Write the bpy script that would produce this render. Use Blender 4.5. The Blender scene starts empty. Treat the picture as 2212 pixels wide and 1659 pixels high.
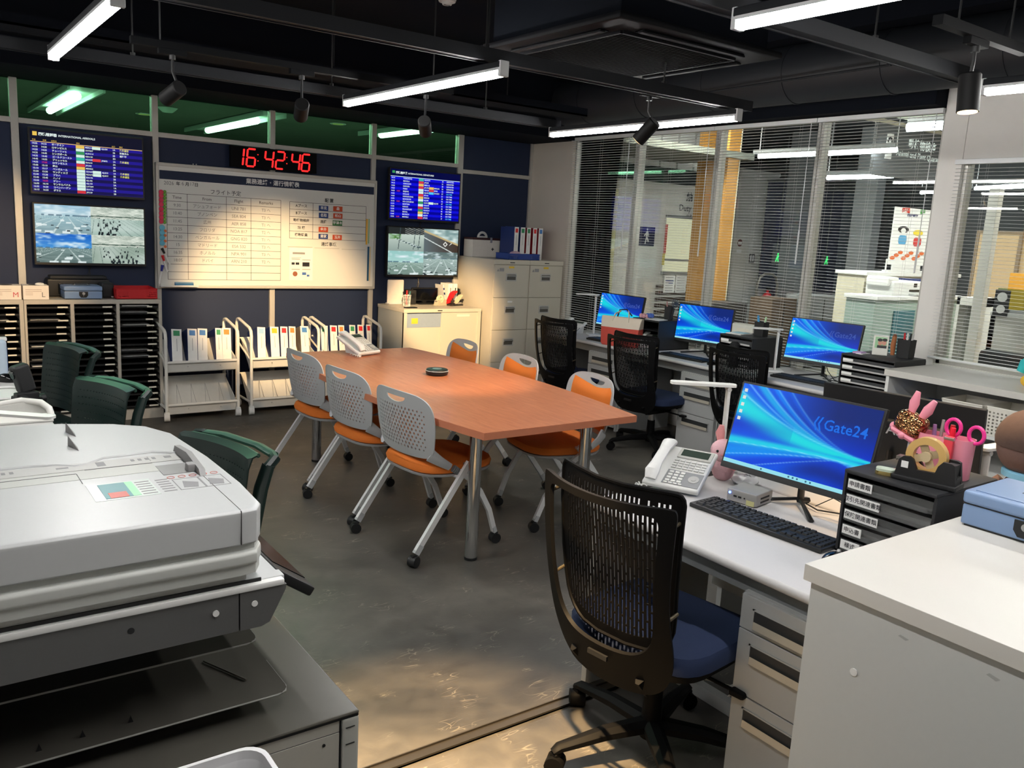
import bpy, bmesh, math, random
import numpy as np
from mathutils import Vector, Matrix
from mathutils.geometry import delaunay_2d_cdt
random.seed(7)
S = bpy.context.scene
COL = S.collection
PI = math.pi
# ---------------------------------------------------------------- camera
yaw, pit, rol, FPX = 0.630908, 0.182708, 0.055790, 1822.27
F_ = Vector((math.sin(yaw)*math.cos(pit), math.cos(yaw)*math.cos(pit), -math.sin(pit)))
Rt = Vector((math.cos(yaw), -math.sin(yaw), 0.0)); Up = Rt.cross(F_)
CR = math.cos(rol)*Rt + math.sin(rol)*Up
CU = -math.sin(rol)*Rt + math.cos(rol)*Up
CAM = Vector((0, 0, 1.6))
cd = bpy.data.cameras.new('camera'); cam = bpy.data.objects.new('camera', cd); COL.objects.link(cam)
cd.sensor_width = 36.0; cd.lens = 36.0*FPX/2212.0; cd.clip_start = 0.02; cd.clip_end = 100
m = Matrix.Identity(4)
for i in range(3):
    m[i][0] = CR[i]; m[i][1] = CU[i]; m[i][2] = -F_[i]; m[i][3] = CAM[i]
cam.matrix_world = m
S.camera = cam
# ---------------------------------------------------------------- world, view
w = bpy.data.worlds.new('world'); S.world = w; w.use_nodes = True
bgn = w.node_tree.nodes['Background']; bgn.inputs[0].default_value = (0.75, 0.85, 1.0, 1); bgn.inputs[1].default_value = 0.05
S.view_settings.view_transform = 'Standard'; S.view_settings.look = 'None'
S.view_settings.exposure = 0.0; S.view_settings.gamma = 1.0; S.view_settings.use_curve_mapping = False
TUBE = 88.0      # radiance of the office light tubes
SPOT = 125.0      # watts of one warm track spotlight
try:
    S.cycles.use_denoising = True
    S.cycles.max_bounces = 8; S.cycles.diffuse_bounces = 4; S.cycles.glossy_bounces = 3
    S.cycles.transmission_bounces = 6; S.cycles.transparent_max_bounces = 12
    S.cycles.sample_clamp_indirect = 4.0
except Exception: pass

def ray(x, y): return (x-1106)/FPX*CR - (y-829.5)/FPX*CU + F_
def AX(x, y, X):
    d = ray(x, y); return CAM + d*(X/d.x)
def AY(x, y, Y):
    d = ray(x, y); return CAM + d*(Y/d.y)
def AZ(x, y, Z):
    d = ray(x, y); return CAM + d*((Z-1.6)/d.z)

# ---------------------------------------------------------------- materials
def lin(c):
    return tuple(((v/12.92) if v <= 0.04045 else ((v+0.055)/1.055)**2.4) for v in c)
def rgb(r, g, b): return lin((r/255, g/255, b/255))
MATS = {}
def mat(name, col, rough=0.5, metal=0.0, noise=0.06, scale=30.0, bump=0.0, emit=0.0, trans=0.0, spec=0.5, coat=0.0, alpha=1.0, ior=1.45):
    if name in MATS: return MATS[name]
    m = bpy.data.materials.new(name); m.use_nodes = True
    nt = m.node_tree; b = nt.nodes['Principled BSDF']
    c = tuple(col)+(1.0,)
    b.inputs['Base Color'].default_value = c
    b.inputs['Roughness'].default_value = rough; b.inputs['Metallic'].default_value = metal
    b.inputs['Specular IOR Level'].default_value = spec; b.inputs['IOR'].default_value = ior
    if coat: b.inputs['Coat Weight'].default_value = coat
    if trans: b.inputs['Transmission Weight'].default_value = trans
    if alpha < 1: b.inputs['Alpha'].default_value = alpha
    if emit:
        b.inputs['Emission Color'].default_value = c; b.inputs['Emission Strength'].default_value = emit
    elif noise or bump:
        tc = nt.nodes.new('ShaderNodeTexCoord'); n = nt.nodes.new('ShaderNodeTexNoise')
        n.inputs['Scale'].default_value = scale; n.inputs['Detail'].default_value = 4.0
        nt.links.new(tc.outputs['Object'], n.inputs['Vector'])
        if noise:
            mx = nt.nodes.new('ShaderNodeMix'); mx.data_type = 'RGBA'
            mx.inputs['A'].default_value = tuple(v*(1-noise) for v in col)+(1,)
            mx.inputs['B'].default_value = tuple(min(1, v*(1+noise)) for v in col)+(1,)
            nt.links.new(n.outputs['Fac'], mx.inputs['Factor']); nt.links.new(mx.outputs['Result'], b.inputs['Base Color'])
        if bump:
            bp = nt.nodes.new('ShaderNodeBump'); bp.inputs['Strength'].default_value = bump; bp.inputs['Distance'].default_value = 0.002
            nt.links.new(n.outputs['Fac'], bp.inputs['Height']); nt.links.new(bp.outputs['Normal'], b.inputs['Normal'])
    MATS[name] = m
    return m
def emis(name, col, k=1.0):
    if name in MATS: return MATS[name]
    m = bpy.data.materials.new(name); m.use_nodes = True; nt = m.node_tree
    nt.nodes.clear(); o = nt.nodes.new('ShaderNodeOutputMaterial'); e = nt.nodes.new('ShaderNodeEmission')
    e.inputs[0].default_value = tuple(col)+(1,); e.inputs[1].default_value = k
    nt.links.new(e.outputs[0], o.inputs[0]); MATS[name] = m; return m
def paintmat(name, k=1.0, glow=True):
    if name in MATS: return MATS[name]
    m = bpy.data.materials.new(name); m.use_nodes = True; nt = m.node_tree
    a = nt.nodes.new('ShaderNodeAttribute'); a.attribute_name = 'Col'
    b = nt.nodes['Principled BSDF']
    if glow:
        b.inputs['Base Color'].default_value = (0.002, 0.002, 0.002, 1); b.inputs['Roughness'].default_value = 0.35; b.inputs['Specular IOR Level'].default_value = 0.12
        nt.links.new(a.outputs['Color'], b.inputs['Emission Color']); b.inputs['Emission Strength'].default_value = k
    else:
        nt.links.new(a.outputs['Color'], b.inputs['Base Color']); b.inputs['Roughness'].default_value = 0.5
    MATS[name] = m; return m

# ---------------------------------------------------------------- mesh builder
class MB:
    def __init__(s): s.v = []; s.f = []; s.mi = []; s.M = None; s.k = 0
    def add(s, vs, fs, mi=None):
        n = len(s.v)
        if s.M is not None: vs = [s.M @ Vector(p) for p in vs]
        s.v.extend([tuple(p) for p in vs]); s.f.extend([tuple(i+n for i in f) for f in fs]); s.mi.extend([s.k if mi is None else mi]*len(fs)); return s
    def box(s, x0, x1, y0, y1, z0, z1, mi=None):
        if x0 > x1: x0, x1 = x1, x0
        if y0 > y1: y0, y1 = y1, y0
        if z0 > z1: z0, z1 = z1, z0
        return s.add([(x0,y0,z0),(x1,y0,z0),(x1,y1,z0),(x0,y1,z0),(x0,y0,z1),(x1,y0,z1),(x1,y1,z1),(x0,y1,z1)],
              [(0,3,2,1),(4,5,6,7),(0,1,5,4),(1,2,6,5),(2,3,7,6),(3,0,4,7)], mi)
    def rbox(s, x0, x1, y0, y1, z0, z1, r=0.005, mi=None, seg=2):
        if x0 > x1: x0, x1 = x1, x0
        if y0 > y1: y0, y1 = y1, y0
        if z0 > z1: z0, z1 = z1, z0
        r = min(r, (x1-x0)*.49, (y1-y0)*.49, (z1-z0)*.49)
        bm = bmesh.new(); bmesh.ops.create_cube(bm, size=1.0)
        for v in bm.verts:
            v.co = Vector(((x0+x1)/2+v.co.x*(x1-x0), (y0+y1)/2+v.co.y*(y1-y0), (z0+z1)/2+v.co.z*(z1-z0)))
        bmesh.ops.bevel(bm, geom=list(bm.edges), offset=r, segments=seg, profile=0.5, affect='EDGES')
        bm.verts.index_update()
        s.add([v.co.copy() for v in bm.verts], [[v.index for v in f.verts] for f in bm.faces], mi); bm.free(); return s
    def prism(s, poly, axis, a, b, mi=None):
        n = len(poly)
        def P(u, v, t):
            return {'x': (t, u, v), 'y': (u, t, v), 'z': (u, v, t)}[axis]
        vs = [P(u, v, a) for u, v in poly]+[P(u, v, b) for u, v in poly]
        fs = [tuple(range(n-1, -1, -1)), tuple(range(n, 2*n))]+[(i, (i+1) % n, n+(i+1) % n, n+i) for i in range(n)]
        return s.add(vs, fs, mi)
    def cyl(s, p0, p1, r0, r1=None, n=14, mi=None, cap=True):
        p0 = Vector(p0); p1 = Vector(p1); r1 = r0 if r1 is None else r1
        d = (p1-p0).normalized(); a = Vector((0,0,1)) if abs(d.z) < .9 else Vector((1,0,0))
        u = d.cross(a).normalized(); v = d.cross(u)
        vs = []
        for p, r in ((p0, r0), (p1, r1)):
            for i in range(n):
                t = 2*PI*i/n; vs.append(p+u*r*math.cos(t)+v*r*math.sin(t))
        fs = [(i, i+n, (i+1) % n+n, (i+1) % n) for i in range(n)]
        if cap: fs += [tuple(range(n)), tuple(range(2*n-1, n-1, -1))]
        return s.add(vs, fs, mi)
    def tube(s, pts, r, n=8, closed=False, mi=None, sx=1.0, sy=1.0, upv=None):
        pts = [Vector(p) for p in pts]; m = len(pts); vs = []
        rr = r if isinstance(r, (list, tuple)) else [r]*m
        prev = None
        for i, p in enumerate(pts):
            if closed: d = (pts[(i+1) % m]-pts[i-1]).normalized()
            else: d = (pts[min(i+1, m-1)]-pts[max(i-1, 0)]).normalized()
            a = Vector(upv) if upv is not None else (prev if prev is not None else (Vector((0,0,1)) if abs(d.z) < .9 else Vector((1,0,0))))
            u = (a-d*a.dot(d)).normalized(); v = d.cross(u); prev = u
            for k in range(n):
                t = 2*PI*(k+.5)/n; vs.append(p+u*rr[i]*sx*math.cos(t)+v*rr[i]*sy*math.sin(t))
        fs = []
        for i in range(m if closed else m-1):
            j = (i+1) % m
            for k in range(n):
                l = (k+1) % n; fs.append((i*n+k, i*n+l, j*n+l, j*n+k))
        if not closed: fs += [tuple(range(n-1, -1, -1)), tuple((m-1)*n+k for k in range(n))]
        return s.add(vs, fs, mi)
    def bar(s, p0, p1, w, h, mi=None, upv=(0,0,1)):      # rectangular bar
        return s.tube([p0, p1], math.sqrt(.5), n=4, mi=mi, sx=h, sy=w, upv=upv if abs((Vector(p1)-Vector(p0)).normalized().dot(Vector(upv))) < .98 else (1,0,0))
    def lathe(s, prof, c=(0,0,0), n=20, mi=None, sx=1.0, sy=1.0):
        vs = []; m = len(prof)
        for r, z in prof:
            for i in range(n):
                t = 2*PI*i/n; vs.append((c[0]+r*sx*math.cos(t), c[1]+r*sy*math.sin(t), c[2]+z))
        fs = [(j*n+i, j*n+(i+1) % n, (j+1)*n+(i+1) % n, (j+1)*n+i) for j in range(m-1) for i in range(n)]
        if prof[0][0] > 1e-6: fs.append(tuple(range(n-1, -1, -1)))
        if prof[-1][0] > 1e-6: fs.append(tuple((m-1)*n+i for i in range(n)))
        return s.add(vs, fs, mi)
    def sph(s, c, rx, ry=None, rz=None, nu=14, nv=9, mi=None):
        ry = rx if ry is None else ry; rz = rx if rz is None else rz
        prof = [(math.sin(PI*j/nv), -math.cos(PI*j/nv)) for j in range(nv+1)]
        vs = [];
        for r, z in prof:
            for i in range(nu):
                t = 2*PI*i/nu; vs.append((c[0]+rx*r*math.cos(t), c[1]+ry*r*math.sin(t), c[2]+rz*z))
        fs = [(j*nu+i, j*nu+(i+1) % nu, (j+1)*nu+(i+1) % nu, (j+1)*nu+i) for j in range(nv) for i in range(nu)]
        return s.add(vs, fs, mi)
    def build(s, name, mt, parent=None, smooth=True, loc=None, rot=None, solid=0.0, offset=0.0):
        me = bpy.data.meshes.new(name)
        me.from_pydata([tuple(p) for p in s.v], [], s.f); me.validate(); 
        mts = mt if isinstance(mt, (list, tuple)) else [mt]
        for q in mts: me.materials.append(q)
        if len(mts) > 1 and len(me.polygons) == len(s.mi): me.polygons.foreach_set('material_index', s.mi)
        bm = bmesh.new(); bm.from_mesh(me); bmesh.ops.remove_doubles(bm, verts=bm.verts, dist=1e-6)
        bmesh.ops.recalc_face_normals(bm, faces=bm.faces)
        if solid:
            bmesh.ops.solidify(bm, geom=list(bm.faces), thickness=solid)
        bm.to_mesh(me); bm.free()
        if smooth:
            me.polygons.foreach_set('use_smooth', [True]*len(me.polygons)); me.set_sharp_from_angle(angle=math.radians(38))
        me.update()
        o = bpy.data.objects.new(name, me); COL.objects.link(o)
        if smooth and len(me.polygons) > 20 and name not in ('slat', 'tray', 'label_card', 'ladder_cord'):
            wn = o.modifiers.new('weighted', 'WEIGHTED_NORMAL'); wn.mode = 'FACE_AREA'; wn.weight = 50; wn.keep_sharp = True
        if parent is not None: o.parent = parent
        if loc is not None: o.location = loc
        if rot is not None: o.rotation_euler = rot
        return o
def frame(o, right, up):      # local x = right, y = up, z = out of the face
    r = Vector(right).normalized(); u = Vector(up).normalized(); n = r.cross(u)
    M = Matrix.Identity(4)
    for i in range(3): M[i][0] = r[i]; M[i][1] = u[i]; M[i][2] = n[i]; M[i][3] = o[i]
    return M
def thing(name, label, cat, loc=(0,0,0), rz=0.0, group=None, kind=None):
    o = bpy.data.objects.new(name, None); COL.objects.link(o); o.empty_display_size = .05
    o.location = loc; o.rotation_euler = (0, 0, rz); return tag(o, label, cat, group, kind)
def tag(o, label=None, cat=None, group=None, kind=None):
    if label: o['label'] = label
    if cat: o['category'] = cat
    if group: o['group'] = group
    if kind: o['kind'] = kind
    return o
def struct(o): o['kind'] = 'structure'; return o
KIDS = {}
def dup(root, loc=None, rz=None, label=None, group=None):
    def cp(o, par):
        c = o.copy(); COL.objects.link(c)
        if par is not None: c.parent = par
        for ch in [q for q in bpy.data.objects if q.parent == o]: cp(ch, c)
        return c
    r = cp(root, None)
    if loc is not None: r.location = loc
    if rz is not None: r.rotation_euler = (0, 0, rz)
    if label: r['label'] = label
    if group: r['group'] = group
    return r
def text(s, size, mt, parent, M, name='lettering', align='CENTER', bold=0.0, space=1.0, vy='CENTER', sx=1.0, line=1.0):
    c = bpy.data.curves.new('t', 'FONT'); c.body = s; c.size = size; c.align_x = align; c.align_y = vy
    c.resolution_u = 2; c.offset = bold; c.space_character = space; c.space_line = line
    t = bpy.data.objects.new('t', c); COL.objects.link(t)
    me = bpy.data.meshes.new_from_object(t); bpy.data.objects.remove(t); bpy.data.curves.remove(c)
    if sx != 1.0: M = M @ Matrix.Diagonal((sx, 1, 1, 1))
    me.transform(M); me.materials.clear(); me.materials.append(mt)
    o = bpy.data.objects.new(name, me); me.name = name; COL.objects.link(o)
    if parent is not None: o.parent = parent
    return o
def joinm(objs):      # merge meshes of equal material into the first object
    objs = [o for o in objs if o is not None]
    bm = bmesh.new()
    for o in objs: bm.from_mesh(o.data)
    bm.to_mesh(objs[0].data); bm.free()
    for o in objs[1:]: bpy.data.objects.remove(o)
    return objs[0]
def paint(name, M, w, h, nx, ny, fn, parent, mt):
    me = bpy.data.meshes.new(name); vs = []; cols = []
    for j in range(ny+1):
        for i in range(nx+1):
            vs.append(M @ Vector((w*i/nx, h*j/ny, 0))); cols.append(lin(fn(i/nx, j/ny))+(1.0,))
    fs = [(j*(nx+1)+i, j*(nx+1)+i+1, (j+1)*(nx+1)+i+1, (j+1)*(nx+1)+i) for j in range(ny) for i in range(nx)]
    me.from_pydata(vs, [], fs); a = me.color_attributes.new('Col', 'FLOAT_COLOR', 'POINT')
    a.data.foreach_set('color', [x for c in cols for x in c]); me.materials.append(mt)
    o = bpy.data.objects.new(name, me); COL.objects.link(o)
    if parent is not None: o.parent = parent
    return o
def ellipse(cx, cy, rx, ry, n=8, ph=0.0): return [(cx+rx*math.cos(2*PI*i/n+ph), cy+ry*math.sin(2*PI*i/n+ph)) for i in range(n)]
def rrect(x0, x1, y0, y1, r, n=4):
    o = []
    for cx, cy, a in ((x1-r, y1-r, 0), (x0+r, y1-r, PI/2), (x0+r, y0+r, PI), (x1-r, y0+r, 1.5*PI)):
        for i in range(n+1):
            t = a+PI/2*i/n; o.append((cx+r*math.cos(t), cy+r*math.sin(t)))
    return o
def chaikin(p, n=2):
    for _ in range(n):
        q = []
        for i in range(len(p)):
            a = p[i]; b = p[(i+1) % len(p)]; q += [(a[0]*.75+b[0]*.25, a[1]*.75+b[1]*.25), (a[0]*.25+b[0]*.75, a[1]*.25+b[1]*.75)]
        p = q
    return p
def sheet(name, outline, holes, fn, mt, parent, thick=0.004, step=0.03, rim=None):
    """flat panel with holes, bent through fn(u,v)->xyz, given a thickness"""
    xs = [p[0] for p in outline]; ys = [p[1] for p in outline]
    verts = []; faces_ = []
    def inside(p, poly):
        c = False; n = len(poly); j = n-1
        for i in range(n):
            if (poly[i][1] > p[1]) != (poly[j][1] > p[1]) and p[0] < (poly[j][0]-poly[i][0])*(p[1]-poly[i][1])/(poly[j][1]-poly[i][1])+poly[i][0]: c = not c
            j = i
        return c
    def loop(l):
        n = len(verts); verts.extend([Vector((p[0], p[1])) for p in l]); k = len(l)
        faces_.append(list(range(n, n+k)))
    ol = []
    for i, p in enumerate(outline):
        q = outline[(i+1) % len(outline)]; d = math.hypot(q[0]-p[0], q[1]-p[1]); k = max(1, int(d/step))
        for t in range(k): ol.append((p[0]+(q[0]-p[0])*t/k, p[1]+(q[1]-p[1])*t/k))
    loop(ol)
    for h in holes: loop(h)
    hb = [(min(p[0] for p in h), max(p[0] for p in h), min(p[1] for p in h), max(p[1] for p in h)) for h in holes]
    x = min(xs)+step/2
    while x < max(xs):
        y = min(ys)+step/2
        while y < max(ys):
            if inside((x, y), ol) and not any(b[0]-.004 < x < b[1]+.004 and b[2]-.004 < y < b[3]+.004 for b in hb): verts.append(Vector((x, y)))
            y += step
        x += step
    vo, eo, fo, _, _, _ = delaunay_2d_cdt(verts, [], faces_, 2, 1e-6)
    mb = MB(); mb.add([fn(p[0], p[1]) for p in vo], [tuple(f) for f in fo])
    return mb.build(name, mt, parent, smooth=True, solid=thick)
# ================================================================ materials
NAVY = mat('navy panel', rgb(26, 40, 70), .62, noise=.05, scale=60)
ALU = mat('painted aluminium frame', rgb(196, 194, 188), .42, .25, noise=.03)
BEIGE = mat('beige wall paint', rgb(222, 214, 202), .75, noise=.03, scale=8)
WHITEW = mat('white wall paint', rgb(238, 235, 230), .7, noise=.03, scale=8)
CEILM = mat('black ceiling paint', rgb(14, 18, 26), .85, noise=.1, scale=6, spec=.15)
RAILM = mat('dark rail paint', rgb(28, 30, 34), .6, noise=.05, spec=.2)
TRK = mat('track black', rgb(12, 13, 15), .7, noise=.05, spec=.1)
BLACK = mat('black plastic', rgb(24, 25, 27), .42, noise=.08, scale=80)
BLACKR = mat('black rough plastic', rgb(34, 35, 37), .6, noise=.08, scale=80)
GLOSSB = mat('glossy black', rgb(10, 11, 13), .16, noise=0)
WHITEP = mat('white plastic', rgb(232, 232, 230), .38, noise=.02)
GREYP = mat('light grey plastic', rgb(190, 190, 188), .45, noise=.03)
METAL = mat('brushed steel', (.62, .62, .63), .3, 1.0, noise=.03)
CHROME = mat('chrome', (.72, .72, .73), .08, 1.0, noise=0)
CREAM = mat('cream steel', rgb(206, 200, 186), .42, noise=.02, scale=12)
CREAMD = mat('grey steel side', rgb(176, 180, 178), .45, noise=.02)
DESKW = mat('light grey laminate', rgb(202, 200, 200), .4, noise=.03, scale=120)
DESKG = mat('grey desk steel', rgb(168, 170, 170), .42, .1, noise=.03)
RED = mat('red plastic', rgb(196, 28, 36), .4, noise=.03)
INK = mat('black ink', rgb(30, 32, 38), .6, noise=0)
PENCIL = mat('grey marker ink', rgb(120, 122, 126), .6, noise=0)
WHITEINK = mat('white lettering', rgb(240, 240, 240), .6, noise=0)
def glassmat(name, col, rough=0.0, tint=.75):
    m = bpy.data.materials.new(name); m.use_nodes = True; nt = m.node_tree; nt.nodes.clear()
    o = nt.nodes.new('ShaderNodeOutputMaterial'); mx = nt.nodes.new('ShaderNodeMixShader'); t = nt.nodes.new('ShaderNodeBsdfTransparent')
    g = nt.nodes.new('ShaderNodeBsdfGlossy'); f = nt.nodes.new('ShaderNodeFresnel'); f.inputs[0].default_value = 1.35
    g.inputs['Roughness'].default_value = rough; t.inputs[0].default_value = tuple(col)+(1,)
    nt.links.new(f.outputs[0], mx.inputs[0]); nt.links.new(t.outputs[0], mx.inputs[1]); nt.links.new(g.outputs[0], mx.inputs[2]); nt.links.new(mx.outputs[0], o.inputs[0])
    MATS[name] = m; return m
CLEAR = glassmat('window glass', (.93, .96, .95))
GREENG = glassmat('green tinted glass', (.42, .66, .5))
SMOKE = glassmat('smoked clear plastic', (.25, .26, .26), .05)

def concrete():
    m = bpy.data.materials.new('dark polished concrete'); m.use_nodes = True; nt = m.node_tree; b = nt.nodes['Principled BSDF']
    tc = nt.nodes.new('ShaderNodeTexCoord')
    def noise(sc, det, dist=0.0, mapping=None):
        n = nt.nodes.new('ShaderNodeTexNoise'); n.inputs['Scale'].default_value = sc; n.inputs['Detail'].default_value = det; n.inputs['Distortion'].default_value = dist
        nt.links.new((mapping or tc).outputs[0 if mapping else 3], n.inputs['Vector']); return n
    n1 = noise(1.6, 6, .6); n2 = noise(9, 5, 1.2); n3 = noise(60, 3)
    r1 = nt.nodes.new('ShaderNodeValToRGB'); r1.color_ramp.elements[0].position = .3; r1.color_ramp.elements[1].position = .72
    r1.color_ramp.elements[0].color = rgb(52, 51, 50)+(1,); r1.color_ramp.elements[1].color = rgb(102, 98, 91)+(1,)
    nt.links.new(n1.outputs['Fac'], r1.inputs[0])
    mx = nt.nodes.new('ShaderNodeMix'); mx.data_type = 'RGBA'; mx.blend_type = 'OVERLAY'; mx.inputs['Factor'].default_value = .5
    nt.links.new(r1.outputs[0], mx.inputs['A']); nt.links.new(n2.outputs['Fac'], mx.inputs['B'])
    # scratches: thin ridges of stretched noise in two directions
    col = mx.outputs['Result']
    for rot, sc in ((.5, (3.2, 13, 1)), (2.1, (3.0, 15, 1)), (1.25, (4.6, 11, 1))):
        mp = nt.nodes.new('ShaderNodeMapping'); mp.inputs['Rotation'].default_value = (0, 0, rot); mp.inputs['Scale'].default_value = sc
        nt.links.new(tc.outputs['Object'], mp.inputs['Vector']); n = noise(1.0, 2, .9, mp)
        s = nt.nodes.new('ShaderNodeMath'); s.operation = 'SUBTRACT'; s.inputs[1].default_value = .5; nt.links.new(n.outputs['Fac'], s.inputs[0])
        a = nt.nodes.new('ShaderNodeMath'); a.operation = 'ABSOLUTE'; nt.links.new(s.outputs[0], a.inputs[0])
        r = nt.nodes.new('ShaderNodeValToRGB'); r.color_ramp.elements[0].position = 0.0; r.color_ramp.elements[0].color = (1,1,1,1); r.color_ramp.elements[1].position = .006; r.color_ramp.elements[1].color = (0,0,0,1)
        nt.links.new(a.outputs[0], r.inputs[0])
        g = noise(6.5, 2); gr = nt.nodes.new('ShaderNodeMath'); gr.operation = 'MULTIPLY'; gg = nt.nodes.new('ShaderNodeValToRGB'); gg.color_ramp.elements[0].position = .55; gg.color_ramp.elements[1].position = .63
        nt.links.new(g.outputs['Fac'], gg.inputs[0]); nt.links.new(r.outputs[0], gr.inputs[0]); nt.links.new(gg.outputs[0], gr.inputs[1])
        k = nt.nodes.new('ShaderNodeMath'); k.operation = 'MULTIPLY'; k.inputs[1].default_value = .38; nt.links.new(gr.outputs[0], k.inputs[0])
        q = nt.nodes.new('ShaderNodeMix'); q.data_type = 'RGBA'; nt.links.new(k.outputs[0], q.inputs['Factor']); nt.links.new(col, q.inputs['A']); q.inputs['B'].default_value = rgb(176, 168, 152)+(1,)
        col = q.outputs['Result']
    nt.links.new(col, b.inputs['Base Color'])
    rr = nt.nodes.new('ShaderNodeMapRange'); rr.inputs['To Min'].default_value = .32; rr.inputs['To Max'].default_value = .62; nt.links.new(n2.outputs['Fac'], rr.inputs['Value']); nt.links.new(rr.outputs[0], b.inputs['Roughness'])
    bp = nt.nodes.new('ShaderNodeBump'); bp.inputs['Strength'].default_value = .12; bp.inputs['Distance'].default_value = .003; nt.links.new(n3.outputs['Fac'], bp.inputs['Height']); nt.links.new(bp.outputs[0], b.inputs['Normal'])
    return m
CONC = concrete()
CONC2 = mat('corridor floor', rgb(96, 94, 90), .4, noise=.1, scale=3)
WX = 5.35      # window wall plane
WY = 7.15      # back wall plane
# ================================================================ shell
struct(MB().box(-2.6, 5.42, -2.2, 7.3, -.12, 0).build('floor', CONC))
struct(MB().box(5.42, 16, -2.2, 13.5, -.12, 0).build('floor', CONC2))
struct(MB().box(-4, 5.42, 7.3, 15.4, -.12, 0).build('floor', mat('hall floor', rgb(190, 190, 184), .5)))
struct(MB().box(-2.6, 5.5, -2.2, 7.2, 3.0, 3.1).build('ceiling', CEILM))
struct(MB().box(-2.7, -2.6, -2.2, 7.2, 0, 3.0).build('wall_left', WHITEW))
struct(MB().box(-2.6, 5.5, -2.3, -2.2, 0, 3.0).build('wall_front', WHITEW))
struct(MB().box(-2.6, 5.5, 6.45, 7.22, 2.45, 3.0).box(-2.6, 5.45, 6.2, 6.45, 2.62, 3.0).build('trim_1', CEILM))
struct(MB().box(4.75, 5.42, -2.2, 6.45, 2.9, 3.0).box(5.2, 5.42, 2.9, 6.45, 2.485, 2.9).build('trim_2', CEILM))
# floor track
struct(MB().box(-.6, 2.0, 1.985, 2.03, 0, .006).box(-.6, 2.0, 1.985, 1.989, 0, .012).box(-.6, 2.0, 2.026, 2.03, 0, .012).build('trim_3', mat('floor track metal', rgb(70, 66, 60), .4, .6)))
# back wall: posts, rails, navy panels, green glass
wb = tag(bpy.data.objects.new('wall_back', None), 'navy blue panelled partition wall with pale aluminium frame', None, None, 'structure'); COL.objects.link(wb); wb.location = (0, WY, 0)
posts = [(-2.05, .04), (-1.12, .04), (-.22, .04), (.72, .05), (1.665, .045), (2.595, .045), (3.53, .045), (4.452, .06), (5.305, .03)]
for x, wd in posts:
    top = 2.45 if x < 4.6 else 2.45
    MB().rbox(x-wd/2, x+wd/2, -.02, .05, .0, top, .004).build('frame_post', ALU, wb)
for a, b in zip(posts[:-1], posts[1:]):
    x0 = a[0]+a[1]/2; x1 = b[0]-b[1]/2; zr = 2.142 if x0 < 4.4 else 2.095
    MB().box(x0, x1, -.018, .05, zr, zr+.036).build('frame_rail', ALU, wb)
    MB().rbox(x0+.002, x1-.002, -.002, .04, .08, zr-.002, .003).build('panel', NAVY, wb)
    MB().box(x0, x1, -.01, .05, 0, .08).build('kick_strip', mat('dark skirting', rgb(50, 50, 52), .5), wb)
    if x0 < 4.4: MB().box(x0, x1, .01, .018, zr+.036, 2.45).build('glass_pane', GREENG, wb)
    else: MB().rbox(x0+.002, x1-.002, -.002, .04, zr+.038, 2.448, .003).build('panel', NAVY, wb)
# right wall: pillar in the corner, low panels, posts, column and upper wall
MB_ = MB().box(5.32, 5.42, 6.5, 7.2, 0, 2.7)
struct(MB_.build('wall_right', BEIGE))
struct(MB().box(WX, WX+.07, 2.89, 6.5, 0, .62).build('wall_right', WHITEW))
wy0 = 1.35
struct(MB().box(WX-.03, WX+.09, 2.745, 2.89, 0, 2.9).box(WX-.03, WX+.09, -2.2, 2.742, 2.165, 2.9).box(WX-.03, WX+.09, -2.2, 2.742, 0, .9).box(WX-.03, WX+.09, -2.2, wy0, .9, 2.165).build('wall_right', WHITEW))
wn = 0
def window(n, y0, y1, z0, z1):
    o = bpy.data.objects.new('window_%d' % n, None); COL.objects.link(o); o['kind'] = 'structure'; o.location = (WX+.03, (y0+y1)/2, z0)
    h = (y1-y0)/2; H = z1-z0; f = .022
    MB().box(-.03, .05, -h, -h+f, 0, H).box(-.03, .05, h-f, h, 0, H).box(-.03, .05, -h, h, 0, f).box(-.03, .05, -h, h, H-f, H).build('window_frame', ALU, o)
    MB().box(.005, .011, -h+f, h-f, f, H-f).build('pane', CLEAR, o)
ys = [6.5, 5.64, 4.725, 3.79, 2.89]
for i in range(4): window(i+1, ys[i+1]+.003, ys[i]-.003, .62, 2.48)
window(5, wy0, 2.742, .9, 2.165)
# ================================================================ ceiling fittings
TUBEM = emis('light tube diffuser', (1.0, .98, .95), TUBE)
FIX = mat('fixture white', rgb(210, 212, 214), .4)
def tube_light(x, y0, y1, z, label, grp='linear tube lights under the ceiling rails'):
    t = thing('tube_light', label, 'lamp', (x, y0, z)); L = y1-y0
    MB().rbox(-.022, .022, 0, L, .012, .038, .004).build('housing', RAILM, t)
    MB().box(-.0225, -.018, .01, L-.01, .004, .014).box(.018, .0225, .01, L-.01, .004, .014).build('reflector_edge', FIX, t)
    mb = MB(); mb.tube([(0, .012, -.002), (0, L-.012, -.002)], .019, n=12); mb.build('diffuser', TUBEM, t)
    MB().rbox(-.021, .021, -.006, .012, -.02, .04, .003).build('end_cap', FIX, t); MB().rbox(-.021, .021, L-.012, L+.006, -.02, .04, .003).build('end_cap', FIX, t)
    return t
tube_light(.572, 2.87, 4.15, 2.2, 'glowing white tube light in the top left corner of the photo')
tube_light(1.965, 2.86, 4.31, 2.2, 'glowing white tube light hanging in front of the digital clock')
tube_light(3.415, 2.90, 4.40, 2.2, 'glowing white tube light by the window blinds, half crossed by a black spotlight')
tube_light(1.955, .22, 1.70, 2.2, 'glowing white tube light cut by the top edge, right of the ceiling air conditioner')
tube_light(3.32, .2, 1.67, 2.2, 'glowing white tube light at the right edge of the photo beside the black spotlight')
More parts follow.
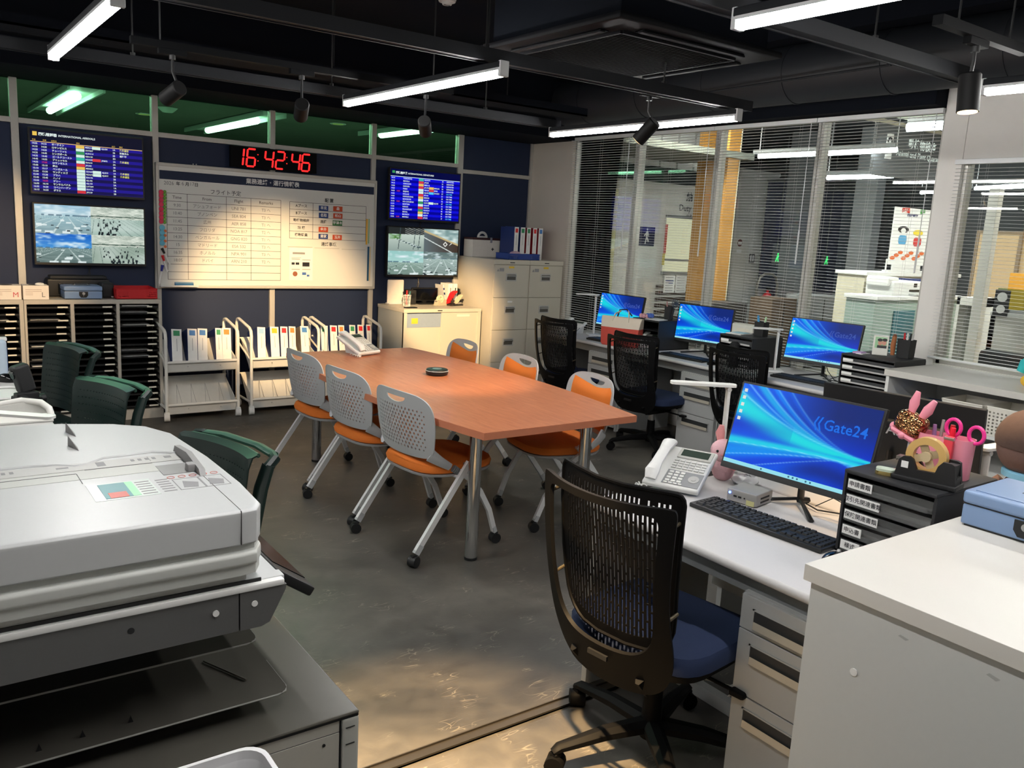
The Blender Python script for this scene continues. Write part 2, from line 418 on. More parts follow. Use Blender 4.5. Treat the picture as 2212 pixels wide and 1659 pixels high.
tube_light(.57, .22, 1.70, 2.2, 'tube light above the copier, outside the photo')
tube_light(-.85, 2.87, 4.32, 2.2, 'tube light left of the copier, outside the photo'); tube_light(-.85, 5.0, 6.3, 2.2, 'unseen tube light added to brighten the back wall, left of the photo')  # the second tube is an added, unseen light for the dim back wall
def rail(y, x0, x1, lab, z=2.262):
    t = thing('ceiling_rail', lab, 'rail', (x0, y, z))
    MB().box(0, x1-x0, -.028, .028, -.012, .03).box(0, x1-x0, -.03, -.022, -.016, .034).box(0, x1-x0, .022, .03, -.016, .034).build('channel', RAILM, t)
    x = .45
    while x < x1-x0:
        MB().cyl((x, 0, .03), (x, 0, 3.0-z), .004, n=6).cyl((x, 0, .03), (x, 0, .05), .012, n=8).build('hanger_rod', BLACK, t); x += 1.0
rail(2.97, -2.5, 3.56, 'dark suspended rail running from the top left to the right of the air conditioner')
rail(4.47, -2.5, 3.52, 'dark suspended rail in front of the green glass, furthest from the camera')
rail(1.78, .3, 3.42, 'dark suspended rail right of the air conditioner, nearest to the camera')
# bulkhead ducts, pipes
def misc_ceiling():
    t = thing('air_duct', 'large black round duct running along the top of the window wall', 'duct', (4.98, -1.5, 2.72))
    mb = MB().cyl((0, 0, 0), (0, 7.7, 0), .19, n=28); mb.build('pipe', mat('black duct', rgb(30, 33, 38), .55), t)
    for k in range(11): MB().cyl((0, .35+k*.7, 0), (0, .37+k*.7, 0), .195, n=28).build('seam_ring', MATS['black duct'], t)
    t = thing('air_duct', 'flat black rectangular duct crossing the ceiling at the top left', 'duct', (.2, 3.2, 2.72))
    MB().rbox(-2.4, 1.9, 0, .45, 0, .2, .01).build('pipe', CEILM, t)
    for k in range(5): MB().box(-2.2+k*.9, -2.17+k*.9, -.01, .46, -.01, .21).build('flange', RAILM, t)
    t = thing('cable_tray', 'black cable tray behind the suspended rails near the back wall', 'tray', (-2.3, 5.35, 2.5))
    MB().box(0, 6.8, 0, .25, 0, .012).box(0, 6.8, 0, .01, 0, .06).box(0, 6.8, .24, .25, 0, .06).build('channel', CEILM, t)
    for k in range(5): MB().cyl((.5+k*1.4, .12, .0), (.5+k*1.4, .12, .5), .004, n=6).build('hanger_rod', BLACK, t)
    t = thing('smoke_detector', 'round white smoke detector on the black ceiling at the top edge', 'detector', tuple(AZ(966, 0, 2.93)))
    MB().lathe([(.0, -.03), (.028, -.028), (.032, -.015), (.05, -.012), (.055, .0), (.055, .07)], n=24).build('body', GREYP, t)
    MB().box(-.02, .02, -.003, .003, -.031, -.026).build('slot', BLACK, t)
    for px, py, lab in ((552, 35, 'small pale junction bracket under the ceiling at the upper left'), (708, 388-178, 'small flat junction plate near the window end of the rail')):
        p = AZ(px, py, 2.62); t = thing('junction_plate', lab, 'bracket', tuple(p))
        MB().box(-.04, .04, -.025, .025, 0, .006).box(-.045, -.04, -.03, .03, 0, .03).build('plate', GREYP, t); MB().cyl((0, 0, .006), (0, 0, .36), .004, n=6).build('rod', BLACK, t)
    t = thing('electric_conduit', 'thin black conduit running back towards the window wall', 'pipe', tuple(AZ(1440, 212, 2.6)))
    a = AZ(1440, 212, 2.6); b = AZ(1925, 140, 2.6)
    MB().cyl((0, 0, 0), tuple(b-a), .007, n=8).build('pipe', RAILM, t); MB().cyl((0, 0, 0), (0, 0, .4), .005, n=6).build('rod', RAILM, t)
    # air conditioner cassette
    t = thing('ceiling_air_conditioner', 'large square black ceiling cassette air conditioner', 'air conditioner', (2.745, 3.02, 2.4))
    ACM = mat('black cassette plastic', rgb(17, 18, 22), .7, spec=.2)
    mb = MB(); r = .49
    mb.rbox(-r, r, -r, r, 0, .03, .012); mb.build('face_panel', ACM, t)
    MB().rbox(-.44, .44, -.44, .44, .03, .33, .01).build('body', CEILM, t)
    for k in range(4):
        M = Matrix.Rotation(k*PI/2, 4, 'Z'); mb = MB(); mb.M = M
        mb.box(-.3, .3, -.43, -.375, -.004, 0).build('outlet_slot', GLOSSB, t)
        mb = MB(); mb.M = M; mb.rbox(-.31, .31, -.428, -.4, -.014, -.004, .004).build('louvre', ACM, t)
    mb = MB()
    for k in range(4): mb.M = Matrix.Rotation(k*PI/2, 4, 'Z'); mb.box(-.34, .34, -.35, -.338, -.012, -.0)
    mb.M = None; mb.build('grille_frame', ACM, t)
    g = MB().box(-.335, .335, -.335, .335, -.006, 0)
    for k in range(31): g.box(-.33, .33, -.33+k*.0215, -.324+k*.0215, -.010, -.006)
    g.build('intake_grille', mat('dark grille', rgb(12, 12, 14), .85, spec=.1), t)
    for sx in (-1, 1):
        for sy in (-1, 1): MB().cyl((sx*.42, sy*.42, .3), (sx*.42, sy*.42, .6), .005, n=6).build('hanger_rod', BLACK, t)
misc_ceiling()
WARM = (1.0, .66, .32)
def spot(p, tgt, lab, energy=1.0, zr=2.27, ang=48, arm=0.0):
    t = thing('track_spotlight', lab, 'spotlight', tuple(p)); d = (Vector(tgt)-Vector(p)).normalized()
    q = d.to_track_quat('-Z', 'Y').to_matrix().to_4x4()
    b = MB(); b.M = q
    n = 24; prof = [(.0, .06), (.03, .06), (.034, .055), (.034, -.062), (.0315, -.062), (.029, -.045)]
    b.lathe(prof, n=n).build('lamp_head', mat('black spotlight', rgb(9, 9, 10), .6, spec=.2), t)
    e = MB(); e.M = q; e.cyl((0, 0, -.0605), (0, 0, -.0635), .030, n=20).build('lamp_face', emis('warm lamp face', WARM, 7.0), t)
    up = Vector((0, 0, zr-p[2]))
    MB().tube([tuple(q @ Vector((0, .0, .05))), (0, 0, .09), tuple(up)], .006, n=8).cyl(tuple(up-Vector((0, 0, .03))), tuple(up), .014, n=12).build('stem', BLACK, t)
    MB().rbox(-.06, .06, -.014, .014, up.z-.012, up.z+.012, .003).box(-.012, .012, min(0, arm), max(0, arm), up.z, up.z+.01).build('track_adapter', TRK, t)
    ld = bpy.data.lights.new('spot_bulb', 'SPOT'); ld.energy = SPOT*energy; ld.color = WARM; ld.spot_size = math.radians(ang); ld.spot_blend = .7; ld.shadow_soft_size = .025
    lo = bpy.data.objects.new('spot_bulb', ld); COL.objects.link(lo); lo.parent = t; lo.rotation_euler = d.to_track_quat('-Z', 'Y').to_euler(); lo.location = d*.07
def track(y, x0, x1, lab):
    t = thing('lighting_track', lab, 'track', (x0, y, 2.281)); MB().box(0, x1-x0, -.017, .017, 0, .03).build('channel', TRK, t)
    for x in (.12, x1-x0-.12): MB().cyl((x, 0, .03), (x, 0, 3.0-2.281), .004, n=6).build('hanger_rod', BLACK, t)
track(4.04, .85, 2.45, 'slim black lighting track carrying three spotlights in front of the screens'); track(1.49, 2.62, 3.2, 'short black lighting track at the upper right carrying one spotlight'); track(1.49, .7, 1.3, 'short black lighting track over the copier, outside the photo')
spot((2.866, 1.49, 2.115), (2.80, 1.30, 0), 'black cylinder spotlight pointing straight down at the upper right', .8)
spot((2.99, 3.1, 2.1), (2.55, 4.4, .7), 'black tilted spotlight crossing the tube light by the window', 1.1, arm=-.12)
spot((1.02, 4.04, 2.1), (.15, 6.9, 1.0), 'black spotlight aimed left, in front of the left green glass', 2.2, ang=40)
spot((1.61, 4.04, 2.1), (2.62, 7.1, .84), 'dark spotlight seen from behind, left of the middle tube light', 6.5, ang=32)
spot((2.29, 4.04, 2.1), (4.10, 6.75, .78), 'dark spotlight seen from behind, right of the middle tube light', 8.5, ang=21)
spot((1.0, 1.49, 2.14), (1.16, 1.80, 0), 'spotlight over the gap between copier and desk, outside the photo', 8.5, ang=44)
# ================================================================ venetian blinds
SLAT = mat('blind slat', rgb(232, 234, 235), .38, noise=.02)
CORD = mat('blind cord', rgb(215, 215, 212), .6)
def slat_mesh(w):
    mb = MB(); n = 4; prof = []
    for i in range(n+1):
        u = -0.0125+.025*i/n; prof.append((u, .0013*(1-(u/.0125)**2)))
    poly = prof+[(u, z-.0005) for u, z in reversed(prof)]
    # poly in (x,z) extruded along y
    m = len(poly); vs = [(u, -w/2, z) for u, z in poly]+[(u, w/2, z) for u, z in poly]
    fs = [(i, (i+1) % m, m+(i+1) % m, m+i) for i in range(m)]
    mb.add(vs, fs); return mb
def blind(y0, y1, z0, z1, lab, x=WX-.045, pitch=.0215, wand=1, tilt=.03, raised=0.0):
    t = thing('venetian_blind', lab, 'blind', (x, (y0+y1)/2, z0)); w = (y1-y0)-.006; H = z1-z0
    MB().rbox(-.014, .014, -w/2, w/2, H-.03, H, .002).build('head_rail', SLAT, t)
    MB().rbox(-.012, .012, -w/2, w/2, 0, .012, .003).build('bottom_rail', SLAT, t)
    s = slat_mesh(w-.004).build('slat', SLAT, t); s.rotation_euler = (0, tilt, 0); zs = []
    z = .03
    while z < H-.04: zs.append(z); z += pitch
    s.location = (0, 0, zs[0])
    for z in zs[1:]:
        c = s.copy(); COL.objects.link(c); c.location = (0, 0, z)
    for fy in (-.36, 0, .36) if w > .7 else (-.3, .3):
        for dx in (-.0135, .0135): MB().cyl((dx, fy*w, 0), (dx, fy*w, H-.02), .0007, n=4).build('ladder_cord', CORD, t)
    if wand:
        yy = -w/2+.03
        MB().cyl((-.03, yy, H-.03), (-.032, yy, H-.78), .003, n=6).cyl((-.032, yy, H-.78), (-.033, yy, H-1.02), .006, n=8).build('tilt_wand', mat('clear wand', rgb(225, 228, 230), .15), t)
nm = ['furthest window, nearest the filing cabinets', 'second window from the filing cabinets', 'third window from the filing cabinets', 'window beside the white column']
for i in range(4): blind(ys[i+1], ys[i], .55, 2.475, 'raised-slat white venetian blind on the '+nm[i])
blind(wy0+.02, 2.77, .935, 2.16, 'white venetian blind on the shorter window above the low shelf unit', x=WX-.06, pitch=.0215)
# ================================================================ whiteboard
RX, UZ = (1, 0, 0), (0, 0, 1)
WBM = mat('whiteboard enamel', rgb(226, 226, 222), .25, noise=.01)
wbx, wbz, wby = 1.668, .995, 7.10
wbt = thing('whiteboard', 'large whiteboard with handwritten flight timetable and blue title band', 'whiteboard', (wbx, wby, wbz)); WBW, WBH = 1.865, .935
MB().box(.0, WBW, .0, .03, 0, WBH).build('board', WBM, wbt)
MB().rbox(-.012, WBW+.012, -.012, .034, WBH-.004, WBH+.022, .005).rbox(-.012, WBW+.012, -.012, .034, -.02, .004, .005).rbox(-.016, .004, -.01, .034, -.018, WBH+.02, .005).rbox(WBW-.004, WBW+.016, -.01, .034, -.018, WBH+.02, .005).build('board_frame', ALU, wbt)
def U(zx, zy):
    p = AY(320+zx/4.148, 280+zy/4.148, wby); return (p.x-wbx, p.z-wbz)
def wtxt(s, zx, zy, size, m, name='lettering', par=wbt, **k):
    u, v = U(zx, zy); return text(s, size, m, par, frame((u, -.0015, v), RX, UZ), name, **k)
MB().box(.012, WBW-.012, -.0012, 0, U(1000, 507)[1], U(1000, 433)[1]).build('title_band', NAVY, wbt)
wtxt('業務連絡・運行情報表', 1120, 482, .046, WHITEINK, bold=.0009)
gl = MB(); g2 = []
def grid(mb, u0, u1, v0, v1, cols, rows, t=.0028):
    for c in cols: mb.box(c-t/2, c+t/2, -.001, 0, v0, v1)
    for r in rows: mb.box(u0, u1, -.001, 0, r-t/2, r+t/2)
u0, v1 = U(165, 566); u1, _ = U(1188, 637); _, v0 = U(172, 1342)
cols = [U(165, 600)[0], U(350, 600)[0], U(700, 620)[0], U(921, 640)[0], U(1189, 660)[0]]
rws = [v1+(v0-v1)*i/11 for i in range(12)]
grid(gl, u0, u1, v0, v1, cols, rws)
u2, w1 = U(1268, 645); u3, _ = U(1953, 695); _, w0 = U(1270, 972)
rw2 = [w1+(w0-w1)*i/5 for i in range(6)]; cols2 = [u2, U(1478, 660)[0], u3]
grid(gl, u2, u3, w0, w1, cols2, rw2); gl.build('ruled_lines', INK, wbt)
wtxt('フライト予定', 695, 570, .042, INK); wtxt('配 置', 1622, 638, .036, INK, bold=.0006); wtxt('連絡事項', 1618, 1030, .036, INK, bold=.0006)
tt = [text('2026', .04, PENCIL, wbt, frame(Vector((*[U(185, 480)[0]], -.0015, U(185, 480)[1])), RX, UZ), sx=.95)]
wtxt('年', 268, 487, .032, INK, bold=.0006); wtxt('月', 350, 492, .032, INK, bold=.0006); wtxt('日', 432, 497, .032, INK, bold=.0006); wtxt('6', 310, 485, .04, PENCIL); wtxt('17', 392, 490, .038, PENCIL)
def cell(s, c, r, size, m, cs=cols, rs=rws, **k):
    return text(s, size, m, wbt, frame(((cs[c]+cs[c+1])/2, -.0015, (rs[r]+rs[r+1])/2), RX, UZ), **k)
for i, s in enumerate(('Time', 'From', 'Flight', 'Remarks')): cell(s, i, 0, .034, INK)
rows = [('9:30', 'アシュフォード', 'UNI 781', 'T3 へ'), ('10:40', 'プノンペン', 'SEA 804', 'T3 へ'), ('11:45', '広州', 'AER 858', 'T1 へ'), ('13:25', 'フロリダ', 'NOA 817', 'T2 へ'),
        ('14:30', 'ベンガルール', 'GNG 820', 'T1 へ'), ('15', 'マドリード', 'ESA 532', 'T3 へ'), ('16:35', 'ホノルル', 'NPA 901', 'T3 へ'), ('18:05', 'ドバイ', 'ARN 210', 'T2 へ')]
for i, r in enumerate(rows):
    for j, s in enumerate(r): cell(s, j, i+1, .034 if j != 2 else .036, PENCIL, name='handwriting', sx=.95)
for i, s in enumerate(('Aブース', 'Bブース', '動植物検疫', '納 税', '機動職員')): cell(s, 0, i, .029, INK, cols2, rw2, bold=.0005)
BLUEM = mat('blue name magnet', rgb(28, 62, 128), .5); ORM = mat('orange name magnet', rgb(206, 78, 36), .5); GRM = mat('green name magnet', rgb(38, 110, 52), .5)
def tagm(s, zx, zy, m, lab, w=.088, tx=WHITEINK):
    u, v = U(zx, zy); t = thing('name_magnet', lab, 'magnet', (wbx+u, wby-.001, wbz+v))
    if m: MB().rbox(-w/2, w/2, -.003, 0, -.022, .022, .002).build('plate', m, t)
    text(s, .03, tx, t, frame((0, -.0042 if m else -.001, 0), RX, UZ), bold=.0006); return t
tagm('早見', 1571, 705, BLUEM, 'blue name magnet in the A booth row of the whiteboard'); tagm('森', 1699, 711, ORM, 'orange name magnet in the A booth row of the whiteboard')
tagm('名取', 1571, 769, BLUEM, 'blue name magnet in the B booth row of the whiteboard'); tagm('松山', 1699, 774, ORM, 'orange name magnet in the B booth row of the whiteboard')
tagm('遠藤', 1568, 828, WBM, 'white name magnet in the third row of the staff table on the whiteboard', tx=INK); tagm('宇津木', 1695, 838, GRM, 'green name magnet on the whiteboard', w=.092)
tagm('金井', 1569, 895, ORM, 'orange name magnet alone in the fourth row of the staff table'); tagm('清家', 1568, 957, BLUEM, 'blue name magnet in the bottom row of the staff table'); tagm('玉井', 1693, 966, ORM, 'orange name magnet in the bottom row of the staff table')
def disc(zx, zy, r, m, lab, grp, k=0):
    lab = '%s, %s from the top' % (lab, ('first', 'second', 'third', 'fourth', 'fifth', 'sixth', 'seventh', 'eighth', 'ninth', 'tenth', 'eleventh')[k])
    u, v = U(zx, zy); t = thing('round_magnet', lab, 'magnet', (wbx+u, wby-.001, wbz+v), group=grp)
    mb = MB(); mb.M = Matrix.Rotation(PI/2, 4, 'X'); mb.lathe([(r*.9, 0), (r, .003), (r*.95, .009), (r*.6, .011), (0, .011)], n=12).build('magnet_body', m, t)
PK = mat('pink magnet', rgb(214, 40, 84), .35); GN = mat('green magnet', rgb(110, 168, 66), .35); CY = mat('light blue magnet', rgb(96, 176, 206), .35); OG = mat('orange magnet', rgb(228, 120, 70), .35)
for i, y in enumerate((560, 592, 630, 668, 712, 750, 785, 822)): disc(115, y, .0195, PK, 'crimson round magnet at the left of the whiteboard', 'crimson round magnets on the whiteboard', i)
for i in range(11): disc(147, 556+i*27.5, .0125, GN, 'small green round magnet at the left of the whiteboard', 'small green round magnets on the whiteboard', i)
for i, y in enumerate((878, 922, 968, 1015)): disc(124, y, .022, CY, 'light blue round magnet at the left of the whiteboard', 'light blue round magnets on the whiteboard', i)
for i, y in enumerate((908, 948, 998, 1048)): disc(152, y, .011, OG, 'small orange round magnet at the left of the whiteboard', 'small orange round magnets on the whiteboard', i)
def marker(z0, z1, m, lab):
    a = U(*z0); b = U(*z1); t = thing('whiteboard_marker', lab, 'marker pen', (wbx+a[0], wby-.012, wbz+a[1]))
    d = Vector((b[0]-a[0], 0, b[1]-a[1])); MB().cyl((0, 0, 0), tuple(d*.34), .011, .008, n=10).build('cap', m, t); MB().cyl(tuple(d*.34), tuple(d), .0085, n=10).cyl(tuple(d), tuple(d*1.05), .004, n=8).build('barrel', WHITEP, t)
marker((120, 1062), (190, 1200), BLACK, 'white marker pen with a black cap on the whiteboard'); marker((125, 1125), (168, 1270), mat('red cap', rgb(200, 30, 36), .4), 'white marker pen with a red cap on the whiteboard')
marker((126, 1212), (98, 1375), mat('blue cap', rgb(26, 36, 140), .4), 'white marker pen with a dark blue cap on the whiteboard')
u, v = U(95, 1388); u4, _ = U(430, 1388)
t = thing('pen_tray', 'white marker tray clipped under the left end of the whiteboard', 'tray', (wbx+u, wby-.0, wbz+v-.012)); L = u4-u
MB().box(0, L, -.07, -.003, 0, .004).box(0, L, -.072, -.068, 0, .012).build('tray_body', WHITEP, t)
u, v = U(312, 1366); t = thing('board_eraser', 'blue board eraser on the marker tray', 'eraser', (wbx+u, wby-.035, wbz+U(95, 1388)[1]-.007)); MB().rbox(-.07, .07, -.02, .02, .002, .02, .003).build('felt', mat('eraser blue', rgb(44, 110, 160), .6), t); MB().rbox(-.07, .07, -.02, .02, .02, .03, .003).build('grip', mat('eraser light', rgb(120, 160, 190), .5), t)
# thin magnetic strips and the posted sheet
def strip(z0, z1, w, m, lab):
    a = U(*z0); b = U(*z1); t = thing('magnet_strip', lab, 'magnet', (wbx+a[0], wby-.001, wbz+min(a[1], b[1]))); MB().rbox(0, w, -.004, 0, 0, abs(a[1]-b[1]), .001).build('strip_body', m, t)
strip((1953, 800), (1953, 1030), .016, mat('yellow strip', rgb(238, 186, 70), .5), 'yellow magnetic strip at the right edge of the whiteboard')
strip((1975, 800), (1975, 1020), .01, mat('light green strip', rgb(150, 190, 140), .5), 'pale green magnetic strip at the right edge of the whiteboard')
strip((1965, 1048), (1965, 1355), .017, mat('dark blue strip', rgb(30, 84, 120), .5), 'dark blue magnetic strip at the right edge of the whiteboard')
strip((1986, 1050), (1986, 1355), .008, mat('cream strip', rgb(225, 205, 150), .5), 'cream magnetic strip at the right edge of the whiteboard')
for i, (a, b) in enumerate(((1250, 1470), (1490, 1710), (1735, 1945))):
    strip((a, 1044+i*12), (a, 1050+i*12), U(b, 1050)[0]-U(a, 1050)[0], mat('clear magnet bar', rgb(196, 196, 192), .3), ('left', 'middle', 'right')[i]+' of three pale magnet bars under the notices heading')
u, v = U(1262, 1350); ua, va = U(1475, 1062); t = thing('paper_notice', 'white paper notice with small pictures on the lower right of the whiteboard', 'paper', (wbx+u, wby-.002, wbz+v)); pw = ua-u; ph = va-v
PAPER = mat('paper', rgb(240, 240, 238), .8, noise=.01)
MB().box(0, pw, -.001, 0, 0, ph).build('sheet', PAPER, t)
mb = MB(); GI = mat('grey print', rgb(150, 150, 152), .8)
for (a, b, c, d) in ((.15, .6, .86, .862), (.14, .66, .80, .86), (.1, .5, .69, .7), (.1, .45, .64, .66), (.55, .9, .62, .64), (.1, .45, .33, .35), (.55, .9, .33, .35)):
    mb.box(pw*a, pw*b, -.0016, -.001, ph*c, ph*d)
mb.build('print', GI, t); MB().box(pw*.1, pw*.23, -.0016, -.001, ph*.48, ph*.55).box(pw*.27, pw*.42, -.0016, -.001, ph*.48, ph*.55).box(pw*.56, pw*.86, -.0016, -.001, ph*.43, ph*.56).build('print', INK, t)
mb = MB(); mb.M = frame((pw*.25, -.0012, ph*.2), RX, UZ); mb.cyl((0, 0, 0), (0, 0, .0006), .022, n=14).build('print', mat('brown print', rgb(150, 92, 70), .8), t); MB().box(pw*.55, pw*.72, -.0016, -.001, ph*.17, ph*.25).box(pw*.75, pw*.86, -.0016, -.001, ph*.12, ph*.18).build('print', mat('blue print', rgb(70, 110, 180), .8), t)
for zx, zy in ((430, 325), (1715, 445)):
    u, v = U(zx, zy); t = thing('hanging_hook', 'pair of small white hooks on the navy wall '+('left' if zx < 900 else 'right')+' of the clock', 'hook', (wbx+u, WY-.003, wbz+v))
    for s in (-.012, .012): MB().rbox(s-.004, s+.004, -.012, 0, -.018, .018, .002).build('hook', WHITEP, t)
# ================================================================ LED clock
t = thing('digital_wall_clock', 'black wall clock with red digits reading 16:42:46', 'clock', (2.225, 7.07, 1.965)); W, H = .735, .168
MB().rbox(0, W, 0, .045, 0, H, .004).build('case', mat('clock black', rgb(9, 10, 13), .6, spec=.1), t); MB().box(.25, .4, .045, .078, .04, .1).build('bracket', BLACK, t)
LED = emis('red led', rgb(255, 46, 46), 1.3); DIM = mat('unlit led', rgb(36, 20, 22), .4)
SEG = {'0': 'abcdef', '1': 'bc', '2': 'abged', '4': 'fgbc', '6': 'afgedc'}
def digit(ch, x, z, w, h):
    on = MB(); k = .0145; sl = .10
    def seg(p, q):
        (x0, z0), (x1, z1) = p, q; d = Vector((x1-x0, z1-z0)); L = d.length; d /= L; n = Vector((-d.y, d.x))*k/2; e = d*k*.5
        pts = [Vector((x0, z0))+d*.003, Vector((x0, z0))+e+n, Vector((x1, z1))-e+n, Vector((x1, z1))-d*.003, Vector((x1, z1))-e-n, Vector((x0, z0))+e-n]
        on.prism([(p.x+sl*(p.y-z), p.y) for p in pts], 'y', -.0025, 0)
    A = (x, z+h); B = (x+w, z+h); C_ = (x, z+h/2); D = (x+w, z+h/2); E_ = (x, z); G = (x+w, z)
    for s in SEG[ch]: seg(*{'a': (A, B), 'b': (B, D), 'c': (D, G), 'd': (E_, G), 'e': (C_, E_), 'f': (A, C_), 'g': (C_, D)}[s])
    o = on.build('digit', LED, t, smooth=False); o['label'] = 'glowing red digit '+ch
for ch, x in zip('164246', (.055, .125, .275, .37, .505, .595)): digit(ch, x if ch != '1' else x-.028, .014, .068, .138)
for x in (.222, .468):
    for z in (.062, .112): MB().box(x-.004, x+.004, -.003, 0, z-.004, z+.004).build('colon_dot', LED, t)
# ================================================================ wall screens
def screen(lab, x0, x1, z0, z1, name='wall_monitor'):
    t = thing(name, lab, 'screen', ((x0+x1)/2, 7.055, z0)); w = x1-x0; h = z1-z0
    MB().rbox(-w/2-.012, w/2+.012, .0, .04, -.02, h+.012, .004).build('monitor_case', BLACK, t)
    MB().rbox(-w/2+.1, w/2-.1, .04, .065, .05, h-.05, .004).box(-.1, .1, .065, .097, .1, h-.1).build('wall_bracket', BLACK, t)
    return t, w, h
SCR = paintmat('screen glow', 1.0)
W1 = emis('screen white', rgb(225, 238, 235), 1.0); YEL = emis('screen yellow', rgb(236, 196, 90), 1.0); YTX = emis('screen pale yellow', rgb(230, 228, 110), 1.0); REDS = emis('screen red', rgb(214, 60, 66), 1.0); PALE = emis('screen pale logo', rgb(214, 240, 228), 1.0); TEAL = emis('screen teal', rgb(64, 190, 160), 1.0); GRNS = emis('screen green', rgb(60, 150, 90), 1.0); CYN = emis('screen cyan', rgb(80, 200, 250), 1.0)
def board(t, w, h, arr):
    dk = rgb(20, 12, 60)
    def bg(u, v):
        if v > .815 if arr else v > .86: return (10/255, 12/255, 36/255) if arr else (0, .01, .25)
        r = int((.80-v)/.0497) if arr else int((.845-v)/.0525)
        return ((30/255, 18/255, 142/255) if r % 2 == 0 else (16/255, 10/255, 74/255)) if arr else ((10/255, 10/255, 218/255) if r % 2 == 0 else (0, 0, 150/255))
    paint('screen', frame((-w/2, -.001, 0), RX, UZ), w, h, 2, 160, bg, t, SCR)
    F = lambda u, v, d=.002: frame((-w/2+u*w, -d, v*h), RX, UZ)
    top = .80 if arr else .845; pit_ = .0497 if arr else .0525; sz = .0165
    def colm(items, u, m, size=sz, bold=.0003):
        obs = [text(s, size, m, t, F(u, top-(i+.5)*pit_), 'lettering', align='LEFT', bold=bold) for i, s in items if s]
        if obs: joinm(obs)
    q = MB(); q.box(-w/2, w/2, -.0022, -.001, h*(top+.002), h*(top+.012)); q.build('header_line', YEL if arr else PALE, t)
    MB().rbox(-w/2+.015, -w/2+.043, -.003, -.001, h*.9 if arr else h*.915, h*.965, .001).build('board_icon', YEL if arr else GRNS, t)
    text('国際線到着' if arr else '国際線出発', .0235, W1, t, F(.07, .925), align='LEFT', bold=.001); text('INTERNATIONAL ARRIVALS' if arr else 'INTERNATIONAL DEPARTURES', .0195, W1, t, F(.24, .925), align='LEFT', bold=.0004)
    if arr:
        t1 = '14:05 14:10 14:20 14:35 14:35 14:45 14:55 15:05 15:10 15:20 15:30 15:40 15:50 16:00 16:05 16:15'.split(); t2 = '14:15 14:20 14:25 14:45 14:40 14:55 17:05 15:10 15:17 15:30 15:38 15:45 16:55 16:10 16:20 16:25'.split()
        cty = ['ホーチミン', 'ロサンゼルス', 'チューリッヒ', 'シンガポール', 'ゴールドコースト', 'ブリュッセル', 'ロサンゼルス', '釜山', 'ベンガルール', 'サンディエゴ', 'プラハ', 'ハノイ', 'デリー', 'サンサルバドル', 'コペンハーゲン', 'ダラス']
        fl = 'MER214 UNT057 GUN114 GEA120 NOA202 ESA210 JPS183 MER822 GEA605 NDA757 ESA196 AJL182 AJL153 LAT209 ESA712 JPS129'.split()
        colm(list(enumerate(t1)), .01, W1); colm([(i, s) for i, s in enumerate(t2) if i not in (6, 12)], .088, W1); colm([(6, t2[6]), (12, t2[12])], .088, REDS)
        colm(list(enumerate(cty)), .18, W1, .0162, .0004); colm(list(enumerate(fl)), .472, W1, .0145)
        colm([(0, 'AJL004'), (4, 'JPS872'), (8, 'AJL810'), (9, 'AJL819')], .618, W1, .0145)
        colm(list(enumerate('1A 1B 2B 3D 1A 3A 1B 2A 1A 3B 2B 3A 2A 1A 1B 2B'.split())), .72, W1)
        colm([(0, '条件運航'), (4, '条件運航'), (8, '条件運航'), (9, '条件運航')], .785, YTX, .0162); colm([(1, '到着済み'), (2, '着陸中')], .785, W1, .0162)
        lg = 'YPGPTPRYPPPPPPPR'; extra = {0: 'P', 4: 'R', 8: 'P', 9: 'P'}; lu, lw, eu = .39, .075, .535
        text('予定', .012, YEL, t, F(.03, .832)); text('変更', .012, YEL, t, F(.12, .832)); text('出発地', .012, YEL, t, F(.2, .832)); text('便名', .012, YEL, t, F(.41, .832)); text('出口', .012, YEL, t, F(.73, .832)); text('備考', .012, YEL, t, F(.8, .832))
    else:
        t1 = '14:10 14:10 14:15 14:20 14:25 14:35 14:45 14:50 14:55 15:10 15:15 15:20 15:35 15:40 15:45 15:50'.split()
        cty = 'TORONTO MANILA CHICAGO DENVER PARIS BEIJING DALLAS HONGKONG BANGKOK HO_CHI_MINH BOSTON HANOI FRANKFURT SEOUL MUNICH MANILA'.replace('HO_CHI_MINH', 'HO-CHI-MINH').split()
        fl = 'NOA301 JPS205 MER112 JPS178 GEA204 AJL052 JPS162 MER024 AJL208 GUN121 GEA376 ARN324 GUN214 MER140 AJL031 JPS302'.split()
        colm(list(enumerate(t1)), .01, W1); colm([(5, '14:35'), (9, '15:45'), (15, '16:00')], .085, REDS, .016); colm(list(enumerate(cty)), .175, W1, .018); colm(list(enumerate(fl)), .475, W1, .017)
        colm([(3, 'MER602'), (4, 'JPS02'), (5, 'SNA003'), (9, 'AJL538')], .62, W1, .017); colm(list(enumerate('14 21 25 26 12 27 31 35 36 37 16 18 42 44 21 17'.split())), .73, W1, .017)
        colm([(i, 'DEPARTED') for i in range(5)]+[(i, 'ON TIME') for i in (6, 7, 8, 10, 11, 12, 13, 14)], .8, W1, .0165); colm([(5, 'ON TIME'), (9, 'ON TIME'), (15, 'ON TIME')], .8, CYN, .0165)
        lg = 'TRYRPPRYPGPRGYPR'; extra = {3: 'Y', 4: 'R', 5: 'C', 9: 'P'}; lu, lw, eu = .395, .07, .545
    mp = {'Y': YEL, 'P': PALE, 'G': GRNS, 'T': TEAL, 'R': REDS, 'C': CYN}
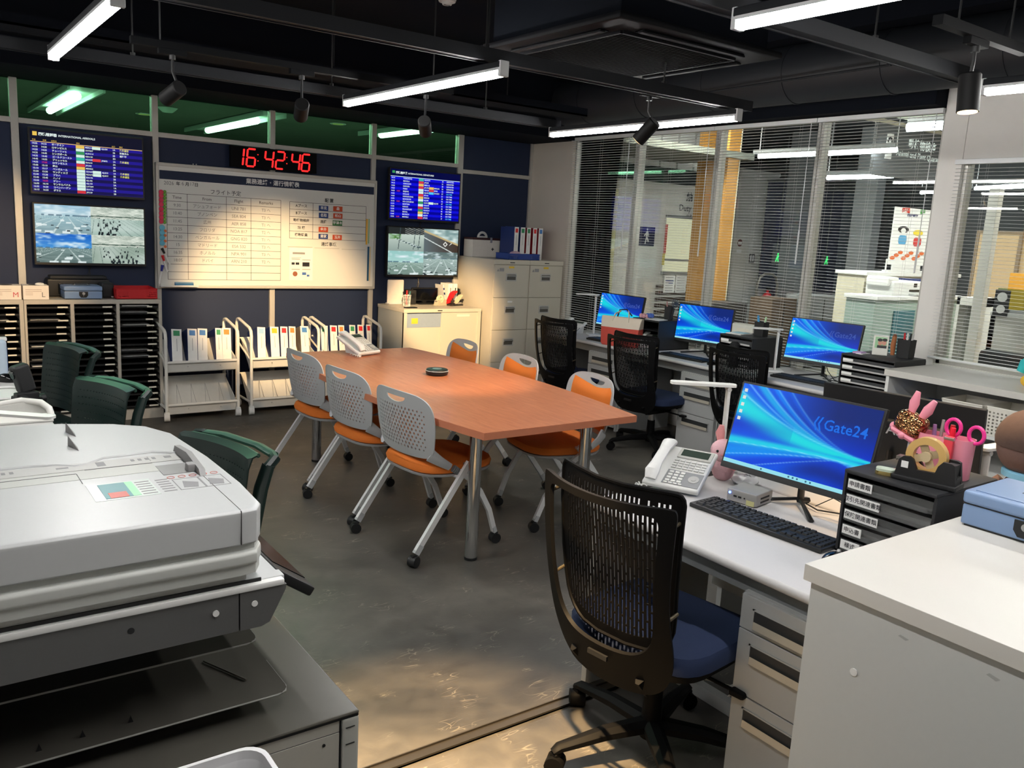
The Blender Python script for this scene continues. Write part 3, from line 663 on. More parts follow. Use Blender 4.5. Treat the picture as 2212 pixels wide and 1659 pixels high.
    for k in set(lg)|set(extra.values()):
        q = MB()
        for i, c in enumerate(lg):
            if c == k: q.box(-w/2+lu*w, -w/2+(lu+lw)*w, -.0022, -.001, h*(top-(i+.95)*pit_), h*(top-(i+.05)*pit_))
        for i, c in extra.items():
            if c == k: q.box(-w/2+eu*w, -w/2+(eu+lw)*w, -.0022, -.001, h*(top-(i+.95)*pit_), h*(top-(i+.05)*pit_))
        q.build('airline_block', mp[k], t, smooth=False)
t, w_, h_ = screen('upper left wall screen showing a blue international arrivals board', .803, 1.548, 1.672, 2.104); board(t, w_, h_, True)
t, w_, h_ = screen('upper right wall screen showing a blue international departures board', 3.662, 4.402, 1.632, 2.07); board(t, w_, h_, False)
# camera pictures, painted quadrant by quadrant
rn = random.Random(3)
def h2(a, b): 
    s = math.sin(a*127.1+b*311.7)*43758.5453; return s-math.floor(s)
def vn(x, y):
    xi, yi = math.floor(x), math.floor(y); fx, fy = x-xi, y-yi; fx = fx*fx*(3-2*fx); fy = fy*fy*(3-2*fy)
    return (h2(xi, yi)*(1-fx)+h2(xi+1, yi)*fx)*(1-fy)+(h2(xi, yi+1)*(1-fx)+h2(xi+1, yi+1)*fx)*fy
def mixc(a, b, t): t = max(0, min(1, t)); return tuple(a[i]*(1-t)+b[i]*t for i in range(3))
def C8(*c): return tuple(v/255 for v in c)
def apron(u, v, sky0, sky1, gnd, hor, seed, cars=14, dark=10):
    if v > hor:
        c = mixc(sky1, sky0, (v-hor)/(1-hor)); n = vn(u*5+seed, v*9)*.6+vn(u*13+seed, v*20)*.4; c = mixc(c, C8(225, 240, 245), max(0, n-.42)*2.2)
        if v < hor+.05 and vn(u*22+seed, 3) > .45: c = mixc(c, C8(60, 90, 110), .7)
        return c
    d = (hor-v)/hor; c = mixc(gnd, tuple(x*.8 for x in gnd), d); c = mixc(c, C8(210, 230, 228), .25*vn(u*9+seed, v*30))
    p = (u-.55)/(d+.12)
    if abs((p*2.2+seed) % 1-.5) < .05: c = mixc(c, C8(220, 235, 232), .7)
    r = random.Random(seed)
    for k in range(cars+dark):
        cy = r.random()**1.6*hor; s = (.02+.06*(hor-cy)/hor); cx = r.random(); col = C8(228, 240, 240) if k < cars else C8(24, 36, 44)
        if k >= cars: s *= .5
        if abs(u-cx) < s and abs(v-cy) < s*.55: c = mixc(c, col, .88)
    return c
def hall(u, v, base, seed):
    c = mixc(base, C8(230, 240, 236), vn(u*3+seed, v*4)*.5)
    if v > .6:
        a = ((v-.6)*3+u*.8+seed*.3); c = mixc(C8(120, 140, 128), C8(225, 232, 220), 1 if (a*7) % 1 < .35 else vn(u*14, v*18))
        if .66 < v < .7: c = C8(70, 90, 80)
    else:
        if abs(((u-.1)/(.75-v*.7)*4) % 1-.5) < .04: c = mixc(c, C8(90, 110, 105), .7)
    r = random.Random(seed)
    for k in range(46):
        cy = r.random()*.62; s = .008+.016*(.62-cy); cx = (.1+.45*r.random()) if seed % 2 else .2+.7*r.random()
        if abs(u-cx) < s and abs(v-cy) < s*2.6: c = mixc(c, C8(22, 30, 36), .9)
    return c
def road(u, v, seed):
    d = v-(.86-.55*u)
    if d > .08: return mixc(C8(120, 150, 150), C8(225, 240, 235), vn(u*9, v*12)**1.3)
    if d > .0: return C8(196, 176, 130)
    c = mixc(C8(66, 52, 44), C8(96, 108, 112), min(1, (1-u)*1.0))
    if abs(v-(.62-.75*u)) < .018: c = C8(226, 236, 232)
    if abs(u-.62) < .07 and abs(v-.36) < .12 and abs(abs(u-.62)/.07+abs(v-.36)/.12-.8) < .22: c = C8(238, 238, 230)
    if abs(v-.33-(u-.75)*1.4) < .02 and .74 < u < .86: c = C8(230, 230, 222)
    return c
def curb(u, v, seed):
    c = mixc(C8(190, 205, 195), C8(120, 140, 135), (.65-v))
    if v > .72: c = mixc(C8(30, 34, 34), C8(200, 205, 200), 1 if ((u*1.2+v*2.2)*6) % 1 < .16 and u > .45 else .05)
    elif v > .5 and u < .35: c = mixc(C8(200, 220, 215), C8(70, 120, 50), vn(u*16, v*18))
    for px in (.3, .72, .86):
        if abs(u-px-(v-.5)*.06) < .009 and v > .1: c = C8(60, 74, 78)
    r = random.Random(5)
    for k in range(16):
        cx = .2+.7*k/16; cy = .5-.35*k/16+.04*r.random(); s = .02+.04*k/16
        if abs(u-cx) < s and abs(v-cy) < s*.55: c = mixc(c, C8(62, 80, 84) if k % 2 else C8(200, 215, 212), .85)
    return c
Q1 = [lambda u, v: apron(u, v, C8(150, 190, 214), C8(176, 206, 214), C8(150, 186, 196), .62, 3), lambda u, v: hall(u, v, C8(150, 176, 165), 7),
      lambda u, v: apron(u, v, C8(24, 96, 196), C8(70, 150, 214), C8(104, 130, 128), .5, 11, 8, 4), lambda u, v: hall(u, v, C8(140, 160, 146), 12)]
Q2 = [lambda u, v: curb(u, v, 3), lambda u, v: road(u, v, 1), lambda u, v: apron(u, v, C8(150, 200, 196), C8(170, 212, 206), C8(130, 158, 146), .52, 21, 5, 7), lambda u, v: apron(u, v, C8(90, 110, 108), C8(120, 140, 138), C8(150, 172, 166), .7, 32, 18, 14)]
def quad(q):
    def fn(u, v):
        a = 0 if u < .5 else 1; b = 0 if v > .5 else 2
        return q[a+b](u*2-a, v*2-(1 if v > .5 else 0))
    return fn
t, w_, h_ = screen('lower left wall screen showing four security camera views under the arrivals board', .808, 1.548, 1.165, 1.583); paint('screen', frame((-w_/2, -.001, 0), RX, UZ), w_, h_, 200, 120, quad(Q1), t, SCR)
t, w_, h_ = screen('lower right wall screen showing four security camera views under the departures board', 3.657, 4.41, 1.115, 1.547); paint('screen', frame((-w_/2, -.001, 0), RX, UZ), w_, h_, 200, 120, quad(Q2), t, SCR)
for x, za, zb, lab in ((1.16, 1.14, .95, 'black cable hanging below the lower left wall screen'), (4.02, 1.61, 1.54, 'black cable between the two right wall screens'), (4.02, 1.09, .88, 'black cable hanging below the lower right wall screen')):
    t = thing('power_cable', lab, 'cable', (x, 7.12, zb)); MB().tube([(0, .01, za-zb), (.01, 0, (za-zb)*.7), (-.01, 0, (za-zb)*.3), (.02, 0, 0)], .004, n=6).tube([(.02, .01, za-zb), (-.01, 0, (za-zb)*.6), (.03, 0, 0)], .003, n=6).build('wire', BLACK, t)
# ================================================================ letter tray cabinets
TRAYM = mat('black letter tray', rgb(15, 16, 17), .6, noise=.1); CARD = mat('label card', rgb(232, 228, 212), .6)
def tray_cab(lab, xs, x0, x1, y0=6.77, H=.918, left=True):
    t = thing('letter_tray_cabinet', lab, 'cabinet', (x0, y0, 0)); D = 7.125-y0; g = .018
    SH = mat('warm grey cabinet', rgb(190, 184, 172), .5, noise=.02)
    mb = MB().rbox(0, x1-x0, 0, D, H-.032, H, .003).box(0, x1-x0, .004, D, 0, .075).box(0, x1-x0, D-.01, D, .07, H-.03)
    for a, b in xs: mb.rbox(a-x0, b-x0, 0, D-.01, .07, H-.03, .002)
    mb.build('cabinet_body', SH, t)
    base = None; p = .0478
    for (a, b), (c, d) in zip(xs[:-1], xs[1:]):
        L, R = b-x0+.002, c-x0-.002
        for i in range(17):
            z = .083+i*p
            if base is None or abs(base[1]-(R-L)) > 1e-4:
                mb = MB().box(0, R-L, .01, D-.015, 0, .003).box(0, R-L, .008, .012, 0, .012).box(0, .002, .01, D-.02, 0, .02).box(R-L-.002, R-L, .01, D-.02, 0, .02)
                tr = mb.build('tray', TRAYM, t); base = (tr, R-L)
                cm = MB().box(0, .066, .002, .008, .001, .0115); cd_ = cm.build('label_card', CARD, tr)
            else:
                tr = base[0].copy(); COL.objects.link(tr); tr.parent = t; cd_ = base_card.copy(); COL.objects.link(cd_); cd_.parent = tr
            base_card = cd_
            tr.location = (L, 0, z+.008); cd_.location = (R-L-.08-random.choice((0, .0, .006, .012)), 0, .002)
            cd_.scale = (random.choice((1, 1, .95, .8, .55 if a > 1.2 else 1)), 1, 1)
            if random.random() < .14:
                MB().box(.02, R-L-.06, .03, D-.05, .003, .003+random.uniform(.004, .012)).build('paper_stack', PAPER if random.random() < .6 else GREYP, tr)
    return t
tray_cab('beige cabinet with three columns of black letter trays beneath the cash box', [(.684, .70), (.975, 1.0), (1.281, 1.303), (1.578, 1.60)], .684, 1.60)
tray_cab('beige letter tray cabinet cut by the left edge, beneath the glove boxes', [(-.25, -.23), (.046, .068), (.345, .367), (.655, .682)], -.25, .682)
# things on top
def labelbox(x0, x1, y, z, h, d, letter, lab, colr):
    t = thing('glove_box', lab, 'box', ((x0+x1)/2, y, z)); w = x1-x0
    MB().rbox(-w/2, w/2, 0, d, 0, h, .002).build('carton', mat('glove carton', rgb(236, 228, 218), .6), t)
    mb = MB(); mb.M = frame((0, d*.5, h+.0005), (1, 0, 0), (0, 1, 0)); mb.cyl((0, 0, 0), (0, 0, .001), .04, n=16).build('opening', BLACKR, t)
    if letter == 'L': MB().sph((.03, d*.4, h+.006), .03, .02, .012).build('glove_tip', WHITEP, t)
    text(letter, .05, mat('pink print' if letter == 'M' else 'grey print2', rgb(210, 90, 96) if letter == 'M' else rgb(120, 116, 112), .6), t, frame((w/2-.035, -.001, .032), RX, UZ))
    mb = MB()
    for k in range(4): mb.box(-w/2+.015, -w/2+.015+(.1 if k < 2 else .045), -.0008, 0, h-.03-k*.012, h-.026-k*.012)
    mb.build('print', mat('faint print', rgb(196, 178, 168), .7), t)
labelbox(.50, .675, 6.79, .919, .098, .13, 'M', 'white glove box marked M at the left edge', 0)
labelbox(.685, .845, 6.79, .919, .098, .13, 'L', 'white glove box marked L beside the box marked M', 0)
labelbox(.30, .49, 6.79, .919, .098, .13, 'S', 'white glove box left of the box marked M, outside the photo', 0)
CASHB = mat('blue grey enamel', rgb(126, 152, 190), .32, coat=.3, noise=.02)
def cashbox(lab, loc, rz, w, d, h):
    t = thing('cash_box', lab, 'cash box', loc, rz); s = h/.09
    MB().rbox(-w/2, w/2, -d/2, d/2, .004, h*.62, .006).build('box_body', CASHB, t)
    MB().rbox(-w/2-.002, w/2+.002, -d/2-.002, d/2+.002, h*.63, h, .009, seg=3).rbox(-w/2+.02, w/2-.02, -d/2+.018, d/2-.018, h, h+.002, .001).build('lid', CASHB, t)
    MB().box(-w/2+.01, w/2-.01, -d/2+.004, d/2-.004, 0, .006).box(-w/2, w/2, -d/2+.002, d/2-.002, h*.615, h*.635).build('dark_seam', BLACK, t)
    r = .028*s; poly = [(-r, h*.58), (r, h*.58), (r, h*.3), (r*.6, h*.13), (-r*.6, h*.13), (-r, h*.3)]
    MB().prism([(u, v) for u, v in poly], 'y', -d/2-.0035, -d/2+.001).build('lock_plate', BLACK, t)
    MB().cyl((0, -d/2-.003, h*.44), (0, -d/2-.010, h*.44), .0095*s, n=16).cyl((0, -d/2-.010, h*.44), (0, -d/2-.013, h*.44), .007*s, n=16).build('push_button', METAL, t)
    MB().prism([(-.002, h*.24), (.002, h*.24), (.0012, h*.3), (-.0012, h*.3)], 'y', -d/2-.0045, -d/2-.003).build('keyhole', METAL, t)
    MB().rbox(-.06*s, .06*s, -.018, .018, h+.001, h+.003, .001).build('handle_recess', BLACK, t)
    MB().tube([(-.045*s, 0, h+.003), (-.043*s, 0, h+.011), (.043*s, 0, h+.011), (.045*s, 0, h+.003)], .0035, n=8).rbox(-.052*s, -.038*s, -.006, .006, h+.002, h+.009, .002).rbox(.038*s, .052*s, -.006, .006, h+.002, h+.009, .002).build('carry_handle', CHROME, t)
    return t
cashbox('small blue-grey metal cash box on the letter tray cabinet', (1.068, 6.89, .919), 0, .25, .19, .094)
# black mini projector / printer behind
t = thing('black_printer', 'flat black printer behind the small cash box on the letter tray cabinet', 'printer', (1.08, 7.05, .919))
MB().rbox(-.22, .2, -.07, .07, .0, .13, .012).build('printer_body', BLACK, t); MB().rbox(-.2, .18, -.075, .05, .13, .155, .008).build('lid', BLACKR, t); MB().rbox(-.15, .12, -.085, -.07, .02, .1, .004).build('front_panel', GLOSSB, t)
for k in range(3): MB().cyl((.16, -.071, .04+k*.025), (.16, -.075, .04+k*.025), .006, n=10).build('button', GREYP, t)
t = thing('black_pouch', 'black pouch wedged between the cash box and the red basket', 'bag', (1.245, 6.93, .919)); MB().rbox(-.045, .045, -.06, .08, 0, .115, .02, seg=3).build('pouch_body', BLACKR, t); MB().cyl((.02, -.063, .012), (.035, -.066, .01), .006, n=8).build('clip', WHITEP, t)
def tray_basket(lab, loc, w, d, h, m, name='stationery_basket', rz=0):
    t = thing(name, lab, 'basket', loc, rz)
    def side(M, L, hs):
        hol = []
        for i in range(int(L/.011)):
            x = .012+i*.011
            if x > L-.012: break
            if .28*L < x < .72*L: continue
            for j in range(3): hol.append([(x, h*.22+j*h*.2), (x+.005, h*.22+j*h*.2), (x+.005, h*.22+j*h*.2+h*.1), (x, h*.22+j*h*.2+h*.1)])
        return sheet('side_wall', [(0, 0), (L, 0), (L, h), (0, h)], hol if hs else [], lambda u, v: M @ Vector((u-L/2, v, 0)), m, t, .002, .05)
    side(frame((0, -d/2, 0), (1, 0, 0), UZ), w, True); side(frame((0, d/2, 0), (-1, 0, 0), UZ), w, False)
    side(frame((w/2, 0, 0), (0, 1, 0), UZ), d, False); side(frame((-w/2, 0, 0), (0, -1, 0), UZ), d, False)
    MB().box(-w/2, w/2, -d/2, d/2, 0, .003).build('bottom', m, t)
    r = MB(); r.tube([(-w/2, -d/2, h), (w/2, -d/2, h), (w/2, d/2, h), (-w/2, d/2, h)], .0035, n=6, closed=True).build('rim', m, t); return t
tray_basket('shallow red plastic basket at the right end of the letter tray cabinet', (1.43, 6.93, .92), .29, .28, .075, RED)
# ================================================================ binders and book carts
WTUBE = mat('white enamel tube', rgb(228, 227, 222), .35); WSHEET = mat('white enamel sheet', rgb(214, 214, 210), .42)
NAVYC = mat('navy binder board', rgb(32, 52, 110), .5); BSP = mat('white binder spine', rgb(236, 236, 234), .3)
TAGC = {'green': rgb(46, 140, 92), 'blue': rgb(70, 128, 196), 'light blue': rgb(150, 190, 225), 'orange': rgb(232, 130, 60), 'yellow': rgb(250, 180, 40), 'red': rgb(214, 40, 44)}
def binder(lab, grp, w=.04, h=.315, d=.235, tagc='green', cover=NAVYC, title=True):
    """spine faces local -Y, lower front edge at the origin"""
    t = thing('ring_binder', lab, 'binder', group=grp)
    MB().rbox(-w/2, w/2, .0, .003, 0, h, .0012).build('spine', BSP, t)
    MB().box(-w/2, -w/2+.0025, .003, d, .001, h-.001).box(w/2-.0025, w/2, .003, d, .001, h-.001).build('cover', cover, t)
    MB().box(-w/2+.004, w/2-.004, .006, d-.015, .004, h-.012).build('page_block', PAPER, t)
    MB().box(-w*.31, w*.31, -.0008, .0, h*.83, h*.96).build('colour_tag', mat('tag '+tagc, TAGC[tagc], .5), t)
    if title: MB().box(-.0022, .0022, -.0006, .0, h*.45, h*.76).box(-w*.22, w*.22, -.0006, 0, h*.06, h*.075).build('title_print', mat('binder print', rgb(168, 170, 174), .7), t)
    return t
def caster(par, p, r=.02, m=None, wd=.018, yaw=0.0, name='caster', hood=True, n=14):
    m = m or BLACK; mb = MB(); c, s = math.cos(yaw), math.sin(yaw); ax = Vector((c, s, 0)); fw = Vector((-s, c, 0))
    P = Vector(p)+Vector((0, 0, r))
    for q in (-1, 1): mb.cyl(tuple(P+ax*q*wd*.22), tuple(P+ax*q*wd), r, n=n)
    if hood: mb.cyl(tuple(P-ax*wd*.3), tuple(P+ax*wd*.3), r*.98, n=n); mb.rbox(P.x-r*.5, P.x+r*.5, P.y-r*.5, P.y+r*.5, P.z+r*.3, P.z+r*1.25, r*.2)
    return mb.build(name, m, par)
def cart(lab, x0, x1):
    t = thing('book_cart', lab, 'cart', (x0, 6.60, 0)); W = x1-x0; D = .36
    for sx in (0.0, W):
        pts = [(sx, 0, .05), (sx, 0, .64), (sx, .012, .68), (sx, .045, .70), (sx, .30, .745), (sx, D-.02, .74), (sx, D, .71), (sx, D, .05)]
        MB().tube(pts, .0125, n=10).build('side_frame', WTUBE, t); MB().tube([(sx, 0, .10), (sx, D, .10)], .010, n=8).tube([(sx, 0, .44), (sx, D, .56)], .008, n=8).build('side_brace', WTUBE, t)
        for y in (0, D): caster(t, (sx, y, 0), .034, WTUBE, .02, yaw=.3 if y else -.2)
    for zb in (.455, .125):
        bt = .13 if zb > .3 else .165
        MB().tube([(0, 0, zb), (W, 0, zb)], .011, n=10).build('shelf_rail', WTUBE, t); MB().tube([(.0, D*.86, zb+bt), (W, D*.86, zb+bt)], .006, n=8).build('shelf_rail', WTUBE, t)
        tr = MB(); pr = [(.005, zb), (.02, zb-.075), (.06, zb-.088), (.085, zb-.085), (D*.86, zb+bt), (D*.86-.004, zb+bt+.002), (.088, zb-.08), (.058, zb-.083), (.024, zb-.07), (.01, zb)]
        tr.prism(pr, 'x', .012, W-.012).build('trough', WSHEET, t)
        MB().prism([(.02, zb-.07), (.085, zb-.08), (D*.86, zb+bt), (.0, zb)], 'x', .012, .015).build('trough_end', WSHEET, t); MB().prism([(.02, zb-.07), (.085, zb-.08), (D*.86, zb+bt), (.0, zb)], 'x', W-.015, W-.012).build('trough_end', WSHEET, t)
        for k in range(4):
            x = W*(k+1)/5; MB().tube([(x-.02, .05, zb-.078), (x+.01, D*.5, zb+bt*.75), (x+.045, .1, zb-.075)], .0018, n=5).build('wire_divider', METAL, t)
        for k in (.3, .75): MB().cyl((W*k, .006, zb-.035), (W*k, .001, zb-.036), .004, n=8).build('screw', METAL, t)
    return t
cart('left white book cart on casters with five binders, beside the letter tray cabinet', 1.582, 2.125)
cart('middle white book cart on casters beneath the whiteboard post', 2.232, 2.80)
cart('right white book cart mostly hidden behind the orange table', 2.865, 3.375)
bl = [(192, 150, .076, 'green'), (334, 297, .072, 'blue'), (425, 389, .074, 'blue'), (581, 539, .050, 'green'), (651, 618, .070, 'orange'),
      (970, 926, .066, 'light blue'), (1098, 1044, .072, 'yellow'), (1183, 1128, .062, 'red'), (1256, 1200, .058, 'orange'), (1375, 1339, .070, 'blue'),
      (1556, 1516, .064, 'green'), (1638, 1596, .064, 'red'), (1716, 1676, .056, 'orange'), (1815, 1775, .056, 'green'), (1888, 1850, .058, 'red'), (1968, 1928, .044, 'red')]
on = ('first', 'second', 'third', 'fourth', 'fifth', 'sixth'); zb_ = .377
for i, (bx_, tx_, bw, tc) in enumerate(bl):
    ci = 0 if i < 5 else (1 if i < 10 else 2); k = i-(0, 5, 10)[ci]
    p = AY(340+bx_/4.254, 600+728/4.254 if ci < 2 else 770, 6.655)
    b = binder('white-spined binder with a %s tag, %s from the left on the %s book cart' % (tc, on[k], ('left', 'middle', 'right')[ci]), 'white-spined binders standing on the book carts', bw, .315, .235, tc, cover=NAVYC if i != 9 else mat('grey binder board', rgb(120, 112, 100), .5))
    b.location = (p.x, 6.672, zb_+.012); b.rotation_euler = (-.30, .055+.012*(i % 3), 0)
# ================================================================ low sliding-door cabinet
t = thing('sliding_door_cabinet', 'low cream steel cabinet with two sliding doors below the departures screen', 'cabinet', (3.60, 6.61, 0)); W, D, H = .82, .51, .84
MB().box(0, .02, .0, D, .0, H-.03).box(W-.02, W, 0, D, 0, H-.03).box(0, W, D-.01, D, 0, H-.03).box(.02, W-.02, .03, D-.01, .05, .07).box(0, W, .01, D, 0, .05).build('cabinet_body', CREAMD, t)
MB().rbox(-.003, W+.003, -.004, D, H-.034, H, .004).box(.0, .032, -.002, .02, .0, H-.034).box(W-.032, W, -.002, .02, 0, H-.034).box(0, W, -.002, .02, 0, .055).build('face_frame', CREAM, t)
a = MB().rbox(.025, W/2+.01, .022, .03, .055, H-.036, .002).build('sliding_door', CREAM, t); MB().box(.03, W/2-.0, .0205, .022, H-.17, H-.04).build('blue_header', mat('pale blue steel', rgb(150, 166, 186), .45), a); MB().rbox(.05, .07, .019, .023, .33, .46, .002).build('handle_recess', mat('grey recess', rgb(96, 96, 94), .5), a); MB().box(.09, .155, .019, .0205, H-.135, H-.085).build('sticker', mat('yellow sticker', rgb(232, 196, 60), .6), a)
b = MB().rbox(W/2-.02, W-.028, .006, .014, .055, H-.036, .002).build('sliding_door', CREAM, t); MB().rbox(W-.075, W-.055, .003, .007, .33, .46, .002).build('handle_recess', MATS['grey recess'], b); MB().rbox(W/2+.005, W/2+.03, .002, .007, .25, .32, .002).build('key_lock', METAL, b); MB().box(W*.68, W*.85, .0045, .006, H-.075, H-.055).build('sticker', CARD, b)
MB().box(W*.42, W*.48, -.0055, -.003, H-.02, H-.012).build('maker_plate', BLACK, t)
def on(px, py, z): return AZ(px, py, z)
p = (3.745, 7.045, .841); t = thing('white_board_stand', 'small white rounded panel standing on the low cabinet behind the pen cup', 'panel', p); MB().rbox(-.085, .085, 0, .02, 0, .225, .012, seg=3).build('panel_body', mat('white glossy plastic', rgb(238, 232, 224), .2), t); MB().rbox(-.08, .08, -.02, .05, 0, .01, .003).build('foot', WHITEP, t)
p = on(858, 657, .841); t = thing('mesh_pen_cup', 'white mesh cup with markers on the low cabinet', 'pen cup', (3.76, 6.86, .841))
mb = MB()
for k in range(20):
    a0 = 2*PI*k/20; mb.tube([(.033*math.cos(a0), .033*math.sin(a0), 0), (.038*math.cos(a0+.5), .038*math.sin(a0+.5), .1)], .001, n=4).tube([(.033*math.cos(a0), .033*math.sin(a0), 0), (.038*math.cos(a0-.5), .038*math.sin(a0-.5), .1)], .001, n=4)
mb.build('mesh_wall', WHITEP, t); MB().tube([(.039*math.cos(2*PI*k/20), .039*math.sin(2*PI*k/20), .1) for k in range(20)], .003, n=6, closed=True).cyl((0, 0, 0), (0, 0, .003), .034, n=20).build('rim', WHITEP, t)
def pen(lab, base, dirv, L, r, m, capm=None, name='pen', cat='pen'):
    t = thing(name, lab, cat, tuple(base)); d = Vector(dirv).normalized()
    MB().cyl((0, 0, 0), tuple(d*L*.72), r, n=8).build('barrel', m, t); MB().cyl(tuple(d*L*.72), tuple(d*L), r*1.12, r*.9, n=8).build('cap', capm or m, t); return t
pen('red marker pen standing in the white mesh cup', (3.76, 6.86, .85), (.0, 0, 1), .135, .007, RED); pen('black marker pen leaning left in the white mesh cup', (3.75, 6.86, .85), (-.22, 0, 1), .125, .007, BLACK); pen('teal marker pen leaning right in the white mesh cup', (3.77, 6.86, .85), (.2, 0, 1), .13, .007, mat('teal', rgb(30, 110, 120), .4)); pen('white marker pen behind the red one in the white mesh cup', (3.765, 6.875, .85), (.08, .1, 1), .13, .006, WHITEP, MATS['teal'])
t = thing('dark_notebook', 'small dark notebook lying at the left front of the low cabinet', 'notebook', (3.72, 6.70, .841)); MB().rbox(-.06, .05, -.03, .03, 0, .008, .002).build('notebook_cover', BLACK, t); MB().box(-.057, .047, -.028, .028, .002, .006).build('page_block', PAPER, t)
t = thing('compact_screen', 'small black screen on a stand on the low cabinet', 'screen', (4.04, 7.02, .841)); MB().rbox(-.14, .14, -.01, .02, .03, .155, .006).build('case', BLACK, t); MB().rbox(-.13, .13, -.0125, -.0095, .04, .145, .003).build('glass_face', GLOSSB, t); MB().rbox(-.08, .08, -.05, .04, 0, .012, .004).rbox(-.02, .02, 0, .015, .01, .05, .003).build('stand', BLACK, t)
t = thing('black_speaker', 'small black box left of the compact screen on the low cabinet', 'speaker', (3.89, 7.03, .841)); MB().rbox(-.04, .04, -.05, .05, 0, .135, .008).build('case', BLACKR, t); MB().cyl((0, -.0505, .08), (0, -.052, .08), .025, n=14).build('grille', BLACK, t)
def dispenser(lab, loc, rz, sc, body, roll, core=None):
    t = thing('tape_dispenser', lab, 'tape dispenser', loc, rz); t.scale = (sc,)*3
    pr = [(-.075, 0), (.08, 0), (.082, .012), (.074, .068), (.066, .072), (.045, .072), (.034, .058), (.028, .038), (-.018, .036), (-.03, .062), (-.04, .068), (-.056, .066), (-.066, .056)]
    MB().prism([(a, b) for a, b in pr], 'y', -.03, -.018).prism([(a, b) for a, b in pr], 'y', .018, .03).prism([(-.075, 0), (.08, 0), (.08, .034), (.03, .034), (-.02, .033), (-.07, .045)], 'y', -.018, .018).rbox(-.08, .086, -.036, .036, 0, .014, .004).prism([(.034, .03), (.074, .03), (.074, .066), (.05, .066)], 'y', -.018, .018).build('base', body, t)
    mb = MB(); n = 28; R, r = .052, .033
    for q, (ra, rb) in enumerate(((R, r),)):
        vs = []
        for y in (-.012, .012):
            for rad in (ra, rb):
                for i in range(n): a = 2*PI*i/n; vs.append((-.005+rad*math.cos(a), y, .072+rad*math.sin(a)))
        fs = []
        for i in range(n):
            j = (i+1) % n; fs += [(i, j, n+j, n+i), (2*n+i, 3*n+i, 3*n+j, 2*n+j), (i, 2*n+i, 2*n+j, j), (n+i, n+j, 3*n+j, 3*n+i)]
        mb.add(vs, fs)
    mb.build('tape_roll', roll, t)
    w = MB().cyl((-.005, -.017, .072), (-.005, .017, .072), .014, n=16)
    for k in range(4): a = k*PI/2+.4; w.bar((-.005+.012*math.cos(a), 0, .072+.012*math.sin(a)), (-.005+.033*math.cos(a), 0, .072+.033*math.sin(a)), .02, .005, upv=(0, 1, 0))
    w.build('hub', core or roll, t); MB().box(-.078, -.064, -.014, .014, .052, .06).box(-.079, -.077, -.014, .014, .048, .06).build('cutter', METAL, t); return t
TAPE = mat('tan tape', rgb(206, 168, 104), .3)
dispenser('beige tape dispenser on the low cabinet', (4.125, 6.87, .841), .25, .8, mat('beige plastic', rgb(190, 180, 158), .45), mat('cream tape', rgb(236, 226, 196), .3))
t = thing('hole_punch', 'red-handled two-hole punch on the low cabinet', 'hole punch', (4.24, 6.87, .841), .3)
MB().rbox(-.05, .06, -.045, .045, 0, .016, .004).rbox(-.02, .03, -.03, .03, .016, .05, .004).cyl((0, -.025, .01), (0, -.025, .07), .007, n=10).cyl((0, .025, .01), (0, .025, .07), .007, n=10).build('base', mat('dark steel', rgb(70, 60, 58), .35, .6), t)
MB().prism([(-.055, .02), (-.04, .045), (.0, .115), (.035, .135), (.07, .14), (.075, .125), (.04, .105), (.012, .06), (-.01, .03)], 'y', -.018, .018).build('lever', RED, t)
t = thing('stapler', 'cream heavy stapler beside the red hole punch', 'stapler', (4.315, 6.86, .841), .3)
MB().rbox(-.07, .06, -.02, .02, 0, .012, .003).build('base', BLACK, t); MB().prism([(-.06, .03), (-.03, .05), (.02, .10), (.05, .105), (.055, .09), (.03, .07), (-.0, .035), (-.04, .02)], 'y', -.013, .013).build('lever', mat('cream plastic', rgb(225, 214, 180), .4), t); MB().rbox(-.05, .05, -.01, .01, .012, .03, .003).build('magazine', METAL, t)
for i, (x, w, h, lab, m) in enumerate(((4.245, .012, .19, 'thin striped leaflet leaning on the upright books of the low cabinet', WHITEP), (4.29, .05, .20, 'thick white paper box file standing on the low cabinet', PAPER), (4.345, .045, .20, 'white book with a printed spine standing on the low cabinet', PAPER), (4.395, .012, .15, 'slim dark book at the right end of the low cabinet', BLACKR))):
    t = thing('upright_book', lab, 'book', (x, 6.96, .841), .0); t.rotation_euler = (0, .0 if i else -.2, 0)
    MB().rbox(-w/2, w/2, 0, .15, 0, h, .002).build('book_cover', m, t); MB().box(-w/2+.002, w/2-.002, .004, .152, .002, h-.002).build('page_block', PAPER, t)
    if i in (1, 2): MB().box(-.006, .006, -.001, 0, h*.45, h*.8).build('title_print', GI if i == 1 else INK, t)
    if i == 0: MB().box(-w/2-.001, w/2+.001, -.001, .0, h*.5, h*.62).box(-w/2-.001, w/2+.001, -.001, .0, h*.75, h*.85).build('title_print', NAVYC, t)
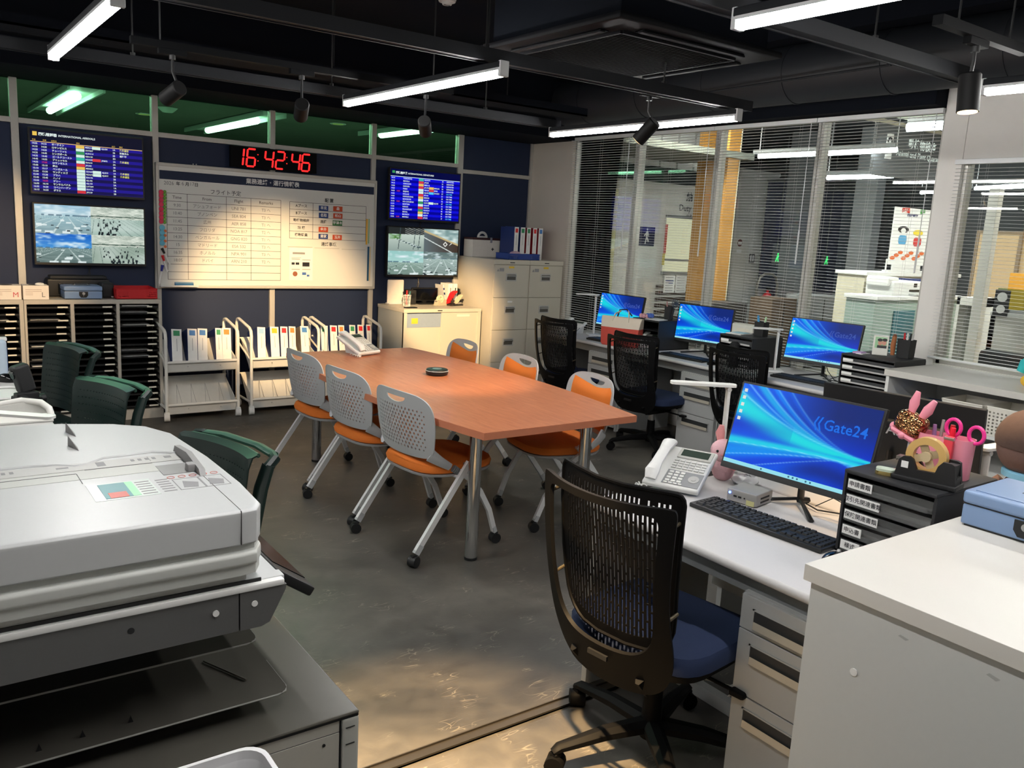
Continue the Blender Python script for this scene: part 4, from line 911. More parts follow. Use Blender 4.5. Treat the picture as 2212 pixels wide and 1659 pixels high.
# ================================================================ filing cabinets
def filing(lab, x0, w=.408):
    t = thing('filing_cabinet', lab, 'filing cabinet', (x0, 6.50, 0)); D = .62; H = 1.305
    MB().box(0, w, .012, D, .0, H-.03).build('cabinet_body', CREAM, t); MB().rbox(-.001, w+.001, -.004, D, H-.045, H, .004).build('top', CREAM, t)
    MB().box(w*.43, w*.56, -.0055, -.003, H-.03, H-.022).build('maker_plate', BLACK, t)
    for k in range(4):
        z0 = .03+k*.3075; z1 = z0+.3035
        d = MB().rbox(.006, w-.006, -.002, .014, z0, z1, .003).build('drawer', CREAM, t)
        zc = z0+.195; cx = w*.48
        MB().rbox(cx-.062, cx+.062, -.006, .0, zc-.042, zc+.032, .003).build('handle_plate', GREYP, d); MB().rbox(cx-.05, cx+.05, -.0075, -.005, zc-.03, zc+.022, .002).build('handle_recess', mat('dark recess', rgb(90, 88, 84), .4), d)
        MB().prism([(-.018, zc+.0), (-.02, zc+.008), (-.006, zc+.02), (-.006, zc+.0)], 'x', cx-.05, cx+.05).build('pull', METAL, d)
        if k == 3: MB().rbox(cx-.03, cx+.03, -.0035, -.001, z1-.03, z1-.012, .0005).build('sticker', MATS['yellow sticker'], d); MB().prism([(.03, z1-.06), (.055, z1-.06), (.043, z1-.035)], 'y', -.003, -.001).box(.06, .11, -.003, -.001, z1-.06, z1-.03).build('warning_print', GI, d)
        if k == 2 and x0 < 4.6: MB().rbox(cx-.028, cx+.028, -.0035, -.001, z1-.045, z1-.028, .0005).build('sticker', PAPER, d)
    return t
filing('left of the two tall cream four-drawer filing cabinets, lit yellow on its side', 4.472); filing('right of the two tall cream four-drawer filing cabinets, beside the window blinds', 4.882)
t = thing('document_case', 'white and maroon document case with a white handle on the filing cabinet', 'case', (4.50, 6.93, 1.305))
MB().rbox(0, .32, 0, .16, 0, .165, .004).build('case_body', mat('case white', rgb(236, 232, 224), .5), t); MB().rbox(-.002, .322, -.002, .162, .165, .185, .004).build('lid', mat('maroon', rgb(60, 30, 34), .5), t); MB().rbox(.20, .225, -.006, 0, .14, .19, .003).build('clasp', METAL, t)
MB().tube([(.16+.05*math.cos(a), .08, .185+.05*math.sin(a)) for a in [PI*k/10 for k in range(11)]], .012, n=8, sy=.8).rbox(.11, .21, .072, .088, .185, .2, .003).build('handle', WHITEP, t); text('+', .05, INK, t, frame((.235, -.001, .075), RX, UZ), bold=.003)
tray_basket('blue plastic tray on top of the filing cabinets', (4.82, 6.62, 1.306), .36, .22, .055, mat('blue plastic', rgb(28, 62, 140), .4))
t = thing('pink_fan', 'small pink furry handheld thing lying in the blue tray', 'handheld fan', (4.80, 6.64, 1.31)); MB().sph((0, 0, .045), .06, .04, .03).build('fluffy_head', mat('pale pink fur', rgb(226, 190, 206), .9, bump=.8), t); MB().tube([(.05, 0, .04), (.15, -.03, .055)], .008, n=8).build('handle', WHITEP, t)
for i, (x, w, c, tc, lab) in enumerate(((4.965, .03, NAVYC, None, 'dark blue binder lying behind the white binders on the filing cabinets'), (AY(1115.3, 520, 6.63).x-.02, .048, NAVYC, 'red', 'leftmost white binder on the filing cabinets, with a red tag'), (AY(1128.8, 520, 6.63).x-.02, .053, NAVYC, 'green', 'wide white binder with a green tag on the filing cabinets'), (AY(1141.6, 520, 6.63).x-.02, .047, mat('red binder board', rgb(150, 24, 36), .5), 'green', 'narrower white binder with a green tag on the filing cabinets'), (AY(1155, 520, 6.63).x-.02, .047, MATS.get('red binder board'), 'red', 'white binder with a red tag, second from the right on the filing cabinets'), (AY(1167.4, 520, 6.63).x-.02, .05, MATS.get('red binder board'), 'blue', 'white binder with a blue tag at the right end on the filing cabinets'))):
    if tc is None:
        t = thing('ring_binder', lab, 'binder', (4.93, 6.80, 1.305), group='binders on the filing cabinets'); MB().rbox(-.12, .05, 0, .04, 0, .31, .004).build('cover', c, t); continue
    b = binder(lab, 'binders on the filing cabinets', w, .305, .235, tc, cover=c or NAVYC); b.location = (x+.02, 6.63, 1.305)
# ================================================================ meeting table
def woodmat(name, a, b, rough=.35):
    m = bpy.data.materials.new(name); m.use_nodes = True; nt = m.node_tree; p = nt.nodes['Principled BSDF']
    tc = nt.nodes.new('ShaderNodeTexCoord'); mp = nt.nodes.new('ShaderNodeMapping'); mp.inputs['Scale'].default_value = (9, .9, 9)
    nt.links.new(tc.outputs['Object'], mp.inputs['Vector']); n = nt.nodes.new('ShaderNodeTexNoise'); n.inputs['Scale'].default_value = 6; n.inputs['Detail'].default_value = 8; n.inputs['Distortion'].default_value = 1.2
    nt.links.new(mp.outputs[0], n.inputs['Vector']); r = nt.nodes.new('ShaderNodeValToRGB'); r.color_ramp.elements[0].position = .32; r.color_ramp.elements[1].position = .7
    r.color_ramp.elements[0].color = a+(1,); r.color_ramp.elements[1].color = b+(1,); nt.links.new(n.outputs['Fac'], r.inputs[0]); nt.links.new(r.outputs[0], p.inputs['Base Color'])
    p.inputs['Roughness'].default_value = rough; p.inputs['Coat Weight'].default_value = .15; MATS[name] = m; return m
WOOD = woodmat('orange cherry laminate', rgb(178, 104, 70), rgb(200, 126, 88))
TZ = .70
def meeting_table():
    x0, x1, y0, y1 = 2.055, 2.985, 3.0, 5.38; xc = (x0+x1)/2; t = thing('meeting_table', 'long boat-shaped orange wood meeting table on chrome legs', 'table', (xc, (y0+y1)/2, 0))
    hl = (y1-y0)/2; pts = []
    def hw(y): return .465+.11*(1-(y/hl)**2)
    ys_ = [-hl+2*hl*i/16 for i in range(17)]
    for y in ys_: pts.append((hw(y), y))
    for y in reversed(ys_): pts.append((-hw(y), y))
    MB().prism(pts, 'z', TZ-.034, TZ).build('tabletop', WOOD, t)
    o = MB().prism([(x*1.0015, y*1.0006) for x, y in pts], 'z', TZ-.0335, TZ-.0012); o.build('edge_band', mat('orange edge band', rgb(198, 124, 94), .4), t)
    for sx, sy in ((-1, -1), (1, -1), (-1, 1), (1, 1)):
        x = sx*.345; y = sy*(hl-.24)
        l = MB().cyl((x, y, .012), (x, y, TZ-.04), .031, n=24).build('leg', CHROME, t); MB().cyl((x, y, 0), (x, y, .014), .032, n=20).build('foot', BLACK, l); MB().cyl((x, y, TZ-.046), (x, y, TZ-.033), .05, n=20).build('mounting_plate', METAL, l)
    MB().rbox(-.3, .3, -.02, .02, TZ-.07, TZ-.036, .003).rbox(-.015, .015, -hl+.25, hl-.25, TZ-.07, TZ-.036, .003).build('under_frame', BLACK, t)
    t2 = thing('speakerphone', 'round black speakerphone puck in the middle of the orange table', 'speakerphone', (2.603, 4.34, TZ))
    MB().lathe([(.052, 0), (.066, .006), (.069, .018), (.069, .026), (.064, .036), (.058, .038), (.0, .038)], n=28).build('body', BLACK, t2); MB().lathe([(.0, .0385), (.028, .0385), (.03, .0375)], n=24).build('top_disc', METAL, t2); MB().lathe([(.068, .026), (.0705, .027), (.068, .029)], n=28).build('trim_ring', GREYP, t2)
meeting_table()
# ================================================================ orange nesting chairs
SHELL = mat('grey perforated plastic', rgb(178, 181, 184), .42, noise=.02); LEGM = mat('silver grey leg paint', rgb(222, 223, 224), .38, .1, noise=.02)
ORANGE = mat('orange fabric', rgb(218, 116, 40), .82, noise=.10, scale=300, bump=.25)
def orange_chair():
    t = thing('nesting_chair', 'x', 'chair')
    def f(u, v):
        a = v/.335; return (u*1.085*(1-.05*(1-a)), -.20-.035*a+.05*(u/.235)**2+.05*max(0, .35-a)**1.5, .492+v*.925)
    W = .238; out = [(-.19, 0), (-.10, -.006), (.10, -.006), (.19, 0), (.215, .02), (.228, .06), (W, .13), (W, .22), (.226, .275), (.20, .308), (.165, .327), (.12, .336), (0, .34), (-.12, .336), (-.165, .327), (-.20, .308), (-.226, .275), (-W, .22), (-W, .13), (-.228, .06), (-.215, .02)]
    holes = []
    for j in range(11):
        for i in range(-8, 9):
            u = i*.0245+(.0122 if j % 2 else 0); v = .045+j*.0205; k = 1-abs(u)/.21
            if abs(u) > .195 or k <= 0: continue
            r = .0035+.004*min(1, k*1.6)*(.6+.4*math.sin(PI*(j+.5)/11)); holes.append(ellipse(u, v, r, r*1.25, 6))
    slot = [(-.075+.15*i/10, .308-.0*i) for i in range(11)]+[(.075*math.cos(PI*i/10), .306-.03*math.sin(PI*i/10)) for i in range(1, 10)]
    holes.append(slot)
    sheet('backrest_shell', chaikin(out), holes, f, SHELL, t, .006, .03)
    # rim bead
    # cushion on the front of the shell
    pad = MB(); n = 14; m_ = 9
    vs = []
    for side in (0, 1):
        for j in range(m_+1):
            for i in range(n+1):
                a = -1+2*i/n; tb = .262+.04*abs(a)**1.5; b = j/m_; u = a*.205*(1-.10*(1-b)**3-.08*b**6); v = .02+(tb-.02)*b
                e = max(0, 1-(abs(a))**6)*max(0, 1-abs(2*b-1)**6); x, y, z = f(u, v); vs.append((x, y+.006+(.024*math.sqrt(e) if side else 0), z))
    N = (n+1)*(m_+1)
    for s_ in (0, 1):
        for j in range(m_):
            for i in range(n): q = s_*N+j*(n+1)+i; pad.f.append((q, q+1, q+n+2, q+n+1))
    bd = [i for i in range(n+1)]+[(n+1)*j+n for j in range(1, m_+1)]+[(n+1)*m_+i for i in range(n-1, -1, -1)]+[(n+1)*j for j in range(m_-1, 0, -1)]
    for k in range(len(bd)): a_, b_ = bd[k], bd[(k+1) % len(bd)]; pad.f.append((a_, b_, b_+N, a_+N))
    pad.v = vs; pad.mi = [0]*len(pad.f); pad.build('back_pad', ORANGE, t)
    # seat
    def seatlay(z, k):
        o = []
        for i in range(28):
            a = 2*PI*i/28; c, s = math.cos(a), math.sin(a); e = .62; o.append((k*.24*abs(c)**e*(1 if c > 0 else -1), .045+k*.235*abs(s)**e*(1 if s > 0 else -1), z))
        return o
    sb = MB(); lay = [seatlay(z, k) for z, k in ((.408, .9), (.418, .985), (.434, 1.0), (.452, .97), (.463, .86), (.468, .6), (.468, .25))]
    for l in lay: sb.v.extend(l)
    for j in range(6):
        for i in range(28): sb.f.append((j*28+i, j*28+(i+1) % 28, (j+1)*28+(i+1) % 28, (j+1)*28+i))
    sb.f.append(tuple(range(27, -1, -1))); sb.f.append(tuple(6*28+i for i in range(28))); sb.mi = [0]*len(sb.f); sb.build('seat', ORANGE, t)
    pn = MB(); lay = [seatlay(z, k) for z, k in ((.392, .8), (.398, .96), (.41, .985), (.412, .9))]
    for l in lay: pn.v.extend(l)
    for j in range(3):
        for i in range(28): pn.f.append((j*28+i, j*28+(i+1) % 28, (j+1)*28+(i+1) % 28, (j+1)*28+i))
    pn.f.append(tuple(range(27, -1, -1))); pn.f.append(tuple(3*28+i for i in range(28))); pn.mi = [0]*len(pn.f); pn.build('seat_pan', SHELL, t)
    for s in (-1, 1):
        # arm from the shell's lower corner to the hinge
        MB().tube([(s*.205, -.155, .515), (s*.228, -.115, .485), (s*.243, -.06, .452)], [.034, .026, .019], n=8, sy=.45).build('back_arm', SHELL, t)
        sl = MB()
        for k in range(5): p = Vector((s*.246, -.045+k*.0085, .445-k*.006)); sl.tube([tuple(p), tuple(p+Vector((0, .005, -.0035)))], .019, n=8, sy=.62)
        sl.build('ribbed_sleeve', mat('sleeve grey', rgb(120, 124, 128), .5), t)
        # front leg: continues from the back arm through the hinge
        MB().tube([(s*.247, -.01, .425), (s*.247, .06, .375), (s*.243, .13, .30), (s*.236, .20, .19), (s*.23, .245, .07)], .0165, n=4, sx=1.15, sy=.75).build('leg', LEGM, t)
        MB().tube([(s*.268, .035, .47), (s*.268, -.255, .075)], .0175, n=4, sx=1.15, sy=.75).build('leg', LEGM, t)
        MB().cyl((s*.235, .03, .455), (s*.286, .03, .455), .008, n=10).build('hinge_bolt', METAL, t)
        MB().tube([(s*.268, -.235, .10), (s*.268, -.262, .062)], .019, n=4, sx=1.15, sy=.8).build('leg_cap', SHELL, t); MB().tube([(s*.231, .238, .09), (s*.229, .25, .06)], .018, n=4, sx=1.15, sy=.8).build('leg_cap', SHELL, t)
        caster(t, (s*.268, -.272, 0), .027, BLACK, .02, yaw=.35*s); caster(t, (s*.229, .255, 0), .027, BLACK, .02, yaw=-.2)
    MB().tube([(-.24, .10, .385), (.24, .10, .385)], .010, n=8).tube([(-.262, -.02, .40), (.262, -.02, .40)], .010, n=8).build('seat_bar', LEGM, t)
    return t
oc = orange_chair()
oc.location = (2.13, 3.575, 0); oc.rotation_euler = (0, 0, math.radians(-90+5)); oc['label'] = 'orange chair with grey perforated back nearest the camera on the left side of the table'; oc['group'] = 'orange nesting chairs round the meeting table'
for x, y, r, lab in ((2.12, 4.20, -86, 'middle of the three orange chairs on the left side of the table'), (2.13, 4.83, -87, 'furthest orange chair on the left side of the table, in front of the book carts'),
                     (2.97, 3.58, 80, 'orange chair facing the camera at the right side of the table nearest corner'), (2.98, 4.28, 82, 'middle of the three orange chairs on the right side of the table'), (2.99, 4.97, 82, 'furthest orange chair on the right side of the table, in front of the cabinet doors')):
    dup(oc, (x, y, 0), math.radians(r), lab)
# ================================================================ black mesh office chairs
MESHB = mat('black mesh plastic', rgb(14, 14, 15), .55, spec=.12, noise=.05); BLUEF = mat('navy blue fabric', rgb(28, 42, 74), .85, noise=.1, scale=250, bump=.2)
def mesh_chair(lab, seatm=BLUEF):
    t = thing('office_chair', lab, 'chair', group='black mesh office chairs')
    def fr(u, v, off=0.0):
        a = (v-.36)/.57; return (u, -.225-.115*a-.03*math.sin(PI*min(1, max(0, a)))-off+.06*(u/.23)**2, v)
    out = [(-.12, .335), (.12, .335), (.182, .37), (.212, .43), (.222, .50), (.218, .62), (.232, .88), (.232, .915), (.222, .925), (.12, .918), (0, .916), (-.12, .918), (-.222, .925), (-.232, .915), (-.232, .88), (-.218, .62), (-.222, .50), (-.212, .43), (-.182, .37)]
    op = [(-.085, .462), (-.13, .478), (-.162, .51), (-.176, .56), (-.182, .64), (-.192, .86), (-.188, .888), (-.17, .898), (0, .893), (.17, .898), (.188, .888), (.192, .86), (.182, .64), (.176, .56), (.162, .51), (.13, .478), (.085, .462), (0, .458)]
    out = chaikin(out); op = chaikin(op); sheet('rear_frame', out, [op[::-1]], lambda u, v: fr(u, v, .03), MESHB, t, .012, .035)
    def fm(u, v):
        a = (v-.46)/.5; x, y, z = fr(u, v, -.022-.018*a); return (x, y+.022*math.sin(PI*min(1, max(0, 1-a*1.25)))*(1-(u/.23)**2), z+.012)
    out2 = [(-.10, .455), (.10, .455), (.155, .475), (.19, .52), (.20, .60), (.214, .90), (.208, .93), (.19, .938), (0, .93), (-.19, .938), (-.208, .93), (-.214, .90), (-.20, .60), (-.19, .52), (-.155, .475)]
    out2 = chaikin(out2, 1); hs = []
    for i in range(-13, 14):
        u0 = i*.0132; tp = .905; bt = .488+.035*(abs(u0)/.18)**3; k = 0; v = bt+(.0 if i % 2 else -.026)
        while v < tp:
            a0 = max(v, bt); b0 = min(v+.047, tp)
            if b0-a0 > .012: s0 = 1+.1*(a0-.5); hs.append([(u0*s0-.0029, a0), (u0*s0+.0029, a0), (u0*s0+.0029, b0), (u0*s0-.0029, b0)])
            v += .053
    sheet('mesh_back', out2, hs, fm, mat('black mesh membrane', rgb(12, 12, 14), .55, noise=0, spec=.15), t, .003, .06)
    MB().tube([fm(u, v) for u, v in out2], .006, n=6, closed=True).build('mesh_rim', MESHB, t)
    for s in (-1, 1):
        for v in (.86, .60): a = fr(s*.205, v, .025); b = fm(s*.205, v); MB().cyl(a, b, .005, n=8).build('frame_link', mat('brass pin', rgb(90, 82, 66), .4, .6), t)
        MB().tube([fr(s*.12, .40, .02), (s*.115, -.2, .345), (s*.10, -.09, .335), (s*.08, .02, .36)], [.028, .024, .02, .018], n=8, sy=.5).build('back_support', MESHB, t)
    # nameplate
    MB().box(-.035, .035, *(lambda p: (p[1]-.016, p[1]-.008))(fr(0, .43, .03)), .424, .438).build('nameplate', BLACK, t)
    # seat
    def lay(z, k, dy=0): 
        o = []
        for i in range(28):
            a = 2*PI*i/28; c, s = math.cos(a), math.sin(a); e = .45; o.append((k*.245*abs(c)**e*(1 if c > 0 else -1), .03+dy+k*.235*abs(s)**e*(1 if s > 0 else -1), z-(.02 if s > .6 else 0)))
        return o
    for nm_, ly, mm in (('seat', ((.398, .93), (.41, 1.0), (.44, 1.0), (.458, .96), (.468, .85), (.466, .4)), seatm), ('seat_shell', ((.355, .55), (.375, .9), (.40, .95), (.405, .9)), MESHB)):
        b = MB(); L = [lay(z, k) for z, k in ly]
        for l in L: b.v.extend(l)
        for j in range(len(L)-1):
            for i in range(28): b.f.append((j*28+i, j*28+(i+1) % 28, (j+1)*28+(i+1) % 28, (j+1)*28+i))
        b.f += [tuple(range(27, -1, -1)), tuple((len(L)-1)*28+i for i in range(28))]; b.mi = [0]*len(b.f); b.build(nm_, mm, t)
    MB().rbox(-.09, .09, -.14, .12, .305, .36, .015).cyl((.08, .02, .33), (.26, .02, .325), .006, n=8).rbox(.25, .30, .0, .04, .315, .335, .008).build('mechanism', MESHB, t)
    MB().cyl((0, 0, .20), (0, 0, .31), .022, n=16).build('gas_lift', METAL, t); MB().cyl((0, 0, .06), (0, 0, .235), .034, .028, n=18).build('column', MESHB, t)
    for k in range(5):
        a = math.radians(90+72*k+14); d = Vector((math.cos(a), math.sin(a), 0))
        MB().tube([tuple(d*.02+Vector((0, 0, .10))), tuple(d*.16+Vector((0, 0, .098))), tuple(d*.315+Vector((0, 0, .078))), tuple(d*.335+Vector((0, 0, .066)))], [.034, .029, .02, .014], n=8, sx=.8, sy=1.0).build('base_leg', MESHB, t)
        caster(t, tuple(d*.325), .029, MESHB, .026, yaw=a+.9)
    return t
mc = mesh_chair('large black mesh office chair with blue seat in the foreground at the near desk'); mc.location = (1.82, 1.655, 0); mc.rotation_euler = (0, 0, math.radians(-82))
for x, y, r, lab in ((4.62, 5.40, -86, 'black mesh chair furthest away, in front of the tall filing cabinets'), (4.575, 4.44, -85, 'black mesh chair at the middle window desk, behind the red and cream tote bag'), (4.84, 3.68, -87, 'black mesh chair of the window desk partly behind the nearest lit monitor')):
    c = dup(mc, (x, y, 0), math.radians(r), lab); c.scale = (1, 1, .94)
c = dup(mc, (3.72, 1.42, 0), math.radians(84), 'black mesh chair at the right edge behind the brown soft toy')
# ================================================================ dark green perforated chairs on the left
DG = mat('dark green plastic', rgb(24, 40, 38), .3, noise=.05); DGT = mat('green plastic edge', rgb(44, 78, 66), .35, noise=.05)
def green_chair():
    t = thing('perforated_chair', 'x', 'chair', group='dark green perforated chairs left of the meeting table')
    def f(u, v):
        a = (v-.45)/.37; y = -.20-.05*a; z = v
        if v > .80: k = (v-.80)/.06; y -= .035*math.sin(k*PI/2); z = .80+.012*math.sin(k*PI)
        return (u, y+.05*(u/.24)**2, z)
    out = [(-.18, .46), (.18, .46), (.205, .49), (.22, .80), (.22, .845), (.2, .86), (-.2, .86), (-.22, .845), (-.22, .80), (-.205, .49)]
    hs = []
    for j in range(9):
        for i in range(-9, 10):
            hs.append(ellipse(i*.0195+(.005 if j % 2 else 0), .50+j*.032, .0052, .0026, 4))
    sheet('back_panel', chaikin(out, 1), hs, f, DG, t, .005, .04)
    for s in (-1, 1):
        MB().tube([(s*.225, .02, .40), (s*.225, -.16, .43), (s*.228, -.205, .52), (s*.23, -.245, .70), (s*.232, -.272, .775)], [.026, .034, .036, .034, .030], n=8, sx=.45, sy=1.0).build('back_upright', DG, t)
        MB().tube([(s*.232, -.268, .765), (s*.234, -.298, .792), (s*.20, -.312, .797)], [.018, .018, .014], n=8).build('handle_corner', DG, t)
        MB().tube([(s*.22, .22, .41), (s*.235, .26, .2), (s*.24, .30, .0)], .013, n=8).build('leg', DG, t); MB().tube([(s*.22, -.12, .41), (s*.235, -.2, .2), (s*.24, -.28, .0)], .013, n=8).build('leg', DG, t)
    MB().tube([(-.205, -.312, .797), (-.1, -.328, .804), (.1, -.328, .804), (.205, -.312, .797)], .015, n=8, sx=.7, sy=1.3).build('handle_bar', DGT, t)
    MB().tube([f(-.2, .855), f(-.1, .858), f(.1, .858), f(.2, .855)], .008, n=8).build('top_lip', DGT, t)
    MB().rbox(-.225, .225, -.19, .25, .405, .44, .016, seg=3).build('seat', DG, t)
    return t
gc = green_chair(); gc.location = (.50, 5.17, 0); gc.rotation_euler = (0, 0, math.radians(106)); gc['label'] = 'dark green perforated chair furthest left, in front of the letter trays'
dup(gc, (.50, 4.02, 0), math.radians(110), 'dark green perforated chair in the middle, just above the copier lid'); dup(gc, (.635, 2.82, 0), math.radians(106), 'dark green perforated chair right behind the copier')
# ================================================================ desks
def desk(lab, x0, x1, y0, y1, front, ped=None, edge=.012):
    """front: -1 the drawers face -X, +1 they face +X"""
    t = thing('office_desk', lab, 'desk', ((x0+x1)/2, (y0+y1)/2, 0)); w = (x1-x0)/2; h = (y1-y0)/2; D = .70
    MB().rbox(-w, w, -h, h, D-.028, D, edge, seg=3).build('desktop', DESKW, t)
    bk = -front*w
    MB().box(bk-.012 if bk > 0 else bk, bk if bk > 0 else bk+.012, -h+.02, h-.02, .25, D-.03).build('modesty_panel', DESKG, t)
    MB().box(front*(w-.04), front*(w-.055), -h+.03, h-.03, D-.085, D-.028).build('front_rail', mat('dark desk rail', rgb(110, 113, 115), .45), t)
    for s in (-1, 1): MB().box(-w+.04, w-.04, s*(h-.012)-.012, s*(h-.012)+.012, .0, D-.028).build('side_leg', DESKG, t)
    if ped:
        ya, yb, hs = ped; ya -= (y0+y1)/2; yb -= (y0+y1)/2; fx = front*(w-.012); bxx = -front*(w-.06)
        MB().box(min(fx-front*.012, bxx), max(fx-front*.012, bxx), ya, yb, .03, D-.075).build('pedestal_body', DESKG, t)
        z = .035
        for hh in hs:
            z1 = z+hh; d = MB().rbox(min(fx, fx-front*.012), max(fx, fx-front*.012), ya+.002, yb-.002, z, z1-.004, .002).build('drawer', DESKG, t)
            a = fx+front*.002; zt = z1-.03-.01
            MB().box(fx-front*.004, a, ya+.05, yb-.05, zt-.052, zt).build('handle_recess', mat('dark handle gap', rgb(44, 46, 48), .5), d)
            MB().prism([(fx+front*.001, zt-.052), (fx+front*.012, zt-.050), (fx+front*.010, zt-.028), (fx+front*.001, zt-.034)], 'y', ya+.055, yb-.055).build('pull_lip', mat('champagne aluminium', rgb(190, 184, 170), .35, .3), d)
            MB().box(fx-front*.001, fx+front*.004, ya+.044, ya+.05, zt-.056, zt+.004).box(fx-front*.001, fx+front*.004, yb-.05, yb-.044, zt-.056, zt+.004).box(fx-front*.001, fx+front*.004, ya+.044, yb-.044, zt, zt+.004).build('handle_frame', DESKG, d)
            z = z1
    return t
NH = (.29, .195, .105)
desk('near desk with grey drawers where the foreground mesh chair stands', 1.87, 2.565, 1.055, 2.09, -1, (1.06, 1.415, NH), edge=.012)
desk('desk behind the nearest lit monitor, carrying the monitor seen from the back', 2.575, 3.27, 1.055, 2.09, 1, None)
desk('window desk furthest away, carrying the tote bag', 4.65, 5.30, 4.945, 5.97, -1, (4.96, 5.315, NH)); desk('middle window desk, between the tote bag desk and the column', 4.65, 5.30, 3.90, 4.935, -1, (3.91, 4.265, NH)); desk('window desk nearest the low shelf unit', 4.65, 5.30, 2.85, 3.89, -1, (2.87, 3.22, NH))
# ================================================================ monitors with the blue wallpaper
def wall(u, v):
    x = 1-u; base = mixc(C8(0, 44, 196), C8(0, 84, 228), .5+.5*math.sin(3*u+1)); base = mixc(base, C8(10, 38, 118), min(1, max(0, (u-.3)*2.4))*min(1, max(0, (v-.42)*2.6)))
    c = base; g = lambda d, w: math.exp(-(d/w)**2)
    for A, P_, wd, col, k in ((1.45, 2.0, .05, C8(0, 100, 235), .5), (1.10, 2.1, .045, C8(0, 140, 245), .7), (.84, 2.2, .06, C8(20, 180, 235), .8), (.60, 2.3, .07, C8(0, 92, 240), .7), (.36, 2.4, .15, C8(22, 214, 226), 1.0)):
        f = .405+A*x**P_; w = wd*(.10+x*1.0); c = mixc(c, col, k*math.exp(-abs((v-f)/w)**3)); c = mixc(c, C8(190, 245, 255), .6*g(v-(f+w*.8), .006+.006*x)*(.3+x*.7))
    for A, P_, wd, col, k in ((.44, 1.1, .07, C8(0, 60, 214), .8), (.24, 1.4, .09, C8(0, 150, 240), .8), (.10, 1.5, .06, C8(24, 208, 232), .95)):
        f = .385-A*(abs(u-.80)/.80)**P_-.03*u; w = wd*(.35+.8*abs(u-.75)); c = mixc(c, col, k*math.exp(-abs((v-f)/w)**3)); c = mixc(c, C8(200, 248, 255), .5*g(v-(f-w*.6), .006))
    if v < .33: d = .12+.18*math.sin(PI*min(1, max(0, (u-.35)/.75))); c = mixc(c, C8(4, 34, 120), .75*g(v-(d-.12), .09)*max(0, min(1, (u-.4)*4)))
    lo = .26-.05*u-.3*(u-.35)**2
    if u < .45: c = mixc(c, C8(0, 34, 180), .5*g(v-.5, .09)*(1-u*1.5))
    return c
GLOGO = emis('wallpaper logo', rgb(40, 112, 226), 1.0); GLOGO2 = emis('wallpaper logo faint', rgb(66, 88, 168), 1.0); TASK = emis('task bar', rgb(150, 222, 236), 1.0); ICO = emis('desktop icon', rgb(220, 226, 220), 1.0); ICY = emis('desktop icon yellow', rgb(230, 200, 90), 1.0)
SCRM = paintmat('monitor glow', 1.0)
def monitor(lab, c, yawd, tilt, w=.54, nx=150, ny=84, faint=False, foot=True, deskz=.70):
    h = w*.5975; yw = math.radians(yawd); t = thing('computer_monitor', lab, 'monitor', (c[0], c[1], deskz), yw); zc = c[2]-deskz
    M = Matrix.Translation((0, 0, zc)) @ Matrix.Rotation(-tilt, 4, 'X')      # local: screen faces -Y
    b = MB(); b.M = M; b.rbox(-w/2, w/2, -.004, .018, -h/2, h/2, .003).rbox(-w/2+.06, w/2-.06, .018, .05, -h/2+.03, h/2-.09, .012); b.build('case', BLACK, t)
    bz = .008; cb = .022
    if faint is not None:
        paint('screen', M @ frame((-w/2+bz, -.0052, -h/2+cb), (1, 0, 0), (0, 0, 1)), w-2*bz, h-cb-bz, nx, ny, wall, t, SCRM)
        q = MB(); q.M = M; q.box(-w/2+bz, w/2-bz, -.0058, -.0054, -h/2+cb, -h/2+cb+.0135); q.build('task_bar', TASK, t)
        q = MB(); q.M = M
        for k in (.30, .50, .53, .56, .62, .65): q.box(-w/2+w*k, -w/2+w*k+.006, -.0063, -.0058, -h/2+cb+.004, -h/2+cb+.010)
        q.build('task_icons', NAVYC if 0 else emis('task icon', rgb(60, 100, 130), 1.0), t)
        q = MB(); q.M = M
        for k in range(5): q.box(-w/2+.018, -w/2+.03, -.0063, -.0054, h/2-.038-k*.026, h/2-.026-k*.026)
        q.build('desktop_icons', ICO, t)
        text('Gate24', .052*w/.54, GLOGO2 if faint else GLOGO, t, M @ frame((w*.285, -.0066, h*.21), (1, 0, 0), (0, 0, 1)), 'logo_lettering', bold=.0006, align='CENTER')
        q = MB(); q.M = M
        for k in range(2):
            x = w*.075+k*.015*w/.54; s = w/.54; zc2 = h*.212
            q.prism([(x, zc2), (x+.010*s, zc2+.024*s), (x+.016*s, zc2+.024*s), (x+.006*s, zc2), (x+.016*s, zc2-.024*s), (x+.010*s, zc2-.024*s)], 'y', -.0066, -.0056)
        q.build('logo_chevrons', GLOGO2 if faint else GLOGO, t, smooth=False)
    else:
        text('JAPANNEXT', .052, mat('silver lettering', rgb(190, 192, 196), .4, .3), t, M @ frame((-.045, .0525, h*.14), (-1, 0, 0), (0, 0, 1)), 'brand_lettering', bold=.0004)
    if foot:
        top = M @ Vector((0, .03, -h/2+.09))
        MB().tube([tuple(top), (0, .055, .18), (0, .06, .02)], [.02, .018, .02], n=8, sy=.5).build('stand_neck', BLACK, t)
        MB().tube([(-.13, -.09, .006), (0, .055, .022), (.13, -.09, .006)], .010, n=6, sx=.6).tube([(0, .05, .018), (0, .11, .006)], .012, n=6).build('stand_foot', BLACK, t)
    return t
monitor('nearest large lit monitor with the blue Gate24 wallpaper', (2.462, 1.69, .942), -85, .29)
m3 = monitor('lit monitor on the window desk nearest the white column', (5.09, 3.40, .944), -82, .24, .52, 110, 62, True)
m2 = monitor('lit monitor on the middle window desk', (5.10, 4.475, .933), -81.5, .14, .505, 90, 50, True)
m1 = monitor('furthest lit monitor, behind the tote bag', (5.08, 5.42, .93), -86, .18, .515, 90, 50, True)
